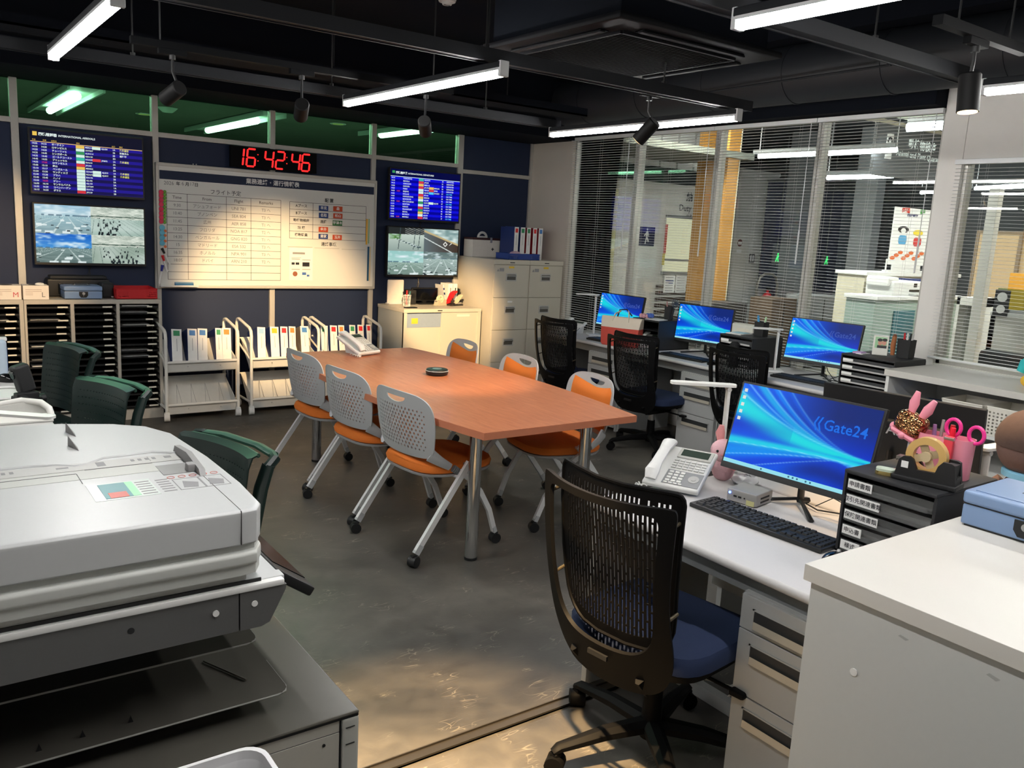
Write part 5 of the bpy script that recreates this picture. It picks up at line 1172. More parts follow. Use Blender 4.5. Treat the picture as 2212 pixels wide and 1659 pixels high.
monitor('black monitor seen from the back with silver lettering, right of the nearest lit monitor', (2.93, 1.60, .915), 98, .10, .575, faint=None)
# ================================================================ desk equipment
KEYM = mat('black key caps', rgb(28, 29, 31), .45, noise=0)
def keyboard(lab, loc, rz, L=.44, detail=True):
    t = thing('keyboard', lab, 'keyboard', loc, rz); MB().rbox(-L/2, L/2, -.068, .068, .0, .016, .005).build('case', BLACK, t)
    k0 = None; s = L/.44
    rows_ = [(.048, 15, .0), (.022, 14, .004), (.004, 14, .0), (-.014, 13, .006), (-.032, 13, .0), (-.05, 9, .0)]
    def put(x, y, w):
        nonlocal k0
        if k0 is None:
            mb = MB(); mb.add([(-.0075, -.0075, 0), (.0075, -.0075, 0), (.0075, .0075, 0), (-.0075, .0075, 0), (-.006, -.0055, .006), (.006, -.0055, .006), (.006, .0065, .006), (-.006, .0065, .006)], [(4, 5, 6, 7), (0, 1, 5, 4), (1, 2, 6, 5), (2, 3, 7, 6), (3, 0, 4, 7)])
            k0 = mb.build('key', KEYM, t, smooth=False); k = k0
        else: k = k0.copy(); COL.objects.link(k)
        k.location = (x*s, y, .016); k.scale = (w/.0155*s, 1, 1)
    if detail:
        for y, n, o in rows_:
            W_ = .285; st = W_/n
            for i in range(n): put(-.205+o*.3+st*(i+.5), y, st*.86)
        for y in (.048, .022, .004, -.032, -.05):
            for i in range(3):
                if y == -.032 and i != 1: continue
                put(.095+i*.019, y, .0165)
        for y in (.022, .004, -.014, -.032, -.05):
            for i in range(4): put(.152+i*.0175, y, .0155)
    else:
        mb = MB()
        for y, n, o in rows_:
            for i in range(20): mb.box((-.205+i*.0205)*s, (-.205+i*.0205+.017)*s, y-.007, y+.007, .016, .021)
        o = mb.build('keys', KEYM, t, smooth=False); o['kind'] = 'stuff'
    return t
def mouse(lab, loc, rz):
    t = thing('mouse', lab, 'mouse', loc, rz); mb = MB(); mb.sph((0, 0, .008), .031, .055, .027, 18, 10); mb.v = [(x, y, max(z, 0.0)) for x, y, z in mb.v]; mb.build('shell', GLOSSB, t); MB().cyl((-.004, .03, .03), (.004, .03, .03), .007, n=12).build('scroll_wheel', GREYP, t); return t
def sz(par, px, py, z, txt_s=0): pass
def phone(lab, loc, rz, detail=True, sc=1.0):
    """front edge towards -Y, handset on the left"""
    t = thing('desk_phone', lab, 'telephone', loc, rz); t.scale = (sc,)*3
    Mt = Matrix.Translation((0, -.095, .012)) @ Matrix.Rotation(.42, 4, 'X')
    b = MB(); b.M = Mt; b.rbox(-.105, .105, 0, .235, -.006, .016, .007, seg=3); b.build('body', WHITEP, t)
    b = MB(); b.prism([(-.07, 0), (.10, 0), (.125, .105), (.10, .10)], 'x', -.03, .07); b.build('stand', WHITEP, t)
    b = MB(); b.M = Mt; b.rbox(-.03, .098, .165, .222, .016, .023, .003); b.build('display_bezel', mat('phone bezel', rgb(206, 206, 200), .4), t)
    b = MB(); b.M = Mt; b.box(-.018, .086, .175, .213, .0235, .0242); b.build('display', mat('lcd', rgb(62, 74, 66), .2, noise=0), t)
    b = MB(); b.M = Mt; b.rbox(-.035, .100, .012, .092, .016, .0185, .002); b.build('keypad_plate', mat('phone grey', rgb(150, 152, 154), .45), t)
    if detail:
        k0 = None
        def key(x, y, w, h):
            nonlocal k0
            if k0 is None: mb = MB(); mb.box(-.5, .5, -.5, .5, 0, 1); k0 = mb.build('key', mat('phone key', rgb(236, 236, 232), .4), t); k = k0
            else: k = k0.copy(); COL.objects.link(k)
            k.matrix_local = Mt @ Matrix.Translation((x, y, .018)) @ Matrix.Diagonal((w, h, .004, 1))
        for j in range(4):
            for i in range(3): key(-.017+i*.0215, .028+j*.0165, .0155, .0105)
        for j in range(4):
            for i in range(6): key(-.022+i*.0215, .106+j*.0145, .0165, .0085)
        for i in range(4): key(-.02+i*.018, .015, .013, .006)
        b = MB(); b.M = Mt; b.cyl((.072, .055, .0185), (.072, .055, .0205), .02, n=18).cyl((.072, .055, .02), (.072, .055, .022), .009, n=14); b.build('navigation_ring', GREYP, t)
    else:
        mb = MB(); mb.M = Mt
        for j in range(4):
            for i in range(5): mb.box(-.028+i*.025, -.010+i*.025, .024+j*.0165, .034+j*.0165, .0185, .021)
        for j in range(3):
            for i in range(5): mb.box(-.028+i*.025, -.010+i*.025, .106+j*.0175, .117+j*.0175, .016, .019)
        mb.build('keys', mat('phone key', rgb(236, 236, 232), .4), t)
    b = MB(); b.M = Mt; b.tube([(-.072, .005, .03), (-.072, .03, .048), (-.072, .075, .052), (-.072, .16, .052), (-.072, .205, .048), (-.072, .235, .03)], [.018, .024, .018, .018, .024, .018], n=12, sx=.75, sy=1.15); b.build('handset', WHITEP, t)
    pts = [Vector((-.072, 0, .02))]; 
    for k in range(40): a = k*1.1; pts.append(Vector((-.09-.03*math.sin(k/39*PI)+.006*math.cos(a), -.10-.0*k-.03*math.sin(k/39*PI)+.10*(k/39)**2, .010+.006*math.sin(a))))
    MB().tube([tuple(p) for p in pts], .0022, n=5).build('coiled_cord', WHITEP, t); return t
def lamp(lab, loc, rz, armL=.24, H=.30, up=0.0, on=True):
    """slim LED desk lamp, head reaches towards local -X"""
    t = thing('desk_lamp', lab, 'lamp', loc, rz)
    MB().rbox(-.055, .055, -.075, .075, 0, .018, .008, seg=3).build('base', WHITEP, t); MB().rbox(-.006, .006, -.022, .022, .014, H, .004).build('pole', WHITEP, t)
    MB().cyl((0, -.024, H-.012), (0, .024, H-.012), .009, n=12).build('hinge', GREYP, t)
    b = MB(); b.M = Matrix.Translation((.02, 0, H)) @ Matrix.Rotation(up, 4, 'Y'); b.prism(rrect(-armL, .01, -.025, .025, .018), 'z', -.003, .007); b.build('lamp_head', WHITEP, t)
    b = MB(); b.M = Matrix.Translation((.02, 0, H)) @ Matrix.Rotation(up, 4, 'Y'); b.prism(rrect(-armL+.01, -.02, -.018, .018, .012), 'z', -.0045, -.003); b.build('diffuser', mat('lamp diffuser', rgb(244, 244, 240), .3), t)
    return t
phone('large white desk phone on the near desk', (2.27, 2.04, .70), math.radians(-66))
lamp('white folding desk lamp behind the nearest lit monitor and the pink bunny', tuple(AZ(1556, 1010, .70)), math.radians(-37), H=.335, armL=.25)
keyboard('long black keyboard on the near desk', (2.215, 1.615, .70), math.radians(-87), .50); mouse('black mouse beside the near desk keyboard', (2.13, 1.30, .70), math.radians(-80))
t = thing('mini_computer', 'small silver mini computer under the nearest lit monitor', 'computer', (2.375, 1.80, .70), math.radians(-80))
MB().rbox(-.058, .058, -.058, .058, .003, .048, .006).build('case', mat('silver plastic', rgb(176, 174, 172), .35, .4), t); MB().rbox(-.045, .045, -.045, .045, 0, .004, .001).build('foot', BLACK, t)
MB().cyl((-.045, -.058, .034), (-.045, -.061, .034), .004, n=12).build('power_light', emis('blue led', (.1, .2, 1.0), 8.0), t); MB().box(-.03, -.018, -.0592, -.057, .022, .028).box(-.012, .0, -.0592, -.057, .022, .028).cyl((.012, -.057, .025), (.012, -.0592, .025), .003, n=8).build('ports', BLACK, t)
for k in range(2): MB().box(.0575, .059, -.03, .03, .014+k*.014, .020+k*.014).build('side_vent', BLACKR, t)
MB().box(.02, .05, -.0595, -.0585, .004, .022).build('sticky_note', mat('pale yellow note', rgb(196, 192, 140), .7), t)
# under-monitor papers and cables
t = thing('folded_cloth', 'crumpled white plastic bag under the phone and monitor', 'bag', (2.54, 1.95, .70)); mb = MB().sph((0, 0, .012), .06, .05, .02, 14, 8); rn2 = random.Random(4); mb.v = [(x+rn2.uniform(-.006, .006), y+rn2.uniform(-.006, .006), max(0, z+rn2.uniform(-.004, .006))) for x, y, z in mb.v]; mb.build('bag_body', mat('white film', rgb(220, 222, 226), .3), t)
t = thing('monitor_cable', 'tangle of black cables hanging under the nearest lit monitor', 'cable', (2.50, 1.55, .70))
MB().tube([(.0, .03, .16), (.01, .0, .10), (-.02, -.06, .03), (.03, -.10, .01), (.05, -.02, .008), (.0, .06, .008), (.02, .12, .01)], .0028, n=6).tube([(.01, -.02, .15), (.0, -.04, .08), (-.04, -.09, .04), (.02, -.14, .02), (.04, -.05, .01)], .0024, n=6).tube([(-.03, .05, .03), (-.01, .0, .07), (.01, -.06, .05), (-.02, -.12, .02), (.02, -.17, .01)], .0018, n=6).build('wire', BLACK, t)
# bunny soft toy
PINK = mat('pale pink plush', rgb(232, 186, 194), .95, noise=.08, scale=200, bump=.6); PINK2 = mat('pink plush', rgb(236, 160, 160), .95, noise=.08, scale=200, bump=.6)
t = thing('bunny_soft_toy', 'pale pink bunny soft toy between the phone and the lamp', 'soft toy', (2.50, 2.03, .70), math.radians(-60))
MB().sph((0, 0, .045), .045, .04, .05).build('body', PINK, t); MB().sph((0, -.01, .115), .052, .046, .045, 18, 12).build('head', PINK, t)
MB().tube([(-.018, 0, .145), (-.024, .002, .18), (-.02, 0, .21)], [.013, .018, .009], n=10, sy=.6).build('ear', PINK2, t); MB().tube([(.022, 0, .145), (.036, .0, .175), (.05, -.012, .195), (.056, -.025, .19)], [.012, .016, .014, .008], n=10, sy=.7).build('ear', PINK2, t)
for s in (-1, 1): MB().sph((s*.018, -.053, .12), .005, .004, .006, 8, 6).build('eye', BLACK, t); MB().sph((s*.045, -.02, .06), .014, .02, .012, 8, 6).build('paw', PINK2, t)
MB().sph((0, -.056, .108), .006, .004, .004, 8, 6).build('nose', PINK2, t)
# ================================================================ drawer organiser on the near desk
CLEARP = mat('clear drawer plastic', rgb(120, 122, 122), .08, alpha=.38, noise=0)
def organiser(lab, x0, x1, y0, y1, H, n, near=True, labels=(), solid_front=False, hasd=True):
    t = thing('desk_organiser', lab, 'drawer organiser', (x0, (y0+y1)/2, .70)); D = x1-x0; h = (y1-y0)/2
    bm_ = mat('black organiser plastic', rgb(38, 39, 42), .55, noise=.06)
    MB().rbox(-.004, D, -h, h, H-.012, H, .004).build('top', bm_, t); MB().box(0, D, -h, -h+.008, 0, H-.01).box(0, D, h-.008, h, 0, H-.01).box(D-.008, D, -h, h, 0, H-.01).box(0, D, -h, h, 0, .006).build('housing', bm_, t)
    p = (H-.022)/n
    for i in range(n):
        z = .009+i*p
        MB().box(.008, D-.01, -h+.008, h-.008, z+p-.002, z+p).build('shelf', bm_, t)
        if hasd:
            d = MB().box(.006, D-.03, -h+.011, h-.011, z, z+.002).box(.004, .007, -h+.011, h-.011, z, z+p*.72).box(.006, D-.03, -h+.010, -h+.012, z, z+p*.6).box(.006, D-.03, h-.012, h-.010, z, z+p*.6).build('drawer', CLEARP if near else mat('grey clear drawer', rgb(70, 72, 74), .2), t)
            MB().box(-.006, .005, -h+.02, h-.02, z+.0, z+.0035).box(-.006, -.003, -h+.02, h-.02, z, z+p*.3).build('pull_lip', CLEARP if near else GREYP, d)
            MB().box(.02, D-.05, -h+.02, h-.02, z+.003, z+.003+p*(.28 if i % 2 else .12)).build('papers', PAPER if i % 2 else mat('grey papers', rgb(150, 150, 150), .8), d)
            L = h*.9
            if near:
                lw_ = {0: .075, 1: .105, 2: .105, 3: .06}.get(n-1-i, .06); lab_ = MB().box(-.0085, -.006, h-.02-lw_, h-.02, z+p*.18, z+p*.74).build('drawer_label', PAPER, d)
                if n-1-i < len(labels): text(labels[n-1-i], .017, INK, d, frame((-.009, h-.02-lw_/2, z+p*.46), (0, -1, 0), UZ), bold=.0002)
            else: MB().box(-.0085, -.006, h-.02-.07, h-.02, z+p*.3, z+p*.66).build('drawer_label', PAPER, d)
    return t
organiser('black drawer organiser with clear labelled drawers on the near desk, carrying pink things', 2.235, 2.575, 1.085, 1.365, .256, 5, True, ('申請書類', '取引先関連書類', '保険関連書類', '申込書', '様式'))
OZ = .957
organiser('black drawer organiser with white labels at the window, carrying a photo frame', 4.83, 5.18, 2.715, 3.08, .235, 5, False)
organiser('open black drawer organiser with papers between the two window monitors', 4.86, 5.2, 3.80, 4.10, .225, 4, False)
organiser('plain black organiser box behind the tote bag', 4.86, 5.22, 4.72, 5.02, .235, 3, False, hasd=False)
# pink pen cup with its contents
PCUP = mat('pink plastic', rgb(238, 150, 168), .3, noise=.02)
def cup(name, lab, loc, pr, h, m, rz=0, wall=.002, cat='pen cup'):
    t = thing(name, lab, cat, loc, rz); n = len(pr); a = [(x, y, 0) for x, y in pr]; b = [(x*1.06, y*1.06, h) for x, y in pr]; c = [(x*1.03, y*1.03, h) for x, y in pr]; d = [(x*.96, y*.96, .004) for x, y in pr]
    mb = MB(); mb.v = a+b+c+d
    for i in range(n):
        j = (i+1) % n; mb.f += [(i, j, n+j, n+i), (n+i, n+j, 2*n+j, 2*n+i), (2*n+i, 2*n+j, 3*n+j, 3*n+i)]
    mb.f += [tuple(range(n-1, -1, -1)), tuple(3*n+i for i in range(n))]; mb.mi = [0]*len(mb.f); mb.build('cup_wall', m, t); return t
pcx, pcy = 2.45, 1.19
t = cup('pen_cup', 'divided pink plastic pen cup on the near drawer organiser', (pcx, pcy, OZ), rrect(-.034, .034, -.072, .072, .025), .118, PCUP, math.radians(8)); MB().box(-.03, .03, .012, .014, .004, .092).box(-.03, .03, -.03, -.028, .004, .085).build('divider', PCUP, t)
def P2(dx, dy, dz=.01): return (pcx+dx, pcy+dy, OZ+dz+.012)
pen('grey ballpoint pen upright in the pink pen cup', P2(0, .02), (.05, .0, 1), .138, .005, mat('silver pen', rgb(176, 170, 168), .3, .4)); pen('red marker in the pink pen cup next to the scissors', P2(.0, -.005), (.0, -.06, 1), .13, .0075, RED)
pen('bright red capped pen in front of the scissors in the pink pen cup', P2(-.012, -.015), (-.02, -.06, 1), .125, .0075, mat('bright red', rgb(240, 36, 60), .35)); pen('purple and red small pen at the back left of the pink pen cup', P2(.012, .04), (0, .05, 1), .118, .006, RED, mat('purple', rgb(150, 110, 160), .4))
t = thing('scissors', 'hot pink scissors standing handles up in the pink pen cup', 'scissors', P2(.0, -.04, .006)); HP = mat('hot pink', rgb(236, 58, 146), .32, noise=.02)
for s in (-1, 1):
    MB().tube([(s*.004, -s*.0, .0), (s*.002, -s*.008, .07)], .004, n=6, sx=.4).build('blade', METAL, t); ph = -s
    cx, cy = (.0, -s*.032+(-.008)); cz = .128 if s < 0 else .118
    MB().tube([(s*.003, cy+.021*math.cos(a), cz+.024*math.sin(a)) for a in [2*PI*k/20 for k in range(20)]], .0055, n=8, closed=True).tube([(s*.002, -s*.004, .06), (s*.003, -s*.015, .085), (s*.003, cy+s*.006, cz-.022)], [.008, .008, .006], n=8, sx=.7).build('handle', HP, t)
t = thing('nail_clipper_pen', 'red and silver seal case leaning over the front rim of the pink pen cup', 'pen', P2(-.045, -.03, .045)); MB().rbox(-.006, .006, -.014, .014, 0, .07, .003).build('barrel', mat('coral', rgb(226, 70, 84), .4), t); MB().rbox(-.0065, .0065, -.0145, .0145, .058, .068, .002).build('band', METAL, t)
dispenser('black tape dispenser with tan tape on the near drawer organiser', (2.315, 1.165, OZ), math.radians(-80), 1.05, mat('black tape base', rgb(26, 26, 28), .5), TAPE, mat('tape core', rgb(196, 176, 140), .6))
d = bpy.data.objects['tape_dispenser.001'] if 'tape_dispenser.001' in bpy.data.objects else None
if d: MB().box(-.058, -.040, -.0308, -.0298, .036, .054).build('white_sticker', PAPER, d)
# sequin bunny light
t = thing('sequin_bunny_light', 'pink bunny-eared hand light covered in gold sequins, standing on the near organiser', 'toy light', (2.43, 1.285, OZ)); t.scale = (1.3, 1.3, 1.25); SEQ = bpy.data.materials.new('gold sequins'); SEQ.use_nodes = True; nt = SEQ.node_tree; b = nt.nodes['Principled BSDF']
vo = nt.nodes.new('ShaderNodeTexVoronoi'); vo.inputs['Scale'].default_value = 160; tc = nt.nodes.new('ShaderNodeTexCoord'); nt.links.new(tc.outputs['Object'], vo.inputs['Vector']); cr = nt.nodes.new('ShaderNodeValToRGB'); cr.color_ramp.elements[0].color = rgb(90, 40, 30)+(1,); cr.color_ramp.elements[1].color = rgb(246, 186, 130)+(1,)
nt.links.new(vo.outputs['Color'], cr.inputs[0]); nt.links.new(cr.outputs[0], b.inputs['Base Color']); b.inputs['Metallic'].default_value = 1; b.inputs['Roughness'].default_value = .18; bp = nt.nodes.new('ShaderNodeBump'); bp.inputs['Strength'].default_value = 1; bp.inputs['Distance'].default_value = .004; nt.links.new(vo.outputs['Distance'], bp.inputs['Height']); nt.links.new(bp.outputs[0], b.inputs['Normal'])
MB().cyl((0, 0, 0), (.004, 0, .075), .007, n=12).build('handle', mat('clear tube', rgb(196, 190, 190), .15), t)
Mb = Matrix.Translation((0, .004, .105)) @ Matrix.Rotation(.35, 4, 'X'); mb = MB(); mb.M = Mb; mb.rbox(-.022, .022, -.034, .034, -.024, .028, .014, seg=3); mb.build('sequin_pillow', SEQ, t)
mb = MB(); mb.M = Mb; mb.rbox(-.02, .02, -.032, .032, -.036, -.02, .007); mb.sph((0, .034, -.026), .01, .01, .01, 8, 6).sph((-.015, .0, -.03), .01, .01, .01, 8, 6).build('collar', PCUP, t)
for s in (-1, 1):
    mb = MB(); mb.M = Mb; mb.tube([(0, s*.013, .025), (0, s*.018, .05), (0, s*.022, .078)], [.008, .0125, .006], n=10, sx=.6); mb.build('ear', PCUP, t)
t = thing('gold_compact', 'small gold and mint trinket case on the near organiser', 'compact', (2.285, 1.27, OZ), .4); MB().prism(rrect(-.02, .02, -.026, .026, .012), 'z', 0, .011).build('case_body', mat('gold metal', rgb(206, 184, 120), .2, .9), t); MB().prism(rrect(-.019, .019, -.025, .025, .012), 'z', .011, .018).build('lid', mat('mint enamel', rgb(190, 204, 186), .25), t)
t = thing('sticky_note_pad', 'pink and peach card pads lying behind the gold trinket case', 'note pad', (2.335, 1.262, OZ), .5); MB().rbox(-.03, .03, -.03, .03, 0, .006, .002).build('pink_pad', PCUP, t); mb = MB(); mb.M = Matrix.Translation((-.01, -.01, .008)) @ Matrix.Rotation(.18, 4, 'Y') @ Matrix.Rotation(.7, 4, 'Z'); mb.prism(rrect(-.03, .03, -.018, .018, .014), 'z', 0, .005); mb.build('peach_pad', mat('peach', rgb(238, 198, 156), .5), t)
t = thing('paper_clip_case', 'tiny clear case of coiled clips behind the tape dispenser', 'case', (2.41, 1.232, OZ), .2); MB().rbox(-.014, .014, -.016, .016, 0, .03, .002).build('case_body', CLEARP, t)
mb = MB()
for k in range(3): mb.tube([(0, .010*math.cos(a), .016+.010*math.sin(a)+.002*k) for a in [2*PI*q/12 for q in range(12)]], .001, n=4, closed=True)
mb.build('clips', mat('lilac wire', rgb(190, 170, 196), .4), t)
t = thing('pink_pouch', 'pink item sticking out beside the lowest drawer of the near organiser', 'pouch', (2.19, 1.16, .70)); mb = MB(); mb.tube([(0, .05, .03), (.0, .0, .075), (.0, -.06, .09)], [.006, .014, .014], n=10, sx=.6); mb.rbox(-.012, .012, -.06, .03, 0, .05, .01); mb.build('pouch_body', mat('rose plastic', rgb(226, 96, 130), .4), t)
# ================================================================ copier (we look at its left side; its operator front faces +X)
CW = mat('copier white plastic', rgb(196, 198, 199), .36, noise=.02, scale=150); CWG = mat('copier warm white side', rgb(196, 198, 194), .5, noise=.03, scale=200); CG = mat('copier dark grey', rgb(88, 88, 88), .5, noise=.05, scale=200)
CBODY = mat('copier grey body', rgb(176, 173, 164), .5, noise=.03, scale=120); CTRAY = mat('copier glossy tray', rgb(84, 82, 76), .26, noise=.05)
t = thing('photocopier', 'large white and grey photocopier filling the lower left foreground', 'photocopier', (.15, 1.55, 0)); ox, oy = .15, 1.55
def B(x0, x1, y0, y1, z0, z1, r=None):
    mb = MB(); return (mb.rbox(x0-ox, x1-ox, y0-oy, y1-oy, z0, z1, r) if r else mb.box(x0-ox, x1-ox, y0-oy, y1-oy, z0, z1))
X0 = -.42
# document feeder: top shell as a lofted block with a bent outline
def outl(k, z, y0=1.238, bev=0.0):
    pts = [(X0+bev, y0+bev), (.405-bev*.3, y0+bev), (.428-bev, y0+.004+bev), (.443-bev, y0+.03+bev), (.449-bev, 1.38), (.446-bev, 1.56), (.430-bev, 1.76), (.40-bev, 1.835), (.345-bev, 1.885-bev), (.25-bev, 1.925-bev), (.12, 1.94-bev), (X0+bev, 1.945-bev)]
    return [(x-ox, y-oy, z) for x, y in pts]
def loft(layers, name, m, cap=True):
    b = MB(); n = len(layers[0])
    for l in layers: b.v.extend(l)
    for j in range(len(layers)-1):
        for i in range(n): b.f.append((j*n+i, j*n+(i+1) % n, (j+1)*n+(i+1) % n, (j+1)*n+i))
    b.f += [tuple(range(n-1, -1, -1)), tuple((len(layers)-1)*n+i for i in range(n))]; b.mi = [0]*len(b.f)
    return b.build(name, m, t)
loft([outl(0, 1.0895, 1.247), outl(0, 1.0930, 1.2415), outl(0, 1.0940, 1.2402), outl(0, 1.0950, 1.2400), outl(0, 1.0990, 1.2398), outl(0, 1.141, 1.238), outl(0, 1.145, 1.238), outl(0, 1.1462, 1.238, .0006), outl(0, 1.1486, 1.238, .0026), outl(0, 1.1495, 1.238, .0055), outl(0, 1.1496, 1.238, .012)], 'feeder_cover', CW)
loft([outl(0, 1.079, 1.249), outl(0, 1.084, 1.249), outl(0, 1.091, 1.249)], 'groove', CWG)
loft([outl(0, 1.041, 1.243), outl(0, 1.0585, 1.243), outl(0, 1.0590, 1.2385), outl(0, 1.0610, 1.2370), outl(0, 1.0640, 1.2362), outl(0, 1.074, 1.2358), outl(0, 1.0765, 1.2362), outl(0, 1.0795, 1.2385), outl(0, 1.0805, 1.242)], 'feeder_base', CWG)
loft([outl(0, 1.0255, 1.248, .01), outl(0, 1.041, 1.248, .01)], 'platen_lid', CWG)
B(.4025, .4033, 1.2372, 1.30, 1.094, 1.1490).box(.4025-ox, .4033-ox, 1.243-oy, 1.45-oy, 1.1494, 1.1500).build('seam', BLACK, t)
# recessed original tray on the cover, ruler strip, guide, ridge
B(X0, .40, 1.555, 1.60, 1.1496, 1.1506).build('ruler_strip', GREYP, t)
q = MB().tube([(X0-ox, 1.612-oy, 1.149), (.16-ox, 1.612-oy, 1.149), (.20-ox, 1.602-oy, 1.149), (.225-ox, 1.585-oy, 1.149), (.245-ox, 1.592-oy, 1.149), (.275-ox, 1.618-oy, 1.149), (.36-ox, 1.628-oy, 1.149), (.40-ox, 1.60-oy, 1.149), (.415-ox, 1.52-oy, 1.149)], .004, n=8); q.build('raised_ridge', CW, t)
B(X0, .345, 1.50, 1.553, 1.1494, 1.1502).build('paper_ledge', CWG, t); B(.2195, .2205, 1.475, 1.535, 1.1502, 1.1506).build('seam', BLACK, t); B(X0, .2195, 1.535, 1.536, 1.1502, 1.1508).box(.235-ox, .345-ox, 1.552-oy, 1.553-oy, 1.1502, 1.1508).build('seam', CG, t)
B(.345, .415, 1.47, 1.53, 1.1493, 1.1506).build('side_recess', mat('copier mid grey', rgb(150, 150, 150), .45), t)
MB().prism([(1.44-oy, 1.1495), (1.62-oy, 1.1495), (1.61-oy, 1.163), (1.53-oy, 1.170), (1.45-oy, 1.160)], 'x', .398-ox, .408-ox).rbox(.385-ox, .40-ox, 1.47-oy, 1.49-oy, 1.15, 1.164, .003).build('paper_guide', MATS['copier mid grey'], t)
for x, y in ((.248, 1.845), (.236, 1.735)): MB().add([(x-ox, y-oy, 1.149), (x+.012-ox, y-.05-oy, 1.149), (x+.014-ox, y-.018-oy, 1.149), (x+.0-ox, y-.004-oy, 1.17)], [(0, 1, 3), (1, 2, 3), (2, 0, 3), (0, 2, 1)]).build('paper_flag', MATS['copier mid grey'], t, smooth=False)
p = MB()
for k in range(4): p.box(.315+k*.012-ox, .321+k*.012-ox, 1.575-oy, 1.588-oy, 1.1507, 1.1509)
for k in range(4): p.box(.09+k*.012-ox, .096+k*.012-ox, 1.575-oy, 1.588-oy, 1.1507, 1.1509)
p.box(.345-ox, .346-ox, 1.565-oy, 1.595-oy, 1.1507, 1.1509).box(.372-ox, .384-ox, 1.575-oy, 1.588-oy, 1.1507, 1.1509).box(.258-ox, .272-ox, 1.566-oy, 1.592-oy, 1.1507, 1.1509).box(.195-ox, .214-ox, 1.574-oy, 1.582-oy, 1.1507, 1.1509).build('print', GI, t)
# stickers near the front edge of the cover
def st(x0, x1, y0, y1, m, name='sticker', z=1.1497): return B(x0, x1, y0, y1, z, z+.0004).build(name, m, t)
st(.222, .318, 1.372, 1.462, mat('sticker white', rgb(232, 240, 236), .25)); st(.238, .278, 1.378, 1.456, mat('sticker teal', rgb(96, 150, 156), .4), z=1.1502); st(.245, .272, 1.378, 1.406, mat('sticker red', rgb(208, 110, 100), .4), z=1.1506); st(.278, .290, 1.378, 1.456, mat('sticker mint', rgb(160, 226, 180), .4), z=1.1502)
mb = MB()
for k in range(6): mb.box(.293-ox, .315-ox, 1.380+k*.013-oy, 1.384+k*.013-oy, 1.1502, 1.1504)
for k in range(6): mb.box(.325-ox, .345-ox, 1.380+k*.013-oy, 1.384+k*.013-oy, 1.1498, 1.15)
mb.build('print', GI, t)
mb = MB()
for x0, x1 in ((.35, .392), (.392, .432)):
    for a, b, c, d in ((x0, x1, 1.378, 1.3795), (x0, x1, 1.438, 1.4395), (x0, x0+.0015, 1.378, 1.4395), (x1-.0015, x1, 1.378, 1.4395)): mb.box(a-ox, b-ox, c-oy, d-oy, 1.1498, 1.15)
    mb.prism([(x0+.008-ox, 1.39-oy), (x0+.03-ox, 1.385-oy), (x0+.036-ox, 1.41-oy), (x0+.014-ox, 1.425-oy)], 'z', 1.1498, 1.15)
mb.build('diagram', GI, t)
mb = MB()
for k in range(5): x = .352+k*.018; mb.tube([(x+.006*math.cos(a)-ox, 1.452+.006*math.sin(a)-oy, 1.1498) for a in [2*PI*i/12 for i in range(12)]], .0007, n=4, closed=True)
mb.build('red_marks', mat('red print', rgb(206, 120, 110), .6), t)
# scanner unit: dark side panel with pale strip, taper at the operator end
SX = .48
B(X0, SX, 1.258, 1.96, 1.008, 1.0225, .003).build('scanner_top', CW, t); B(X0, SX-.004, 1.246, 1.262, 1.0095, 1.0205, .003).build('pale_strip', WHITEP, t)
B(X0, .44, 1.255, 1.258, 1.0205, 1.026).build('gap', BLACK, t)
pr = [(X0-ox, .945), (.402-ox, .945), (.402-ox, 1.0095), (X0-ox, 1.0095)]
MB().prism(pr, 'y', 1.250-oy, 1.262-oy).build('side_panel', CG, t)
MB().prism([(.404-ox, .945), (.438-ox, .945), (.452-ox, .950), (SX-.002-ox, 1.000), (SX-ox, 1.0095), (.404-ox, 1.0095)], 'y', 1.249-oy, 1.95-oy).build('end_cap', CG, t)
MB().prism([(.405-ox, .960), (.405-ox, 1.0095), (X0-ox, 1.0095), (X0-ox, .96)], 'y', 1.262-oy, 1.95-oy).build('scanner_body', BLACKR, t)
for x, z in ((.366, .984), (.427, .987)): MB().cyl((x-ox, 1.2505-oy, z), (x-ox, 1.2475-oy, z), .005, n=14).build('screw', WHITEP, t)
MB().cyl((.243-ox, 1.251-oy, .985), (.243-ox, 1.2495-oy, .985), .005, n=14).build('screw_hole', BLACK, t)
# operator panel tilted out at the front
q = MB(); q.M = Matrix.Translation((.50-ox, 1.52-oy, 1.0)) @ Matrix.Rotation(.62, 4, 'Y'); q.rbox(-.035, .05, -.24, .25, -.012, .006, .004); q.build('operator_panel', BLACK, t)
q = MB(); q.M = Matrix.Translation((.50-ox, 1.52-oy, 1.0)) @ Matrix.Rotation(.62, 4, 'Y'); q.box(-.028, .044, -.2, .1, .006, .0075); q.build('touch_screen', GLOSSB, t)
# body
ZT = .75
B(X0, .604, 1.246, 2.0, .06, ZT-.012, .004).build('body', CBODY, t)
B(X0, .574, 1.240, 1.25, .10, .715, .001).build('side_cover', CBODY, t); B(X0, .574, 1.241, 1.25, .7165, .7385).build('side_cover', CBODY, t)
B(.5775, .611, 1.236, 1.99, .08, .7395, .006).build('front_pillar', mat('copier pillar grey', rgb(176, 176, 170), .45, noise=.02), t)
B(.575, .5775, 1.240, 1.26, .1, .74).box(X0-ox, .574-ox, 1.2415-oy, 1.26-oy, .715, .7165).build('seam', BLACK, t)
B(X0, .609, 1.238, 2.0, .739, .7435).build('seam', BLACK, t); B(X0, .610, 1.236, 2.0, .7435, ZT, .003).build('tray_deck', CTRAY, t)
MB().cyl((.545-ox, 1.2405-oy, .70), (.545-ox, 1.2385-oy, .70), .003, n=10).build('screw_hole', BLACK, t)
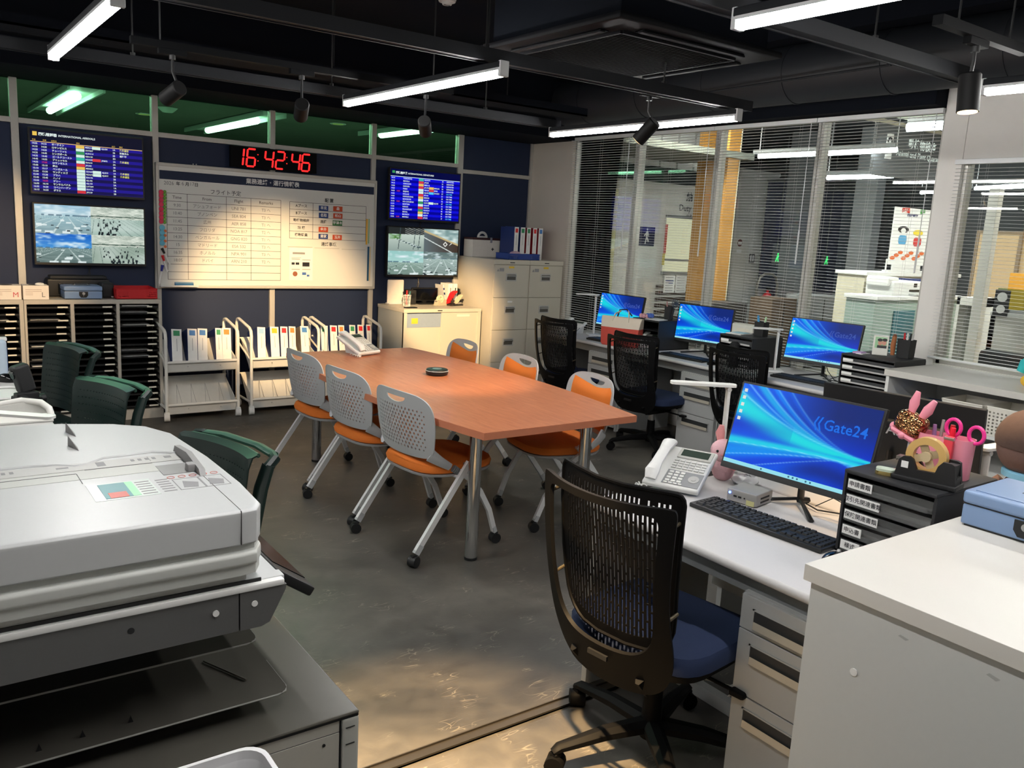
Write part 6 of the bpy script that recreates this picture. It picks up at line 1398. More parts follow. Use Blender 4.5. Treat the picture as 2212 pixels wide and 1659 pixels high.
for z in (.722, .690): B(.584, .601, 1.2345, 1.237, z, z+.0012).build('slot', BLACK, t)
B(X0, .02, 1.47, 1.95, ZT, .944).build('output_bay', mat('copier bay black', rgb(20, 21, 22), .35, noise=0), t)
for k in range(4): B(-.10+k*.05, -.095+k*.05, 1.40, 1.47, .80, .92-k*.02, .002).build('bay_rib', mat('bay rib', rgb(70, 76, 76), .3), t)
DARKG = mat('smoked tray plastic', rgb(78, 76, 71), .16, noise=.04)
def plate(x1, y0, y1, z, nm_): 
    MB().prism([(u-ox, v-oy) for u, v in rrect(X0, x1, y0, y1, .022)], 'z', z, z+.004).build(nm_, DARKG, t)
    MB().tube([(X0-ox, y0-oy, z+.002), (x1-.022-ox, y0-oy, z+.002), (x1-.006-ox, y0+.006-oy, z+.002), (x1-ox, y0+.022-oy, z+.002), (x1-ox, y0+.12-oy, z+.002)], .0018, n=6).build(nm_+'_edge', mat('pale plastic edge', rgb(150, 150, 146), .25), t)
plate(.505, 1.295, 1.90, .785, 'lower_output_tray'); plate(.470, 1.352, 1.90, .862, 'upper_output_tray')
MB().tube([(.45-ox, 1.36-oy, .792), (.405-ox, 1.46-oy, .792)], .002, n=6).build('tray_relief', CTRAY, t)
for k, (x, y) in enumerate(((.25, 1.33), (.18, 1.325), (.12, 1.32))): MB().add([(x-ox, y-oy, .789), (x+.008-ox, y-oy, .789), (x+.004-ox, y+.01-oy, .789), (x+.004-ox, y-oy, .802)], [(0, 1, 3), (1, 2, 3), (2, 0, 3)]).build('tray_stop', BLACK, t, smooth=False)
for x in (-.3, .52):
    for y in (1.32, 1.92): caster(t, (x-ox, y-oy, 0), .03, BLACK, .02, yaw=.3)
# white cabinet with the white basket beside the copier
t = thing('side_cabinet', 'low white cabinet below the white basket at the bottom edge', 'cabinet', (.08, .93, 0)); MB().rbox(-.42, .25, -.25, .14, .0, .70, .004).build('cabinet_body', WHITEP, t); MB().rbox(-.415, .245, -.262, -.25, .03, .69, .003).build('door', WHITEP, t)
t = thing('white_basket', 'white plastic basket with rounded rim at the bottom edge of the photo', 'basket', (.235, .95, .70)); WB_ = mat('basket white', rgb(236, 236, 238), .3)
n0 = rrect(-.135, .135, -.10, .12, .03, 5); n = len(n0); b = MB()
def lay2(k, z, arch=0): return [(x*k, y*k, z+(arch*max(0, 1-(x/.1)**2)*(1 if y > .08 else 0))) for x, y in n0]
Ls = [lay2(.86, 0), lay2(.9, .02), lay2(1.0, .15), lay2(1.035, .152), lay2(1.035, .146), ]
Ls = [lay2(.86, .0), lay2(.93, .04), lay2(1.0, .14), lay2(1.0, .158), lay2(1.05, .158), lay2(1.05, .150), lay2(1.02, .15), lay2(.985, .14), lay2(.9, .04), lay2(.84, .004)]
for l in Ls: b.v.extend(l)
for j in range(len(Ls)-1):
    for i in range(n): b.f.append((j*n+i, j*n+(i+1) % n, (j+1)*n+(i+1) % n, (j+1)*n+i))
b.f += [tuple(range(n-1, -1, -1)), tuple((len(Ls)-1)*n+i for i in range(n))]; b.mi = [0]*len(b.f); b.build('basket_body', WB_, t)
MB().tube([(-.05, .112, .12), (-.045, .113, .14), (.02, .114, .14), (.03, .113, .12)], .003, n=6).build('grip_rim', WB_, t); MB().prism(ellipse(.075, .135, .012, .008, 12), 'y', .116, .117).build('grip_hole', GREYP, t)
t = thing('white_bottle', 'white glossy rounded object lying in the white basket', 'bottle', (.23, .985, .715)); MB().tube([(-.05, 0, .05), (.0, .0, .055), (.05, -.0, .05)], [.03, .045, .03], n=16).sph((-.055, 0, .05), .03, .03, .03).sph((.055, 0, .05), .03, .03, .03).build('bottle_body', WHITEP, t); MB().cyl((.0, .0, .098), (.0, 0, .108), .015, n=14).build('cap', WHITEP, t)
# ================================================================ left desk with its things
t = thing('office_desk', 'white desk at the left edge beyond the copier, carrying black clamps and a white lamp', 'desk', (.05, 4.5, 0))
MB().rbox(-.45, .43, -.72, .68, .672, .70, .012, seg=3).build('desktop', DESKW, t)
for sx in (-.42, .39):
    for sy in (-.68, .64): MB().rbox(sx-.02, sx+.02, sy-.02, sy+.02, 0, .675, .003).build('leg', WTUBE, t)
MB().box(-.40, .37, -.01, .01, .3, .67).build('modesty_panel', DESKG, t)
t = thing('mouse', 'black mouse at the left edge on the far white desk', 'mouse', (.40, 4.86, .70), .8); mb = MB().sph((0, 0, .008), .034, .06, .034, 18, 10); mb.v = [(x, y, max(z, 0.0)) for x, y, z in mb.v]; mb.build('shell', GLOSSB, t)
t = thing('white_bottle', 'white and blue striped bag at the left edge beside the letter trays', 'bag', (.36, 5.05, .70)); MB().rbox(-.07, .06, -.05, .05, 0, .19, .02, seg=3).build('bag_body', mat('pale blue bag', rgb(196, 212, 228), .5), t); MB().box(.0605, .062, -.03, -.01, .02, .15).box(.0605, .062, .01, .03, .02, .13).build('stripe', mat('blue stripe', rgb(60, 96, 160), .5), t); MB().rbox(.03, .065, -.02, .02, .18, .2, .006).build('knot', WHITEP, t)
t = thing('web_camera', 'black camera head on a dark clamp stand, on the white desk behind the copier', 'camera', (.42, 4.22, .70), .3)
MB().rbox(-.05, .05, -.045, .045, 0, .05, .008).rbox(-.065, .03, -.06, -.02, .03, .075, .006).cyl((.045, 0, .03), (.075, 0, .03), .022, n=12).cyl((-.03, -.06, .05), (-.055, -.075, .055), .014, n=10).build('clamp', BLACK, t)
q = MB(); q.M = Matrix.Translation((0, 0, .07)) @ Matrix.Rotation(-.25, 4, 'Y'); q.rbox(-.032, .036, -.03, .03, 0, .125, .012, seg=3); q.build('camera_head', BLACKR, t); q = MB(); q.M = Matrix.Translation((0, 0, .07)) @ Matrix.Rotation(-.25, 4, 'Y'); q.cyl((-.032, 0, .09), (-.038, 0, .09), .02, n=16); q.build('lens', GLOSSB, t); MB().tube([(.0, 0, .04), (-.005, 0, .08)], .014, n=8).build('neck', METAL, t)
t = thing('white_tray', 'flat white tray with raised rim on the white desk behind the copier', 'tray', (.25, 4.50, .70)); MB().prism(rrect(-.16, .17, -.14, .14, .04), 'z', 0, .006).tube([(x, y, .012) for x, y in rrect(-.16, .17, -.14, .14, .04)], .007, n=6, closed=True).build('tray_body', WHITEP, t); MB().rbox(-.08, .08, -.06, .06, .006, .03, .01).build('equipment', mat('equipment teal grey', rgb(120, 140, 140), .35), t)
t = thing('curved_stand', 'rounded white frame on the desk behind the copier lid', 'stand', (.44, 3.92, .70), 0); MB().tube([(-.20, .10, .05), (-.06, .10, .07), (.01, .08, .06), (.035, .05, .04), (.04, .03, .012)], .014, n=10).rbox(-.2, .04, -.04, .09, 0, .012, .004).prism([(-.18, .0), (.035, .0), (.02, .04), (-.05, .065), (-.18, .05)], 'y', .085, .095).build('frame', WTUBE, t)
lamp('white lamp with its flat head lying low over the desk behind the copier', (.22, 3.55, .70), math.radians(180-40), H=.13, armL=.28)
# ================================================================ white counter in the right foreground
CTW = mat('white laminate', rgb(212, 209, 203), .35, noise=.01); CTS = mat('white laminate side', rgb(196, 198, 196), .5, noise=.02, scale=60)
t = thing('counter_cabinet', 'white cabinet with thick top in the right foreground, carrying the blue cash box', 'cabinet', (1.60, 1.045, 0)); W_, D_ = .95, 1.3
MB().rbox(0, W_, -D_, 0, .862, .90, .002).build('top', CTW, t); MB().box(.016, .034, -.49, -.012, 0, .862).build('side_panel', CTS, t)
MB().box(.034, W_-.02, -.03, -.012, 0, .862).build('back_panel', CTS, t); MB().box(.034, .30, -.49, -.472, 0, .862).box(.30, .318, -.49, -.012, .0, .862).box(.034, .30, -.47, -.03, .40, .418).box(W_-.04, W_-.02, -D_+.02, -.03, 0, .862).build('inner_panel', mat('beige laminate', rgb(206, 184, 146), .5, noise=.03), t)
MB().box(.034, .05, -D_+.02, -.49, 0, .862).build('recessed_panel', MATS['beige laminate'], t)
for y, z in ((-.14, .70), (-.345, .57)): MB().cyl((.0165, y, z), (.0135, y, z), .0085, n=18).build('cap', WHITEP, t)
def patch(y, z, w_, h_): MB().prism([(y-w_, z+.001), (y+w_*.6, z+h_), (y+w_, z), (y-w_*.4, z-h_)], 'x', .0153, .0162).build('scuff', mat('scuff grey', rgb(168, 170, 168), .7), t)
patch(-.235, .822, .012, .004); patch(-.412, .822, .013, .005)
cashbox('large blue-grey metal cash box on the white counter in the right foreground', (2.225+.12, .855, .90), math.radians(-90+1), .32, .245, .095)
# ================================================================ low shelf unit under the short window
t = thing('low_shelf_unit', 'white low shelf unit with baskets under the shorter window', 'shelf', (4.72, 2.70, 0)); W_, L_ = .59, 1.45
MB().rbox(-.01, W_, -L_, .01, .862, .90, .003).build('top', CTW, t); MB().rbox(0, W_, -.02, 0, 0, .862, .001).rbox(0, W_, -L_, -L_+.02, 0, .862, .001).box(W_-.015, W_, -L_, 0, 0, .862).build('carcass', WHITEP, t)
for z in (.08, .40, .635): MB().box(.005, W_-.015, -L_+.02, -.02, z-.018, z).build('shelf_board', WHITEP, t)
def pbasket(lab, y, z, w_, h_, hole, x=4.73, d=.26):
    t = thing('plastic_basket', lab, 'basket', (x, y, z)); hol = []
    nx = int(w_/(hole*2.2)); nz = int((h_-.02)/(hole*2.0))
    for i in range(nx):
        for j in range(nz):
            u = .012+i*hole*2.2; v = .012+j*hole*2.0
            if hole < .006 and .3*w_ < u < .68*w_ and j > nz*.35: continue
            hol.append([(u, v), (u+hole, v), (u+hole, v+hole), (u, v+hole)])
    if hole < .006: hol.append(rrect(w_*.36, w_*.64, h_*.62, h_*.84, .008))
    bm_ = mat('basket ivory', rgb(232, 228, 218), .4)
    sheet('side_wall', [(0, 0), (w_, 0), (w_, h_), (0, h_)], hol, lambda u, v: (0-.012*v/h_, w_/2-u, v), bm_, t, .003, .05)
    sheet('side_wall', [(0, 0), (d, 0), (d, h_), (0, h_)], [[(.015+i*hole*2.2, .015+j*hole*2), (.015+i*hole*2.2+hole, .015+j*hole*2), (.015+i*hole*2.2+hole, .015+j*hole*2+hole), (.015+i*hole*2.2, .015+j*hole*2+hole)] for i in range(int(d/(hole*2.3))) for j in range(int((h_-.02)/(hole*2.1)))], lambda u, v: (u, -w_/2-.008*v/h_, v), bm_, t, .003, .05)
    MB().box(0, d, w_/2-.003, w_/2, 0, h_).box(d-.003, d, -w_/2, w_/2, 0, h_).box(0, d, -w_/2, w_/2, 0, .003).build('inner_wall', bm_, t)
    MB().tube([(-.013, w_/2, h_), (-.013, -w_/2, h_), (d, -w_/2-.008, h_), (d, w_/2, h_)], .004, n=6, closed=True).build('rim', bm_, t); return t
pbasket('shallow ivory basket with small holes in the low shelf unit', 2.24, .636, .22, .155, .0055); pbasket('deeper ivory basket with large square holes in the low shelf unit', 1.985, .636, .235, .16, .0095)
t = thing('blue_folder', 'blue folder lying on the board of the low shelf unit', 'folder', (4.76, 2.50, .636)); MB().rbox(0, .3, -.11, .1, .0, .085, .004).build('folder_body', mat('blue folder', rgb(36, 74, 130), .5), t); MB().box(-.001, .004, -.10, .09, .02, .07).build('label', mat('folder dark', rgb(26, 46, 86), .5), t)
t = thing('paper_packet', 'beige printed paper packets beside the blue folder', 'paper', (4.75, 2.37, .636)); MB().rbox(0, .2, -.02, .02, 0, .10, .003).rbox(.0, .2, .02, .05, 0, .085, .003).build('packet', CARD, t); MB().box(-.001, 0, -.01, .01, .05, .07).build('print', GI, t)
for y, z, lab in ((2.45, .418, 'white storage box on the middle board of the low shelf unit'),): 
    t = thing('storage_box', lab, 'box', (4.76, y, .40)); MB().rbox(0, .3, -.15, .15, 0, .18, .01).build('box_body', WHITEP, t); MB().rbox(-.005, .305, -.155, .155, .165, .19, .006).build('lid', GREYP, t)
# soft toys at the right edge
t = thing('turquoise_soft_toy', 'turquoise and yellow soft toy on the low shelf unit at the right edge', 'soft toy', (5.0, 1.975, .90)); TQ = mat('turquoise plush', rgb(60, 190, 196), .95, bump=.5, scale=200)
MB().sph((0, 0, .10), .07, .07, .085).build('body', mat('white plush', rgb(236, 236, 232), .95, bump=.5, scale=200), t); MB().tube([(0, .05, .15), (-.02, .085, .12), (-.03, .10, .075)], [.03, .032, .02], n=10).sph((0, 0, .2), .07, .075, .06).build('hood', TQ, t); MB().sph((-.04, .04, .035), .05, .045, .035).sph((-.04, -.05, .035), .05, .045, .035).build('feet', mat('yellow plush', rgb(244, 196, 70), .95, bump=.5, scale=200), t)
BR = mat('brown plush', rgb(104, 82, 76), .95, noise=.12, scale=60, bump=.5); BR2 = mat('dark brown felt', rgb(78, 62, 56), .95, noise=.12, scale=40, bump=.5)
t = thing('brown_soft_toy', 'brown plush toy with a felt cap and light blue collar at the right edge', 'soft toy', (2.90, 1.135, .70))
MB().sph((0, 0, .11), .085, .085, .12, 18, 12).build('body', BR, t); MB().sph((0, 0, .30), .10, .105, .095, 20, 14).build('head', BR, t); mb = MB().sph((0, 0, .325), .106, .112, .10, 22, 14); mb.v = [(x, y, max(z, .30)) for x, y, z in mb.v]; mb.build('felt_cap', BR2, t)
MB().lathe([(.060, .2), (.078, .205), (.078, .222), (.060, .228)], n=20).build('collar', mat('light blue ribbon', rgb(128, 186, 214), .7), t); MB().tube([(0, .07, .17), (-.02, .115, .12), (-.03, .12, .05)], [.03, .032, .024], n=10).build('arm', BR, t)
mb = MB().sph((-.06, -.04, .13), .04, .04, .05); mb.build('white_patch', MATS['white plush'], t); MB().sph((-.07, .05, .02), .035, .03, .02).sph((-.07, -.05, .02), .035, .03, .02).build('foot', mat('pale blue plush', rgb(170, 200, 210), .95), t)
# ================================================================ the remaining desk equipment
lamp('white folding desk lamp at the right edge beside the brown soft toy', (3.03, 1.335, .70), math.radians(174), H=.235, armL=.19, up=.0)
t = cup('pen_cup', 'pen cup with scissors hidden behind the nearest lit monitor', (2.80, 1.93, .70), rrect(-.03, .03, -.03, .03, .01), .10, BLACKR, 0)
pen('red capped marker peeping over the nearest lit monitor', (2.80, 1.92, .71), (.05, -.12, 1), .145, .009, BLACK, RED); pen('orange-red capped marker right of the scissors behind the nearest lit monitor', (2.79, 1.90, .71), (.1, -.35, 1), .145, .011, BLACK, mat('orange red', rgb(232, 66, 44), .4))
t = thing('scissors', 'white handled scissors peeping over the nearest lit monitor', 'scissors', (2.80, 1.94, .71)); MB().bar((0, 0, 0), (0, 0, .09), .008, .003).build('blade', METAL, t)
MB().tube([(0, .018*math.cos(a)+.012, .135+.022*math.sin(a)) for a in [2*PI*k/18 for k in range(18)]], .005, n=8, closed=True).tube([(0, .015*math.cos(a)-.02, .12+.015*math.sin(a)) for a in [2*PI*k/18 for k in range(18)]], .005, n=8, closed=True).tube([(0, 0, .08), (0, .005, .115)], .006, n=6).build('handle', WHITEP, t); MB().tube([(.002, .0, .09), (.002, -.01, .11)], .006, n=6).build('inner_grip', mat('royal blue', rgb(40, 46, 150), .4), t)
lamp('white desk lamp left of the furthest lit monitor', (4.97, 5.62, .70), math.radians(-30), H=.36, armL=.20); lamp('white desk lamp behind the middle lit monitor, its head over the pen cup', (5.235, 4.655, .70), math.radians(-42), H=.30, armL=.26); lamp('white desk lamp left of the lit monitor nearest the white column', (4.99, 3.69, .70), math.radians(-42), H=.30, armL=.20)
for lab, x, y in (('black keyboard on the furthest window desk', 4.80, 5.22), ('black keyboard on the middle window desk', 4.80, 4.36), ('black keyboard on the window desk nearest the low shelf', 4.86, 3.36)): keyboard(lab, (x, y, .70), math.radians(-86), .42, False)
mouse('black mouse beside the tote bag on the furthest window desk', (4.74, 5.00-.0, .70), math.radians(-80)); mouse('black mouse on the middle window desk', (4.77, 4.07, .70), math.radians(-80)); mouse('black mouse on the window desk nearest the low shelf', (4.80, 3.06, .70), math.radians(-80))
phone('white desk phone on the furthest window desk', (4.88, 5.80, .70), math.radians(-70), False, .85); phone('white desk phone half hidden behind the middle mesh chair', (4.92, 4.86, .70), math.radians(-70), False, .85); phone('white desk phone left of the lit monitor nearest the white column', (5.08, 3.95-.06, .70), math.radians(-70), False, .7)
phone('white desk phone with coiled cord at the far left corner of the orange table', (2.50, 5.20, .70), math.radians(20), True, 1.0)
# tote bag
t = thing('tote_bag', 'red and cream canvas tote bag standing on the furthest window desk', 'bag', (4.755, 5.03, .70), math.radians(-66)); TR_ = mat('coral canvas', rgb(206, 84, 72), .85, bump=.3, scale=300); TCR = mat('cream canvas', rgb(226, 214, 196), .85, bump=.3, scale=300)
def bagl(z, wv, dv): return [(-wv, -dv, z), (0, -dv*1.25, z), (wv, -dv, z), (wv*1.02, 0, z), (wv, dv, z), (0, dv*1.2, z), (-wv, dv, z), (-wv*1.02, 0, z)]
for nm_, m_, ls in (('lower_canvas', TR_, [bagl(0, .145, .05), bagl(.02, .155, .06), bagl(.15, .165, .05)]), ('upper_canvas', TCR, [bagl(.15, .165, .05), bagl(.21, .172, .035), bagl(.235, .175, .02)])):
    b = MB(); n = 8
    for l in ls: b.v.extend(l)
    for j in range(len(ls)-1):
        for i in range(n): b.f.append((j*n+i, j*n+(i+1) % n, (j+1)*n+(i+1) % n, (j+1)*n+i))
    b.f += [tuple(range(n-1, -1, -1)), tuple((len(ls)-1)*n+i for i in range(n))]; b.mi = [0]*len(b.f); b.build(nm_, m_, t)
MB().tube([(-.07, -.04, .20), (-.06, -.02, .26), (-.02, 0, .285)], .013, n=4, sx=.25, sy=1.0).tube([(.07, -.04, .2), (.06, -.02, .26), (.045, .0, .29)], .013, n=4, sx=.25, sy=1.0).build('canvas_strap', TCR, t); MB().tube([(-.06, .02, .22), (-.04, .02, .29), (.02, .02, .30), (.07, .02, .25)], .006, n=8).build('dark_handle', mat('dark blue cord', rgb(30, 34, 60), .5), t)
# things on the window organisers
cup('pen_cup', 'black pen cup on the plain organiser box behind the tote bag', (5.03, 4.79, .936), ellipse(0, 0, .035, .035, 16), .11, BLACKR)
pen('pink pencil in the black pen cup behind the tote bag', (5.03, 4.80, .945), (-.05, .1, 1), .14, .005, mat('rose wood', rgb(170, 120, 120), .5)); pen('grey pen in the black pen cup behind the tote bag', (5.03, 4.79, .945), (0, .25, 1), .135, .005, GREYP)
t = thing('small_fan', 'small dark handheld fan leaning in the black pen cup behind the tote bag', 'fan', (5.03, 4.76, .945)); MB().cyl((0, 0, 0), (0, -.02, .09), .009, n=10).build('grip', BLACKR, t)
mb = MB()
for r_ in (.034, .024, .012): mb.tube([(0, -.03+r_*math.cos(a), .13+r_*math.sin(a)) for a in [2*PI*k/18 for k in range(18)]], .0022, n=5, closed=True)
for k in range(4): a = k*PI/4; mb.cyl((0, -.03-.034*math.cos(a), .13-.034*math.sin(a)), (0, -.03+.034*math.cos(a), .13+.034*math.sin(a)), .0015, n=4)
mb.cyl((.006, -.03, .13), (.02, -.03, .13), .014, n=12).build('fan_cage', mat('slate blue', rgb(60, 74, 92), .4), t)
t = thing('hair_scrunchie', 'pink and blue hair scrunchies on the organiser box behind the tote bag', 'scrunchie', (4.90, 4.93, .936)); mb = MB(); rr_ = random.Random(2)
for k in range(7): a = 2*PI*k/7; mb.sph((.028*math.cos(a), .035*math.sin(a), .02), .017, .017, .018, 8, 6)
mb.build('ruffle', mat('pink chiffon', rgb(222, 170, 180), .8, bump=.6), t); mb = MB()
for k in range(4): a = 2*PI*k/4+.5; mb.sph((.016*math.cos(a)+.01, -.05+.02*math.sin(a), .028), .017, .017, .018, 8, 6)
mb.build('ruffle', mat('blue chiffon', rgb(80, 110, 190), .8, bump=.6), t)
t = thing('paper_sheet', 'white papers on the organiser box behind the tote bag', 'paper', (4.90, 4.82, .936), .2); MB().box(-.03, .12, -.07, .07, 0, .004).build('sheet', PAPER, t)
cup('pen_cup', 'black pen cup on the open organiser between the window monitors', (5.05, 3.885, .926), rrect(-.033, .033, -.04, .04, .006), .105, BLACKR)
pen('blue marker in the black pen cup on the open organiser', (5.05, 3.90, .935), (0, .18, 1), .14, .008, mat('sky blue', rgb(70, 160, 220), .4)); pen('white marker in the black pen cup on the open organiser', (5.05, 3.87, .935), (0, -.12, 1), .135, .007, WHITEP, mat('pale green cap', rgb(180, 220, 180), .4))
t = thing('paper_sheet', 'pale papers stacked on the open organiser between the window monitors', 'paper', (4.96, 4.02, .926), .1); MB().box(-.05, .1, -.06, .07, 0, .006).build('sheet', PAPER, t); MB().box(-.0, .08, -.05, .05, .006, .010).build('note', mat('pale blue note', rgb(170, 206, 220), .7), t)
t = thing('paper_file', 'white file box behind the open organiser on the middle window desk', 'file', (5.17, 4.12, .70)); MB().rbox(-.03, .07, -.09, .12, 0, .28, .01).build('file_body', mat('ivory file', rgb(226, 226, 214), .5), t); MB().box(-.031, -.03, -.05, .06, .2, .25).build('label', CARD, t)
t = thing('black_mug', 'black cylinder in front of the open organiser', 'cup', (4.83, 3.93, .70)); MB().lathe([(.03, 0), (.034, .004), (.034, .15), (.036, .17), (.02, .185), (0, .186)], n=20).build('cup_body', BLACKR, t); MB().lathe([(.0345, .12), (.0355, .125), (.0345, .13)], n=20).build('ring', BLACK, t)
t = thing('photo_frame', 'clear photo frame with two people on the organiser nearest the column', 'photo frame', (5.00, 2.925, .936), math.radians(-60)); q = MB(); q.M = Matrix.Rotation(-.2, 4, 'X'); q.rbox(-.045, .045, -.004, .004, 0, .125, .003); q.build('frame_body', mat('frosted acrylic', rgb(206, 208, 198), .15), t)
q = MB(); q.M = Matrix.Rotation(-.2, 4, 'X'); q.box(-.034, .036, -.0052, -.0042, .045, .115); q.build('photo_print', mat('photo green', rgb(150, 196, 150), .4), t); q = MB(); q.M = Matrix.Rotation(-.2, 4, 'X'); q.prism(ellipse(-.004, .078, .013, .017, 12), 'y', -.006, -.005); q.prism(ellipse(.02, .08, .013, .017, 12), 'y', -.006, -.005); q.build('photo_faces', mat('photo skin', rgb(206, 150, 130), .5), t)
q = MB(); q.M = Matrix.Rotation(-.2, 4, 'X'); q.prism(ellipse(-.006, .096, .015, .010, 12), 'y', -.0065, -.0058); q.prism(ellipse(.022, .098, .015, .010, 12), 'y', -.0065, -.0058); q.box(-.02, .036, -.0056, -.005, .045, .062); q.build('photo_hair', BLACK, t)
cup('pen_cup', 'black mesh pen cup on the organiser nearest the column', (5.08, 2.80, .936), rrect(-.035, .035, -.042, .042, .006), .115, BLACKR)
t = thing('leather_pen_case', 'orange-brown leather case leaning beside the pen cup near the column', 'case', (5.03, 2.855, .936)); MB().tube([(0, 0, .01), (0, .004, .07), (0, 0, .13)], [.012, .016, .013], n=10).build('case_body', mat('tan leather', rgb(168, 104, 64), .5, bump=.3), t); MB().sph((0, 0, .13), .013, .013, .014, 8, 6).build('case_tip', mat('dark leather', rgb(110, 64, 40), .5), t)
for k, (dy, m_, lab) in enumerate(((.02, RED, 'red pen'), (-.02, BLACK, 'black pen'), (-.035, GREYP, 'grey pen'), (0, WHITEP, 'white pen'))): pen(lab+' in the black mesh pen cup nearest the column', (5.08, 2.80+dy*.6, .945), (0, dy*3, 1), .145, .006, m_)
t = thing('lilac_note_pad', 'lilac note pad lying on the organiser nearest the column', 'note pad', (4.93, 3.02, .936)); MB().rbox(-.03, .03, -.03, .03, 0, .012, .002).build('pad', mat('lilac', rgb(190, 160, 206), .6), t); MB().box(-.04, .05, -.045, -.0, 0, .004).build('sheet', PAPER, t)
t = thing('window_cables', 'tangle of black cables under the monitor nearest the column', 'cable', (5.1, 3.25, .70)); MB().tube([(0, .12, .13), (0, .09, .06), (-.02, .02, .01), (-.05, -.06, .006)], .003, n=5).tube([(.02, .0, .12), (.01, -.02, .05), (-.03, .05, .008)], .003, n=5).tube([(0, -.05, .14), (0, -.07, .03), (-.04, -.12, .006), (-.03, .1, .006)], .0025, n=5).build('wire', BLACK, t)
t = thing('power_strip', 'grey cable and power strip on the floor under the near desk', 'cable', (2.35, 1.62, 0)); MB().rbox(-.03, .03, -.14, .14, 0, .03, .004).build('strip_body', WHITEP, t); MB().tube([(0, .14, .015), (-.05, .25, .01), (-.12, .10, .01), (-.10, -.05, .2), (.0, -.02, .45), (.1, .0, .62)], .004, n=6).build('cord', mat('ivory cord', rgb(200, 196, 180), .5), t)
t = thing('foot_bar', 'grey steel foot bar under the near desk', 'bar', (2.22, 1.44, 0)); MB().rbox(-.02, .02, -.02, .62, .0, .05, .006).build('bar_body', DESKG, t)
# ================================================================ the hall behind the green glass
HC = mat('hall ceiling', rgb(120, 122, 112), .8, noise=.05); HW = mat('hall wall', rgb(120, 118, 104), .8)
struct(MB().box(-4, 9, 7.32, 17, 2.62, 2.7).build('ceiling', HC)); struct(MB().box(-4, 5.42, 15.4, 15.5, 0, 2.62).build('wall_far', HW)); struct(MB().box(-4, -3.9, 7.3, 15.4, 0, 2.62).build('wall_side', HW))
struct(MB().box(-4, 5.42, 14.2, 14.5, 2.38, 2.62).box(-4, 5.42, 14.18, 14.2, 2.36, 2.40).build('trim_4', HW))
HT = emis('hall tube', (.92, 1.0, .96), 14.0); TRO = mat('trough white', rgb(222, 228, 222), .5)
for k, (pa, pb, w_, lab) in enumerate((((187, 185), (88, 238), .30, 'recessed light trough seen through the left green glass'), ((592, 243), (415, 279), .26, 'recessed light trough seen through the middle green glass'), ((985, 262), (830, 292), .2, 'recessed light trough beyond the right green glass, mostly hidden'))):
    a = AZ(pa[0], pa[1], 2.605); b = AZ(pb[0], pb[1], 2.605); t = thing('light_trough', lab, 'ceiling light', (a.x, a.y, 2.562)); L = b.y-a.y
    MB().box(-w_/2, w_/2, 0, L, .042, .05).box(-w_/2, -w_/2+.02, 0, L, 0, .045).box(w_/2-.02, w_/2, 0, L, 0, .045).build('reflector', TRO, t)
    MB().tube([(0, L*.18, .0), (0, L*.8, .0)], .038, n=10).build('tube', HT, t)
for px, py, lab in ((311, 246, 'small warm downlight in the hall ceiling, left'), (730, 267, 'round downlight in the hall ceiling, right')):
    p = AZ(px, py, 2.618); t = thing('downlight', lab, 'ceiling light', tuple(p)); MB().lathe([(.0, 0), (.07, 0), (.085, -.008), (.09, 0)], n=18).build('trim_ring', TRO, t); MB().cyl((0, 0, -.004), (0, 0, -.009), .06, n=16).build('lamp_face', emis('dim warm disc', rgb(200, 190, 120), .9), t)
p = AZ(362, 233, 2.615); t = thing('smoke_detector', 'round detector on the hall ceiling behind the green glass', 'detector', tuple(p)); MB().lathe([(0, -.05), (.05, -.045), (.08, -.02), (.1, 0)], n=18).build('body', TRO, t)
for x in ():
    t = thing('hall_tube_light', 'white tube light in the hall behind the panelled wall', 'ceiling light', (x, 9.6, 3.1), group='hall lights hidden behind the panelled wall'); MB().rbox(-.04, .04, -.75, .75, 0, .05, .01).build('housing', TRO, t); MB().tube([(0, -.7, -.02), (0, .7, -.02)], .02, n=8).build('tube', HT, t)
# ================================================================ the offices behind the blinds
OW = mat('office wall light', rgb(212, 210, 204), .75, noise=.03, scale=4); OW2 = mat('office wall beige', rgb(206, 178, 138), .75, noise=.04, scale=4); OC = mat('office dark ceiling', rgb(30, 33, 36), .8); OG = mat('office grey', rgb(120, 122, 122), .6, noise=.05)
CREAM2 = mat('cream lintel', rgb(205, 198, 176), .6); OCHRE = mat('ochre pillar', rgb(178, 126, 52), .5, noise=.1, scale=12); DKG = mat('dark glazing', rgb(24, 26, 27), .15, noise=0)
struct(MB().box(5.45, 16, -2.2, 13.5, 3.3, 3.4).build('ceiling', OC)); struct(MB().box(15.9, 16, -2.2, 13.5, 0, 3.3).build('wall_far', OG)); struct(MB().box(5.45, 16, 13.4, 13.5, 0, 3.3).build('wall_far', OG)); struct(MB().box(5.45, 16, -2.3, -2.2, 0, 3.3).build('wall_side', OG))
YD = 8.6
def rect(px0, py0, px1, py1, Y):
    a = AY(px0, py0, Y); b = AY(px1, py1, Y); return a.x, b.x, b.z, a.z       # x0,x1,z0,z1
x0 = 5.6; x1 = AY(1545, 500, YD).x; zt = AY(1380, 355, YD).z; zb = AY(1300, 381, YD).z; zl = AY(1300, 407, YD).z; xd = AY(1327, 520, YD).x
wd = tag(bpy.data.objects.new('wall_office', None), 'pale office wall with pictograms beyond the blinds', None, None, 'structure'); COL.objects.link(wd); wd.location = (0, YD, 0)
x = x0
while x < x1: MB().rbox(x, x+.30, 0, .08, zt, 3.3, .004).build('panel', mat('pale pleated panel', rgb(238, 238, 236), .6), wd); x += .335
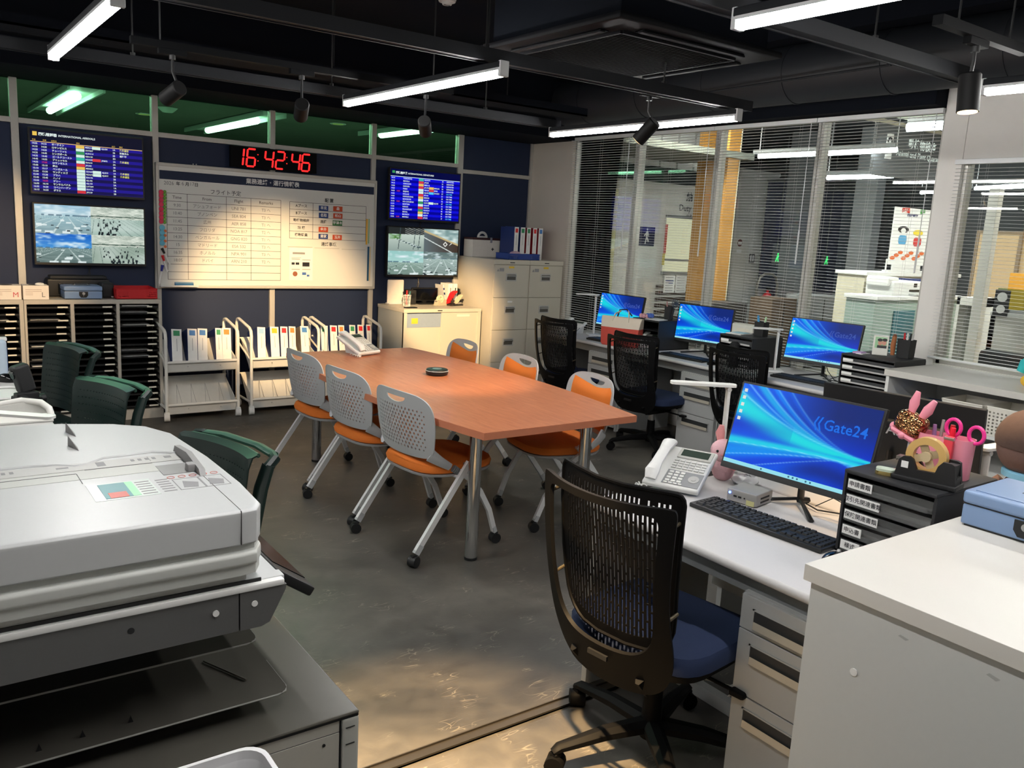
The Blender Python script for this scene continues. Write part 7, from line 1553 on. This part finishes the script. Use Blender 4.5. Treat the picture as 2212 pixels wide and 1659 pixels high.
MB().box(x0, x1, .05, .1, zt, 3.3).build('backing', OG, wd); MB().box(x0, x1, .06, .1, zb, zt).box(x0, x1, -.01, .02, zt-.03, zt).build('dark_transom', OC, wd); MB().box(x0, xd, -.01, .1, zl, zb).build('lintel', CREAM2, wd)
MB().box(x0, xd, .12, .16, 0, zl).build('dark_glazing', DKG, wd)
for k in range(5): xx = x0+(xd-x0)*(k+.5)/5; MB().box(xx-.012, xx+.012, .08, .12, 0, zl).build('glazing_bar', GREYP, wd)
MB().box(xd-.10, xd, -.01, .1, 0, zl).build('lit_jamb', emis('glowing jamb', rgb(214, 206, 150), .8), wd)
c0, c1, cz0, cz1 = rect(1440, 470, 1507, 588, YD)
MB().box(xd, c0, 0, .1, 0, zb).box(c1, x1, 0, .1, 0, zb).box(c0, c1, 0, .1, cz1, zb).box(c0, c1, 0, .1, 0, cz0).build('wall_face', OW, wd)
MB().box(c0, c1, .06, .08, cz0, cz1).build('lit_opening', emis('lit office behind hatch', rgb(226, 222, 186), .85), wd); MB().box(c0-.02, c1+.02, -.02, .0, cz1, cz1+.04).box(c0, c1, -.01, .01, cz0+(cz1-cz0)*.2, cz0+(cz1-cz0)*.2+.03).box(c0-.03, c1+.03, -.05, .0, cz0-.04, cz0).build('hatch_frame', OG, wd)
a0, a1, az0, az1 = rect(1438, 484, 1444, 548, YD); MB().box(c0-.01, c0+.03, -.012, -.003, az0, az1).build('red_strip', mat('red strip', rgb(206, 70, 56), .5), wd); MB().box(c0-.02, c0+.02, -.012, -.003, az0-.16, az0).build('yellow_strip', mat('yellow strip2', rgb(226, 206, 80), .5), wd)
for k in range(9): MB().box(c0-.1, c1+.2, -.02, .0, .15+k*.09, .20+k*.09).build('dark_slat', mat('brown slat', rgb(74, 60, 50), .6), wd)
def wthing(name, lab, cat, Y, px, py): p = AY(px, py, Y); return thing(name, lab, cat, (p.x, Y-.002, p.z)), p
for (pa, pb, lab, kind) in (((1380, 489), (1411, 532), 'dark blue walking man pictogram sign beyond the blinds', 'man'), ((1366, 484), (1374, 534), 'dark sign partly hidden behind the window frame, left of the walking man', 'arrow')):
    x0_, x1_, z0_, z1_ = rect(*pa, *pb, YD); t = thing('pictogram_sign', lab, 'sign', ((x0_+x1_)/2, YD-.003, z0_)); w_ = x1_-x0_; h_ = z1_-z0_; BLK = mat('sign navy', rgb(22, 24, 62), .4)
    MB().rbox(-w_/2, w_/2, -.01, 0, 0, h_, .003).build('plate', BLK, t)
    if kind == 'man':
        q = MB(); q.M = frame((0, -.012, 0), RX, UZ); s = h_/1.0
        q.prism(ellipse(.0, .88*s, .055*s, .055*s, 12), 'z', 0, .001); q.prism([(-.06*s, .45*s), (.06*s, .45*s), (.09*s, .74*s), (.03*s, .80*s), (-.04*s, .78*s), (-.10*s, .66*s)], 'z', 0, .001)
        q.prism([(-.06*s, .47*s), (.02*s, .47*s), (-.06*s, .10*s), (-.13*s, .10*s)], 'z', 0, .001); q.prism([(.0*s, .47*s), (.06*s, .47*s), (.17*s, .26*s), (.12*s, .18*s), (.02*s, .34*s)], 'z', 0, .001); q.prism([(.06*s, .74*s), (.10*s, .70*s), (.17*s, .48*s), (.13*s, .47*s)], 'z', 0, .001); q.prism([(-.09*s, .70*s), (-.06*s, .62*s), (-.19*s, .50*s), (-.22*s, .55*s)], 'z', 0, .001)
        q.build('walking_figure', WHITEINK, t, smooth=False)
    else: q = MB(); q.M = frame((0, -.012, 0), RX, UZ); q.prism([(w_*.1, h_*.5), (w_*.5, h_*.95), (w_*.5, h_*.05)], 'z', 0, .001); q.build('arrow_figure', WHITEINK, t, smooth=False)
t, p = wthing('wall_sign_lettering', 'black lettering reading Duty above the lit hatch beyond the blinds', 'lettering', YD, 1490, 446)
text('納 税', .13, INK, t, frame((.06, -.004, .12), RX, UZ), bold=.004); text('Duty Co', .125, INK, t, frame((.0, -.004, -.03), RX, UZ), bold=.001); text('納 税', .05, INK, t, frame((.0, -.004, -.14), RX, UZ), bold=.001)
x0_, x1_, z0_, z1_ = rect(1433, 592, 1477, 632, YD); t = thing('paper_notice', 'pair of printed white notices below the lit hatch beyond the blinds', 'paper', (x0_, YD-.025, z0_)); w_ = x1_-x0_; h_ = z1_-z0_; MB().box(0, w_*.48, -.003, 0, 0, h_).build('sheet', PAPER, t); MB().box(w_*.52, w_, -.003, 0, 0, h_).build('sheet', PAPER, t); q = MB()
for k in range(6): q.box(w_*.06, w_*.4, -.004, -.003, h_*(.1+k*.14), h_*(.14+k*.14)).box(w_*.58, w_*.92, -.004, -.003, h_*(.1+k*.14), h_*(.13+k*.14))
q.build('print', GI, t); MB().box(w_*.05, w_*.42, -.0045, -.003, h_*.62, h_*.67).box(w_*.2, w_*.4, -.0045, -.003, h_*.5, h_*.54).build('print', BLUEM, t)
# ochre pillars
for k, (pa, pb, lab) in enumerate(((1517, 1532, 'left ochre pillar beyond the blinds'), (1560, 1584, 'right ochre pillar beyond the blinds'))):
    a = AY(pa, 450, 7.9-k*.5); b = AY(pb, 450, 7.9-k*.5); t = thing('ochre_pillar', lab, 'pillar', ((a.x+b.x)/2, a.y, 0)); w_ = (b.x-a.x)/2; MB().rbox(-w_, w_, -.02, .16, 0, 3.3, .006).build('cladding', OCHRE, t); MB().box(w_, w_+.012, -.025, .0, 0, 3.3).build('edge_trim', CREAM2, t)
# pale room divider, doors, columns further away
t = thing('partition_wall', 'pale grey partition with small round sign, right of the ochre pillars', 'partition', (AY(1590, 500, 9.4).x, 9.4, 0)); w_ = AY(1672, 500, 9.4).x-AY(1590, 500, 9.4).x
for k in range(3): MB().rbox(w_*k/3+.003, w_*(k+1)/3-.003, 0, .05, 0, 2.7, .004).build('panel', OW, t)
MB().box(0, w_, -.01, .06, 2.7, 2.76).build('top_rail', ALU, t)
q = MB(); c = AY(1586, 524, 9.4); q.cyl((.12, -.002, c.z), (.12, -.008, c.z), .06, n=20).build('round_sign', mat('dark red sign', rgb(96, 40, 44), .5), t); MB().box(.07, .17, -.010, -.007, c.z-.02, c.z+.02).box(.06, .18, -.004, -.0, c.z-.16, c.z-.11).build('sign_bar', WHITEINK, t)
c = AY(1623, 558, 9.4); t2 = thing('pictogram_sign', 'small dark two-part sign on the pale partition beyond the blinds', 'sign', (c.x, 9.395, c.z-.08)); MB().rbox(-.07, .07, -.006, 0, 0, .16, .003).build('plate', BLACKR, t2); MB().box(-.05, -.01, -.008, -.006, .03, .13).box(.01, .05, -.008, -.006, .03, .13).build('figure', WHITEINK, t2)
COLM = mat('steel column', rgb(140, 150, 158), .3, .5); COLD = mat('slate column', rgb(72, 76, 96), .5)
for px0, px1, Y, m_, lab, zt_ in ((1683, 1702, 9.0, COLD, 'slate blue column with small lettering beyond the blinds', 2.6), (1702, 1728, 9.0, COLM, 'pale steel column beside the slate column beyond the blinds', 2.6), (1727, 1752, 8.2, OG, 'brown-grey pillar just left of the window post beyond the blinds', 3.3), (1795, 1812, 9.6, COLD, 'dark side of the broad grey column beyond the blinds', 2.6), (1812, 1850, 9.6, COLM, 'broad grey column in the middle of the fourth window', 2.6), (1880, 1898, 7.0, OG, 'grey post left of the quarantine sign', 3.3)):
    a = AY(px0, 520, Y); b = AY(px1, 520, Y); t = thing('office_column', lab, 'column', ((a.x+b.x)/2, Y, 0)); h = (b.x-a.x)/2; MB().rbox(-h, h, 0, .35, 0, zt_, .01).build('shaft', m_, t); MB().box(-h-.01, h+.01, -.01, .36, zt_, zt_+.05).box(-h-.005, h+.005, -.005, .355, 0, .1).build('cap_and_base', OG, t)
    if px0 == 1683: text('CUSTOMS', .05, WHITEINK, t, frame((0, -.004, 2.45), RX, UZ))
EXG = emis('running man green', rgb(70, 240, 120), 1.3)
for px, py, lab in ((1679, 556, 'left glowing green running man sign beyond the blinds'), (1785, 562, 'right glowing green running man sign beyond the blinds')):
    c = AY(px, py, 8.95); t = thing('exit_sign', lab, 'exit sign', tuple(c)); MB().rbox(-.09, .09, .0, .04, -.1, .1, .004).cyl((0, .02, .1), (0, .02, 3.3-c.z), .01, n=6).build('case', OG, t); q = MB(); q.M = frame((0, -.002, 0), RX, UZ); q.prism(ellipse(.01, .055, .02, .02, 10), 'z', 0, .002); q.prism([(-.03, -.02), (.02, -.03), (.035, .03), (-.01, .035)], 'z', 0, .002); q.prism([(-.03, -.01), (0, -.02), (-.03, -.075), (-.05, -.07)], 'z', 0, .002); q.prism([(0, -.02), (.025, -.02), (.045, -.07), (.02, -.075)], 'z', 0, .002); q.prism([(.02, .03), (.05, .02), (.055, .0), (.03, .01)], 'z', 0, .002); q.build('running_figure', EXG, t, smooth=False)
# far wall of the middle office
struct(MB().box(9.2, 15.9, 11.0, 11.1, 0, 2.35).build('wall_office_back', mat('taupe wall', rgb(150, 144, 130), .8, noise=.04, scale=3)))
t = thing('luggage_trolley', 'grey hoop-handled luggage trolley beyond the blinds', 'trolley', (AY(1655, 640, 7.6).x, 7.6, 0)); zz = AY(1655, 592, 7.6).z
MB().tube([(-.22, 0, .12), (-.22, 0, zz-.15), (-.17, 0, zz-.04), (-.08, 0, zz), (.08, 0, zz), (.17, 0, zz-.04), (.22, 0, zz-.15), (.22, 0, .12)], .018, n=8).tube([(-.22, 0, zz-.32), (.22, 0, zz-.32)], .012, n=6).tube([(-.08, 0, zz-.32), (-.08, 0, .2)], .010, n=6).build('handle_frame', mat('trolley steel', rgb(110, 106, 100), .4, .5), t); MB().rbox(-.28, .28, -.4, .1, .10, .16, .01).build('platform', OG, t); caster(t, (-.22, -.3, 0), .05, BLACK, .03); caster(t, (.22, -.3, 0), .05, BLACK, .03); caster(t, (0, .05, 0), .05, BLACK, .03)
c = AY(1655, 655, 8.3); t = thing('fire_extinguisher', 'red fire extinguisher hanging beyond the blinds', 'fire extinguisher', (c.x, 8.3, c.z-.24)); MB().lathe([(.06, 0), (.075, .01), (.075, .34), (.05, .39), (.02, .40), (.02, .44), (0, .44)], n=18).build('cylinder', RED, t); MB().rbox(-.02, .05, -.02, .02, .44, .48, .004).tube([(.03, 0, .44), (.10, 0, .38), (.09, 0, .15)], .01, n=6).build('valve_and_hose', BLACK, t); MB().rbox(-.14, .14, .08, .12, -(c.z-.24), .45, .004).build('bracket_board', OG, t)
# quarantine office: sign, poster, counters and printer
YQ = 5.5; a = AY(1893, 300, YQ); b = AY(2060, 380, YQ)
t = thing('quarantine_sign', 'grey sign panel with white Animal and Plant Quarantine lettering and emblem', 'sign', (a.x, YQ, b.z-.12)); W_ = b.x-a.x+.5; H_ = a.z-b.z+.3
MB().rbox(0, W_, 0, .04, 0, H_, .005).build('panel', mat('sign panel grey', rgb(96, 98, 100), .4), t)
def SP(px, py): p = AY(px, py, YQ); return (p.x-a.x, p.z-(b.z-.12))
u, v = SP(1992, 317); text('動植物検疫', .12, emis('glowing white lettering', rgb(226, 232, 222), 1.0), t, frame((u, -.004, v), RX, UZ), bold=.003); u, v = SP(1988, 339); text('Animal and Plant Quarantine', .092, MATS['glowing white lettering'], t, frame((SP(1935, 335)[0], -.004, v), RX, UZ), bold=.001, align='LEFT')
u, v = SP(1921, 311); MB().rbox(u-.065, u+.065, -.006, -.001, v-.16, v+.11, .004).build('emblem_plate', WHITEP, t); q = MB(); q.M = frame((u, -.007, v+.03), RX, UZ)
for k in range(5): aa = PI*k/4; q.prism(ellipse(.036*math.cos(aa), .036*math.sin(aa), .014, .014, 10), 'z', 0, .001)
q.prism([(-.04, -.02), (.04, -.02), (.02, -.06), (-.02, -.06)], 'z', 0, .001); q.build('emblem', BLACKR, t)
MB().box(-.3, W_, -.02, .05, H_, H_+.04).build('top_rail', CREAM2, t)
YP = 5.2; x0_, x1_, z0_, z1_ = rect(1934, 446, 1994, 574, YP); t = thing('banner_poster', 'white roll-up banner with red and green heading and cartoon figures', 'poster', (x0_, YP, z0_)); w_ = x1_-x0_; h_ = z1_-z0_
MB().box(0, w_, 0, .006, 0, h_).build('banner_sheet', PAPER, t); MB().rbox(-.03, -.01, 0, .01, -.1, .06, .002).rbox(w_+.01, w_+.03, 0, .01, -.1, .06, .002).rbox(-.02, w_+.02, -.03, .05, -.12, -.06, .006).box(w_*.1, w_*.9, -.01, 0, -.06, .0).build('stand', WHITEP, t)
text('肉製品', h_*.085, mat('poster red', rgb(214, 66, 50), .6), t, frame((w_*.3, -.002, h_*.95), RX, UZ), bold=.004); text('検疫', h_*.085, mat('poster green', rgb(74, 150, 66), .6), t, frame((w_*.77, -.002, h_*.95), RX, UZ), bold=.004); text('検査が必要です', h_*.05, mat('poster navy', rgb(36, 36, 96), .6), t, frame((w_*.5, -.002, h_*.875), RX, UZ), bold=.002)
PB, PR, PY, PO = mat('poster blue', rgb(90, 160, 206), .6), mat('poster red2', rgb(200, 60, 60), .6), mat('poster yellow', rgb(238, 214, 70), .6), mat('poster orange', rgb(216, 110, 60), .6)
q = MB(); q.M = frame((0, -.0015, 0), RX, UZ); q.prism(ellipse(w_*.3, h_*.62, w_*.15, h_*.06, 14), 'z', 0, .001); q.build('figure_dark', BLACKR, t); q = MB(); q.M = frame((0, -.003, 0), RX, UZ); q.prism(ellipse(w_*.3, h_*.60, w_*.07, h_*.045, 14), 'z', 0, .001); q.build('figure_white', PAPER, t)
q = MB(); q.M = frame((0, -.0015, 0), RX, UZ); q.prism(ellipse(w_*.72, h_*.58, w_*.14, h_*.055, 14), 'z', 0, .001); q.build('figure_yellow', PY, t); q = MB(); q.M = frame((0, -.0015, 0), RX, UZ); q.prism(rrect(w_*.2, w_*.42, h_*.36, h_*.52, w_*.05), 'z', 0, .001); q.build('figure_blue', PB, t); q = MB(); q.M = frame((0, -.0015, 0), RX, UZ); q.prism(rrect(w_*.62, w_*.84, h_*.34, h_*.5, w_*.05), 'z', 0, .001); q.build('figure_red', PR, t)
q = MB(); q.M = frame((0, -.0015, 0), RX, UZ)
for k in range(9): q.prism(ellipse(w_*(.1+.1*k), h_*(.12+.05*(k % 3)), w_*.07, h_*.035, 8), 'z', 0, .001)
q.build('figure_orange', PO, t)
for Y, xa, xb, za, zb_, m_, lab in ((5.15, 1870, 2003, 587, 660, CREAM2, 'cream counter under the banner poster'), (4.75, 1893, 2003, 640, 760, mat('pale green counter', rgb(150, 168, 160), .5), 'pale green cabinet below the white printer beyond the blinds')):
    x0_, x1_, z0_, z1_ = rect(xa, za, xb, zb_, Y); t = thing('office_counter', lab, 'counter', (x0_, Y, 0)); MB().rbox(0, x1_-x0_+.6, 0, .33, 0, z1_-.04, .005).build('body', m_, t); MB().rbox(-.02, x1_-x0_+.62, -.03, .35, z1_-.04, z1_, .005).build('worktop', WHITEP, t)
    if m_ is not CREAM2: MB().rbox(.35, .75, -.012, 0, .1, z1_-.15, .004).build('door', mat('teal door', rgb(60, 110, 120), .5), t)
    else: MB().box(.6, 1.4, -.012, 0, z1_-.3, z1_-.06).build('dark_niche', NAVYC, t)
c = AY(1948, 640, 4.85); t = thing('office_printer', 'white printer on the pale green cabinet beyond the blinds', 'printer', (c.x, 4.95, c.z+.0)); MB().rbox(-.28, .30, -.16, .16, 0, .16, .02, seg=3).rbox(-.32, -.12, -.12, .14, .10, .2, .02).build('printer_body', WHITEP, t); MB().rbox(.02, .22, -.165, -.15, .05, .075, .004).rbox(.1, .16, -.165, -.15, .10, .14, .004).build('dark_slot', BLACK, t); MB().rbox(.02, .26, -.24, -.14, .015, .035, .006).build('output_tray', GREYP, t)
for k, (px, py, m_, lab) in enumerate(((1620, 740, None, ''),)): pass
for px, py, Y, w_, h_, m_, lab in ((1690, 700, 6.75, .5, .9, mat('walnut cabinet', rgb(86, 70, 56), .6), 'brown cabinet behind the lit monitor nearest the column'), (1775, 700, 6.6, .7, .95, OG, 'grey office cabinet beyond the blinds'), (1835, 700, 6.7, .3, 1.0, BLACKR, 'black office chair back beyond the blinds, left'), (1880, 700, 6.05, .3, 1.0, BLACKR, 'black office chair back beyond the blinds, right'), (1560, 700, 7.0, .9, .82, mat('dark cabinet', rgb(52, 48, 46), .6), 'low dark cabinet beyond the blinds behind the middle lit monitor')):
    c = AY(px, py, Y); t = thing('office_cabinet' if 'cabinet' in lab else 'office_chair', lab, 'cabinet' if 'cabinet' in lab else 'chair', (c.x, Y, 0)); MB().rbox(-w_/2, w_/2, 0, .35 if 'cabinet' in lab else .08, .02 if 'cabinet' in lab else .45, h_, .03 if 'chair' in lab else .006, seg=3).build('body', m_, t)
    if 'chair' in lab: MB().rbox(-.22, .22, -.45, 0, .40, .47, .03).cyl((0, -.2, .05), (0, -.2, .4), .03, n=10).rbox(-.25, .25, -.22, -.18, .0, .06, .02).rbox(-.02, .02, -.45, .05, 0, .06, .02).build('seat_and_base', BLACKR, t)
    else: MB().box(-.006, .006, -.004, 0, .06, h_-.04).rbox(-.05, -.03, -.02, 0, h_*.5, h_*.6, .003).build('door_gap_and_handle', BLACK, t)
# right short window view: beige wall with a door, steel post, glass screen, white desk
struct(MB().box(11.2, 11.3, -2.2, 4.9, 0, 2.35).build('wall_office_side', OW2)); struct(MB().box(11.1, 11.35, -2.2, 4.9, 2.35, 2.42).build('trim_5', OC))
p0 = AX(2110, 560, 11.18); p1 = AX(2196, 560, 11.18); zt_ = AX(2150, 505, 11.18).z; t = thing('office_door', 'beige door in the beige wall seen through the shorter window', 'door', (11.19, p0.y, 0)); MB().rbox(-.03, 0, p1.y-p0.y, 0, 0, zt_, .004).build('leaf', OW2, t); MB().box(-.035, 0, .0, .04, 0, zt_+.04).box(-.035, 0, p1.y-p0.y-.04, p1.y-p0.y, 0, zt_+.04).box(-.035, 0, p1.y-p0.y, 0, zt_, zt_+.04).build('door_frame', mat('door frame taupe', rgb(140, 120, 96), .6), t)
a = AX(2140, 500, 8.0); t = thing('steel_post', 'pale steel post seen through the shorter window', 'post', (8.0, a.y, 0)); MB().rbox(-.045, .045, -.045, .045, 0, AX(2155, 408, 8.0).z, .004).build('shaft', ALU, t); MB().box(-.08, .08, -.08, .08, 0, .02).build('foot', METAL, t)
a = AX(2150, 668, 7.4); b = AX(2212, 640, 7.4); t = thing('glass_screen', 'green-tinted glass desk screen seen through the shorter window', 'glass screen', (7.4, a.y, a.z)); MB().box(-.005, .005, -1.4, 0, 0, b.z-a.z+.05).build('pane', glassmat('pale green screen', (.62, .78, .72), .05), t); MB().box(-.01, .01, -1.4, 0, -.02, .01).build('edge_rail', METAL, t)
c = AX(2160, 655, 7.35); t2 = thing('round_sticker', 'two white animal face stickers on a dark card seen through the shorter window', 'sticker', (7.38, c.y, c.z)); MB().box(-.004, 0, -.06, .06, -.11, .11).build('card', BLACKR, t2); q = MB(); q.cyl((-.004, 0, .05), (-.007, 0, .05), .04, n=14).cyl((-.004, 0, -.05), (-.007, 0, -.05), .035, n=14).build('face', WHITEP, t2)
t = thing('office_desk', 'white reception desk seen through the shorter window', 'desk', (7.45, a.y+.05, 0)); MB().box(0, .04, -1.6, 0, 0, a.z-.02).box(0, .7, -1.6, -1.56, 0, a.z-.02).box(0, .7, -.04, 0, 0, a.z-.02).build('desk_panel', OW, t); MB().rbox(-.02, .75, -1.6, .0, a.z-.05, a.z-.02, .004).build('desktop', WHITEP, t)
a = AX(2070, 640, 8.6); b = AX(2116, 730, 8.6); t = thing('open_locker', 'white open-fronted locker seen through the shorter window', 'locker', (8.6, (a.y+b.y)/2, 0)); h = abs(a.y-b.y)/2; MB().box(-.01, .4, -h, -h+.08, 0, a.z).box(-.01, .4, h-.03, h, 0, a.z).box(-.01, .4, -h, h, a.z-.08, a.z).box(.38, .4, -h, h, 0, a.z).box(-.01, .4, -h, h, 0, .5).build('locker_body', OW, t); MB().box(.30, .36, -h+.1, h-.05, .5, a.z-.1).build('green_curtain', mat('sea green', rgb(130, 160, 150), .6), t)
a = AX(2118, 740, 6.6); t = thing('dark_sofa', 'dark red low bench seen through the bottom of the shorter window', 'sofa', (6.6, a.y-.4, 0)); MB().rbox(0, .5, -1.2, .6, .0, .40, .03).build('seat', mat('dark maroon', rgb(70, 34, 32), .7), t); MB().rbox(.4, .55, -1.2, .6, .3, .85, .04).build('back', BLACKR, t)
a = AX(2200, 620, 9.5); t = thing('yellow_folder', 'yellow box standing on the far counter at the right edge of the shorter window', 'box', (9.5, a.y, 0)); MB().rbox(-.1, .1, -.15, .06, 0, AX(2205, 590, 9.5).z, .005).build('box_body', mat('amber card', rgb(226, 160, 50), .6), t); MB().box(-.102, -.1, -.1, .1, .3, .5).build('label', PAPER, t)
# tubes and a light panel in the offices, then added fill panels
OT = emis('office tube', (.93, .98, 1.0), 34.0)
def otube(pa, pb, z, lab, r=.03):
    a = AZ(*pa, z); b = AZ(*pb, z); t = thing('office_tube_light', lab, 'ceiling light', tuple(a)); d = b-a
    MB().tube([(0, 0, 0), tuple(d)], r, n=8).build('tube', OT, t); u = d.normalized(); MB().box(-.03, .03, min(0, d.y), max(0, d.y), r*.6, r+.04).build('housing', OG, t); MB().cyl((0, 0, r), (0, 0, 3.3-z), .006, n=6).cyl(tuple(d+Vector((0, 0, r))), (d.x, d.y, 3.3-z), .006, n=6).build('rod', GREYP, t)
otube((1936, 323), (1640, 338), 2.65, 'long white tube light crossing two windows beyond the blinds, upper'); otube((1975, 378), (1788, 384), 2.5, 'white tube light in the fourth window beyond the blinds, above the columns'); otube((2040, 270), (1962, 275), 2.72, 'short white tube light beside the white column beyond the blinds', .045)
otube((2260, 399), (2108, 407), 2.5, 'white tube light seen through the shorter window'); otube((2034, 414), (1990, 416), 2.6, 'small white tube light above the banner poster'); otube((1440, 385), (1390, 388), 2.6, 'thin tube light in the dark band above the pictogram wall')
t = thing('panel_or_fill_light', 'pale flat ceiling light panel near the white column beyond the blinds', 'ceiling light', tuple(AZ(2010, 256, 3.2))); MB().box(-.3, .3, -.3, .3, 0, .03).build('panel_frame', OG, t); MB().box(-.28, .28, -.28, .28, -.004, 0).build('diffuser', emis('pale light panel', rgb(206, 214, 190), 1.2), t)
t = thing('panel_or_fill_light', 'unseen fill light panel added behind the furthest window', 'ceiling light', (7.6, 7.2, 3.2)); MB().box(-.6, .6, -.15, .15, 0, .03).build('panel_frame', OG, t); MB().box(-.58, .58, -.13, .13, -.004, 0).build('diffuser', emis('added office fill', (1, .98, .9), 120.0), t)  # added fill, out of view, brightens the pleated and pictogram wall
t = thing('panel_or_fill_light', 'fill light panel added over the quarantine office, hidden above the window', 'ceiling light', (9.2, 3.2, 3.2)); MB().box(-.6, .6, -.15, .15, 0, .03).build('panel_frame', OG, t); MB().box(-.58, .58, -.13, .13, -.004, 0).build('diffuser', MATS['added office fill'], t)  # added fill above the sight line, brightens the quarantine office
# soffit just outside the window
struct(MB().box(5.46, 6.3, -2.2, 13.3, 2.72, 3.3).build('trim_6', mat('outer soffit', rgb(88, 84, 82), .7)))

t = thing('panel_or_fill_light', 'unseen fill light panel added over the passage right outside the windows', 'ceiling light', (6.9, 5.2, 3.2)); MB().box(-.15, .15, -.6, .6, 0, .1).build('panel_frame', OG, t); MB().box(-.13, .13, -.58, .58, -.004, 0).build('diffuser', MATS['added office fill'], t)  # extra unseen panel added to brighten the passage and offices
t = thing('panel_or_fill_light', 'unseen fill light panel added beyond the shorter window', 'ceiling light', (9.6, .8, 3.2)); MB().box(-.15, .15, -.6, .6, 0, .1).build('panel_frame', OG, t); MB().box(-.13, .13, -.58, .58, -.004, 0).build('diffuser', MATS['added office fill'], t)  # extra unseen panel added to light the rooms past the shorter window

t = thing('panel_or_fill_light', 'fill light panel added to the hall, hidden just behind the panelled wall', 'ceiling light', (1.6, 7.75, 2.59)); MB().box(-3.6, 3.6, -.2, .2, 0, .03).build('panel_frame', OG, t); MB().box(-3.55, 3.55, -.18, .18, -.004, 0).build('diffuser', emis('added hall fill', (.95, 1, .95), 26.0), t)  # added fill out of view; floor bounce brightens the hall ceiling
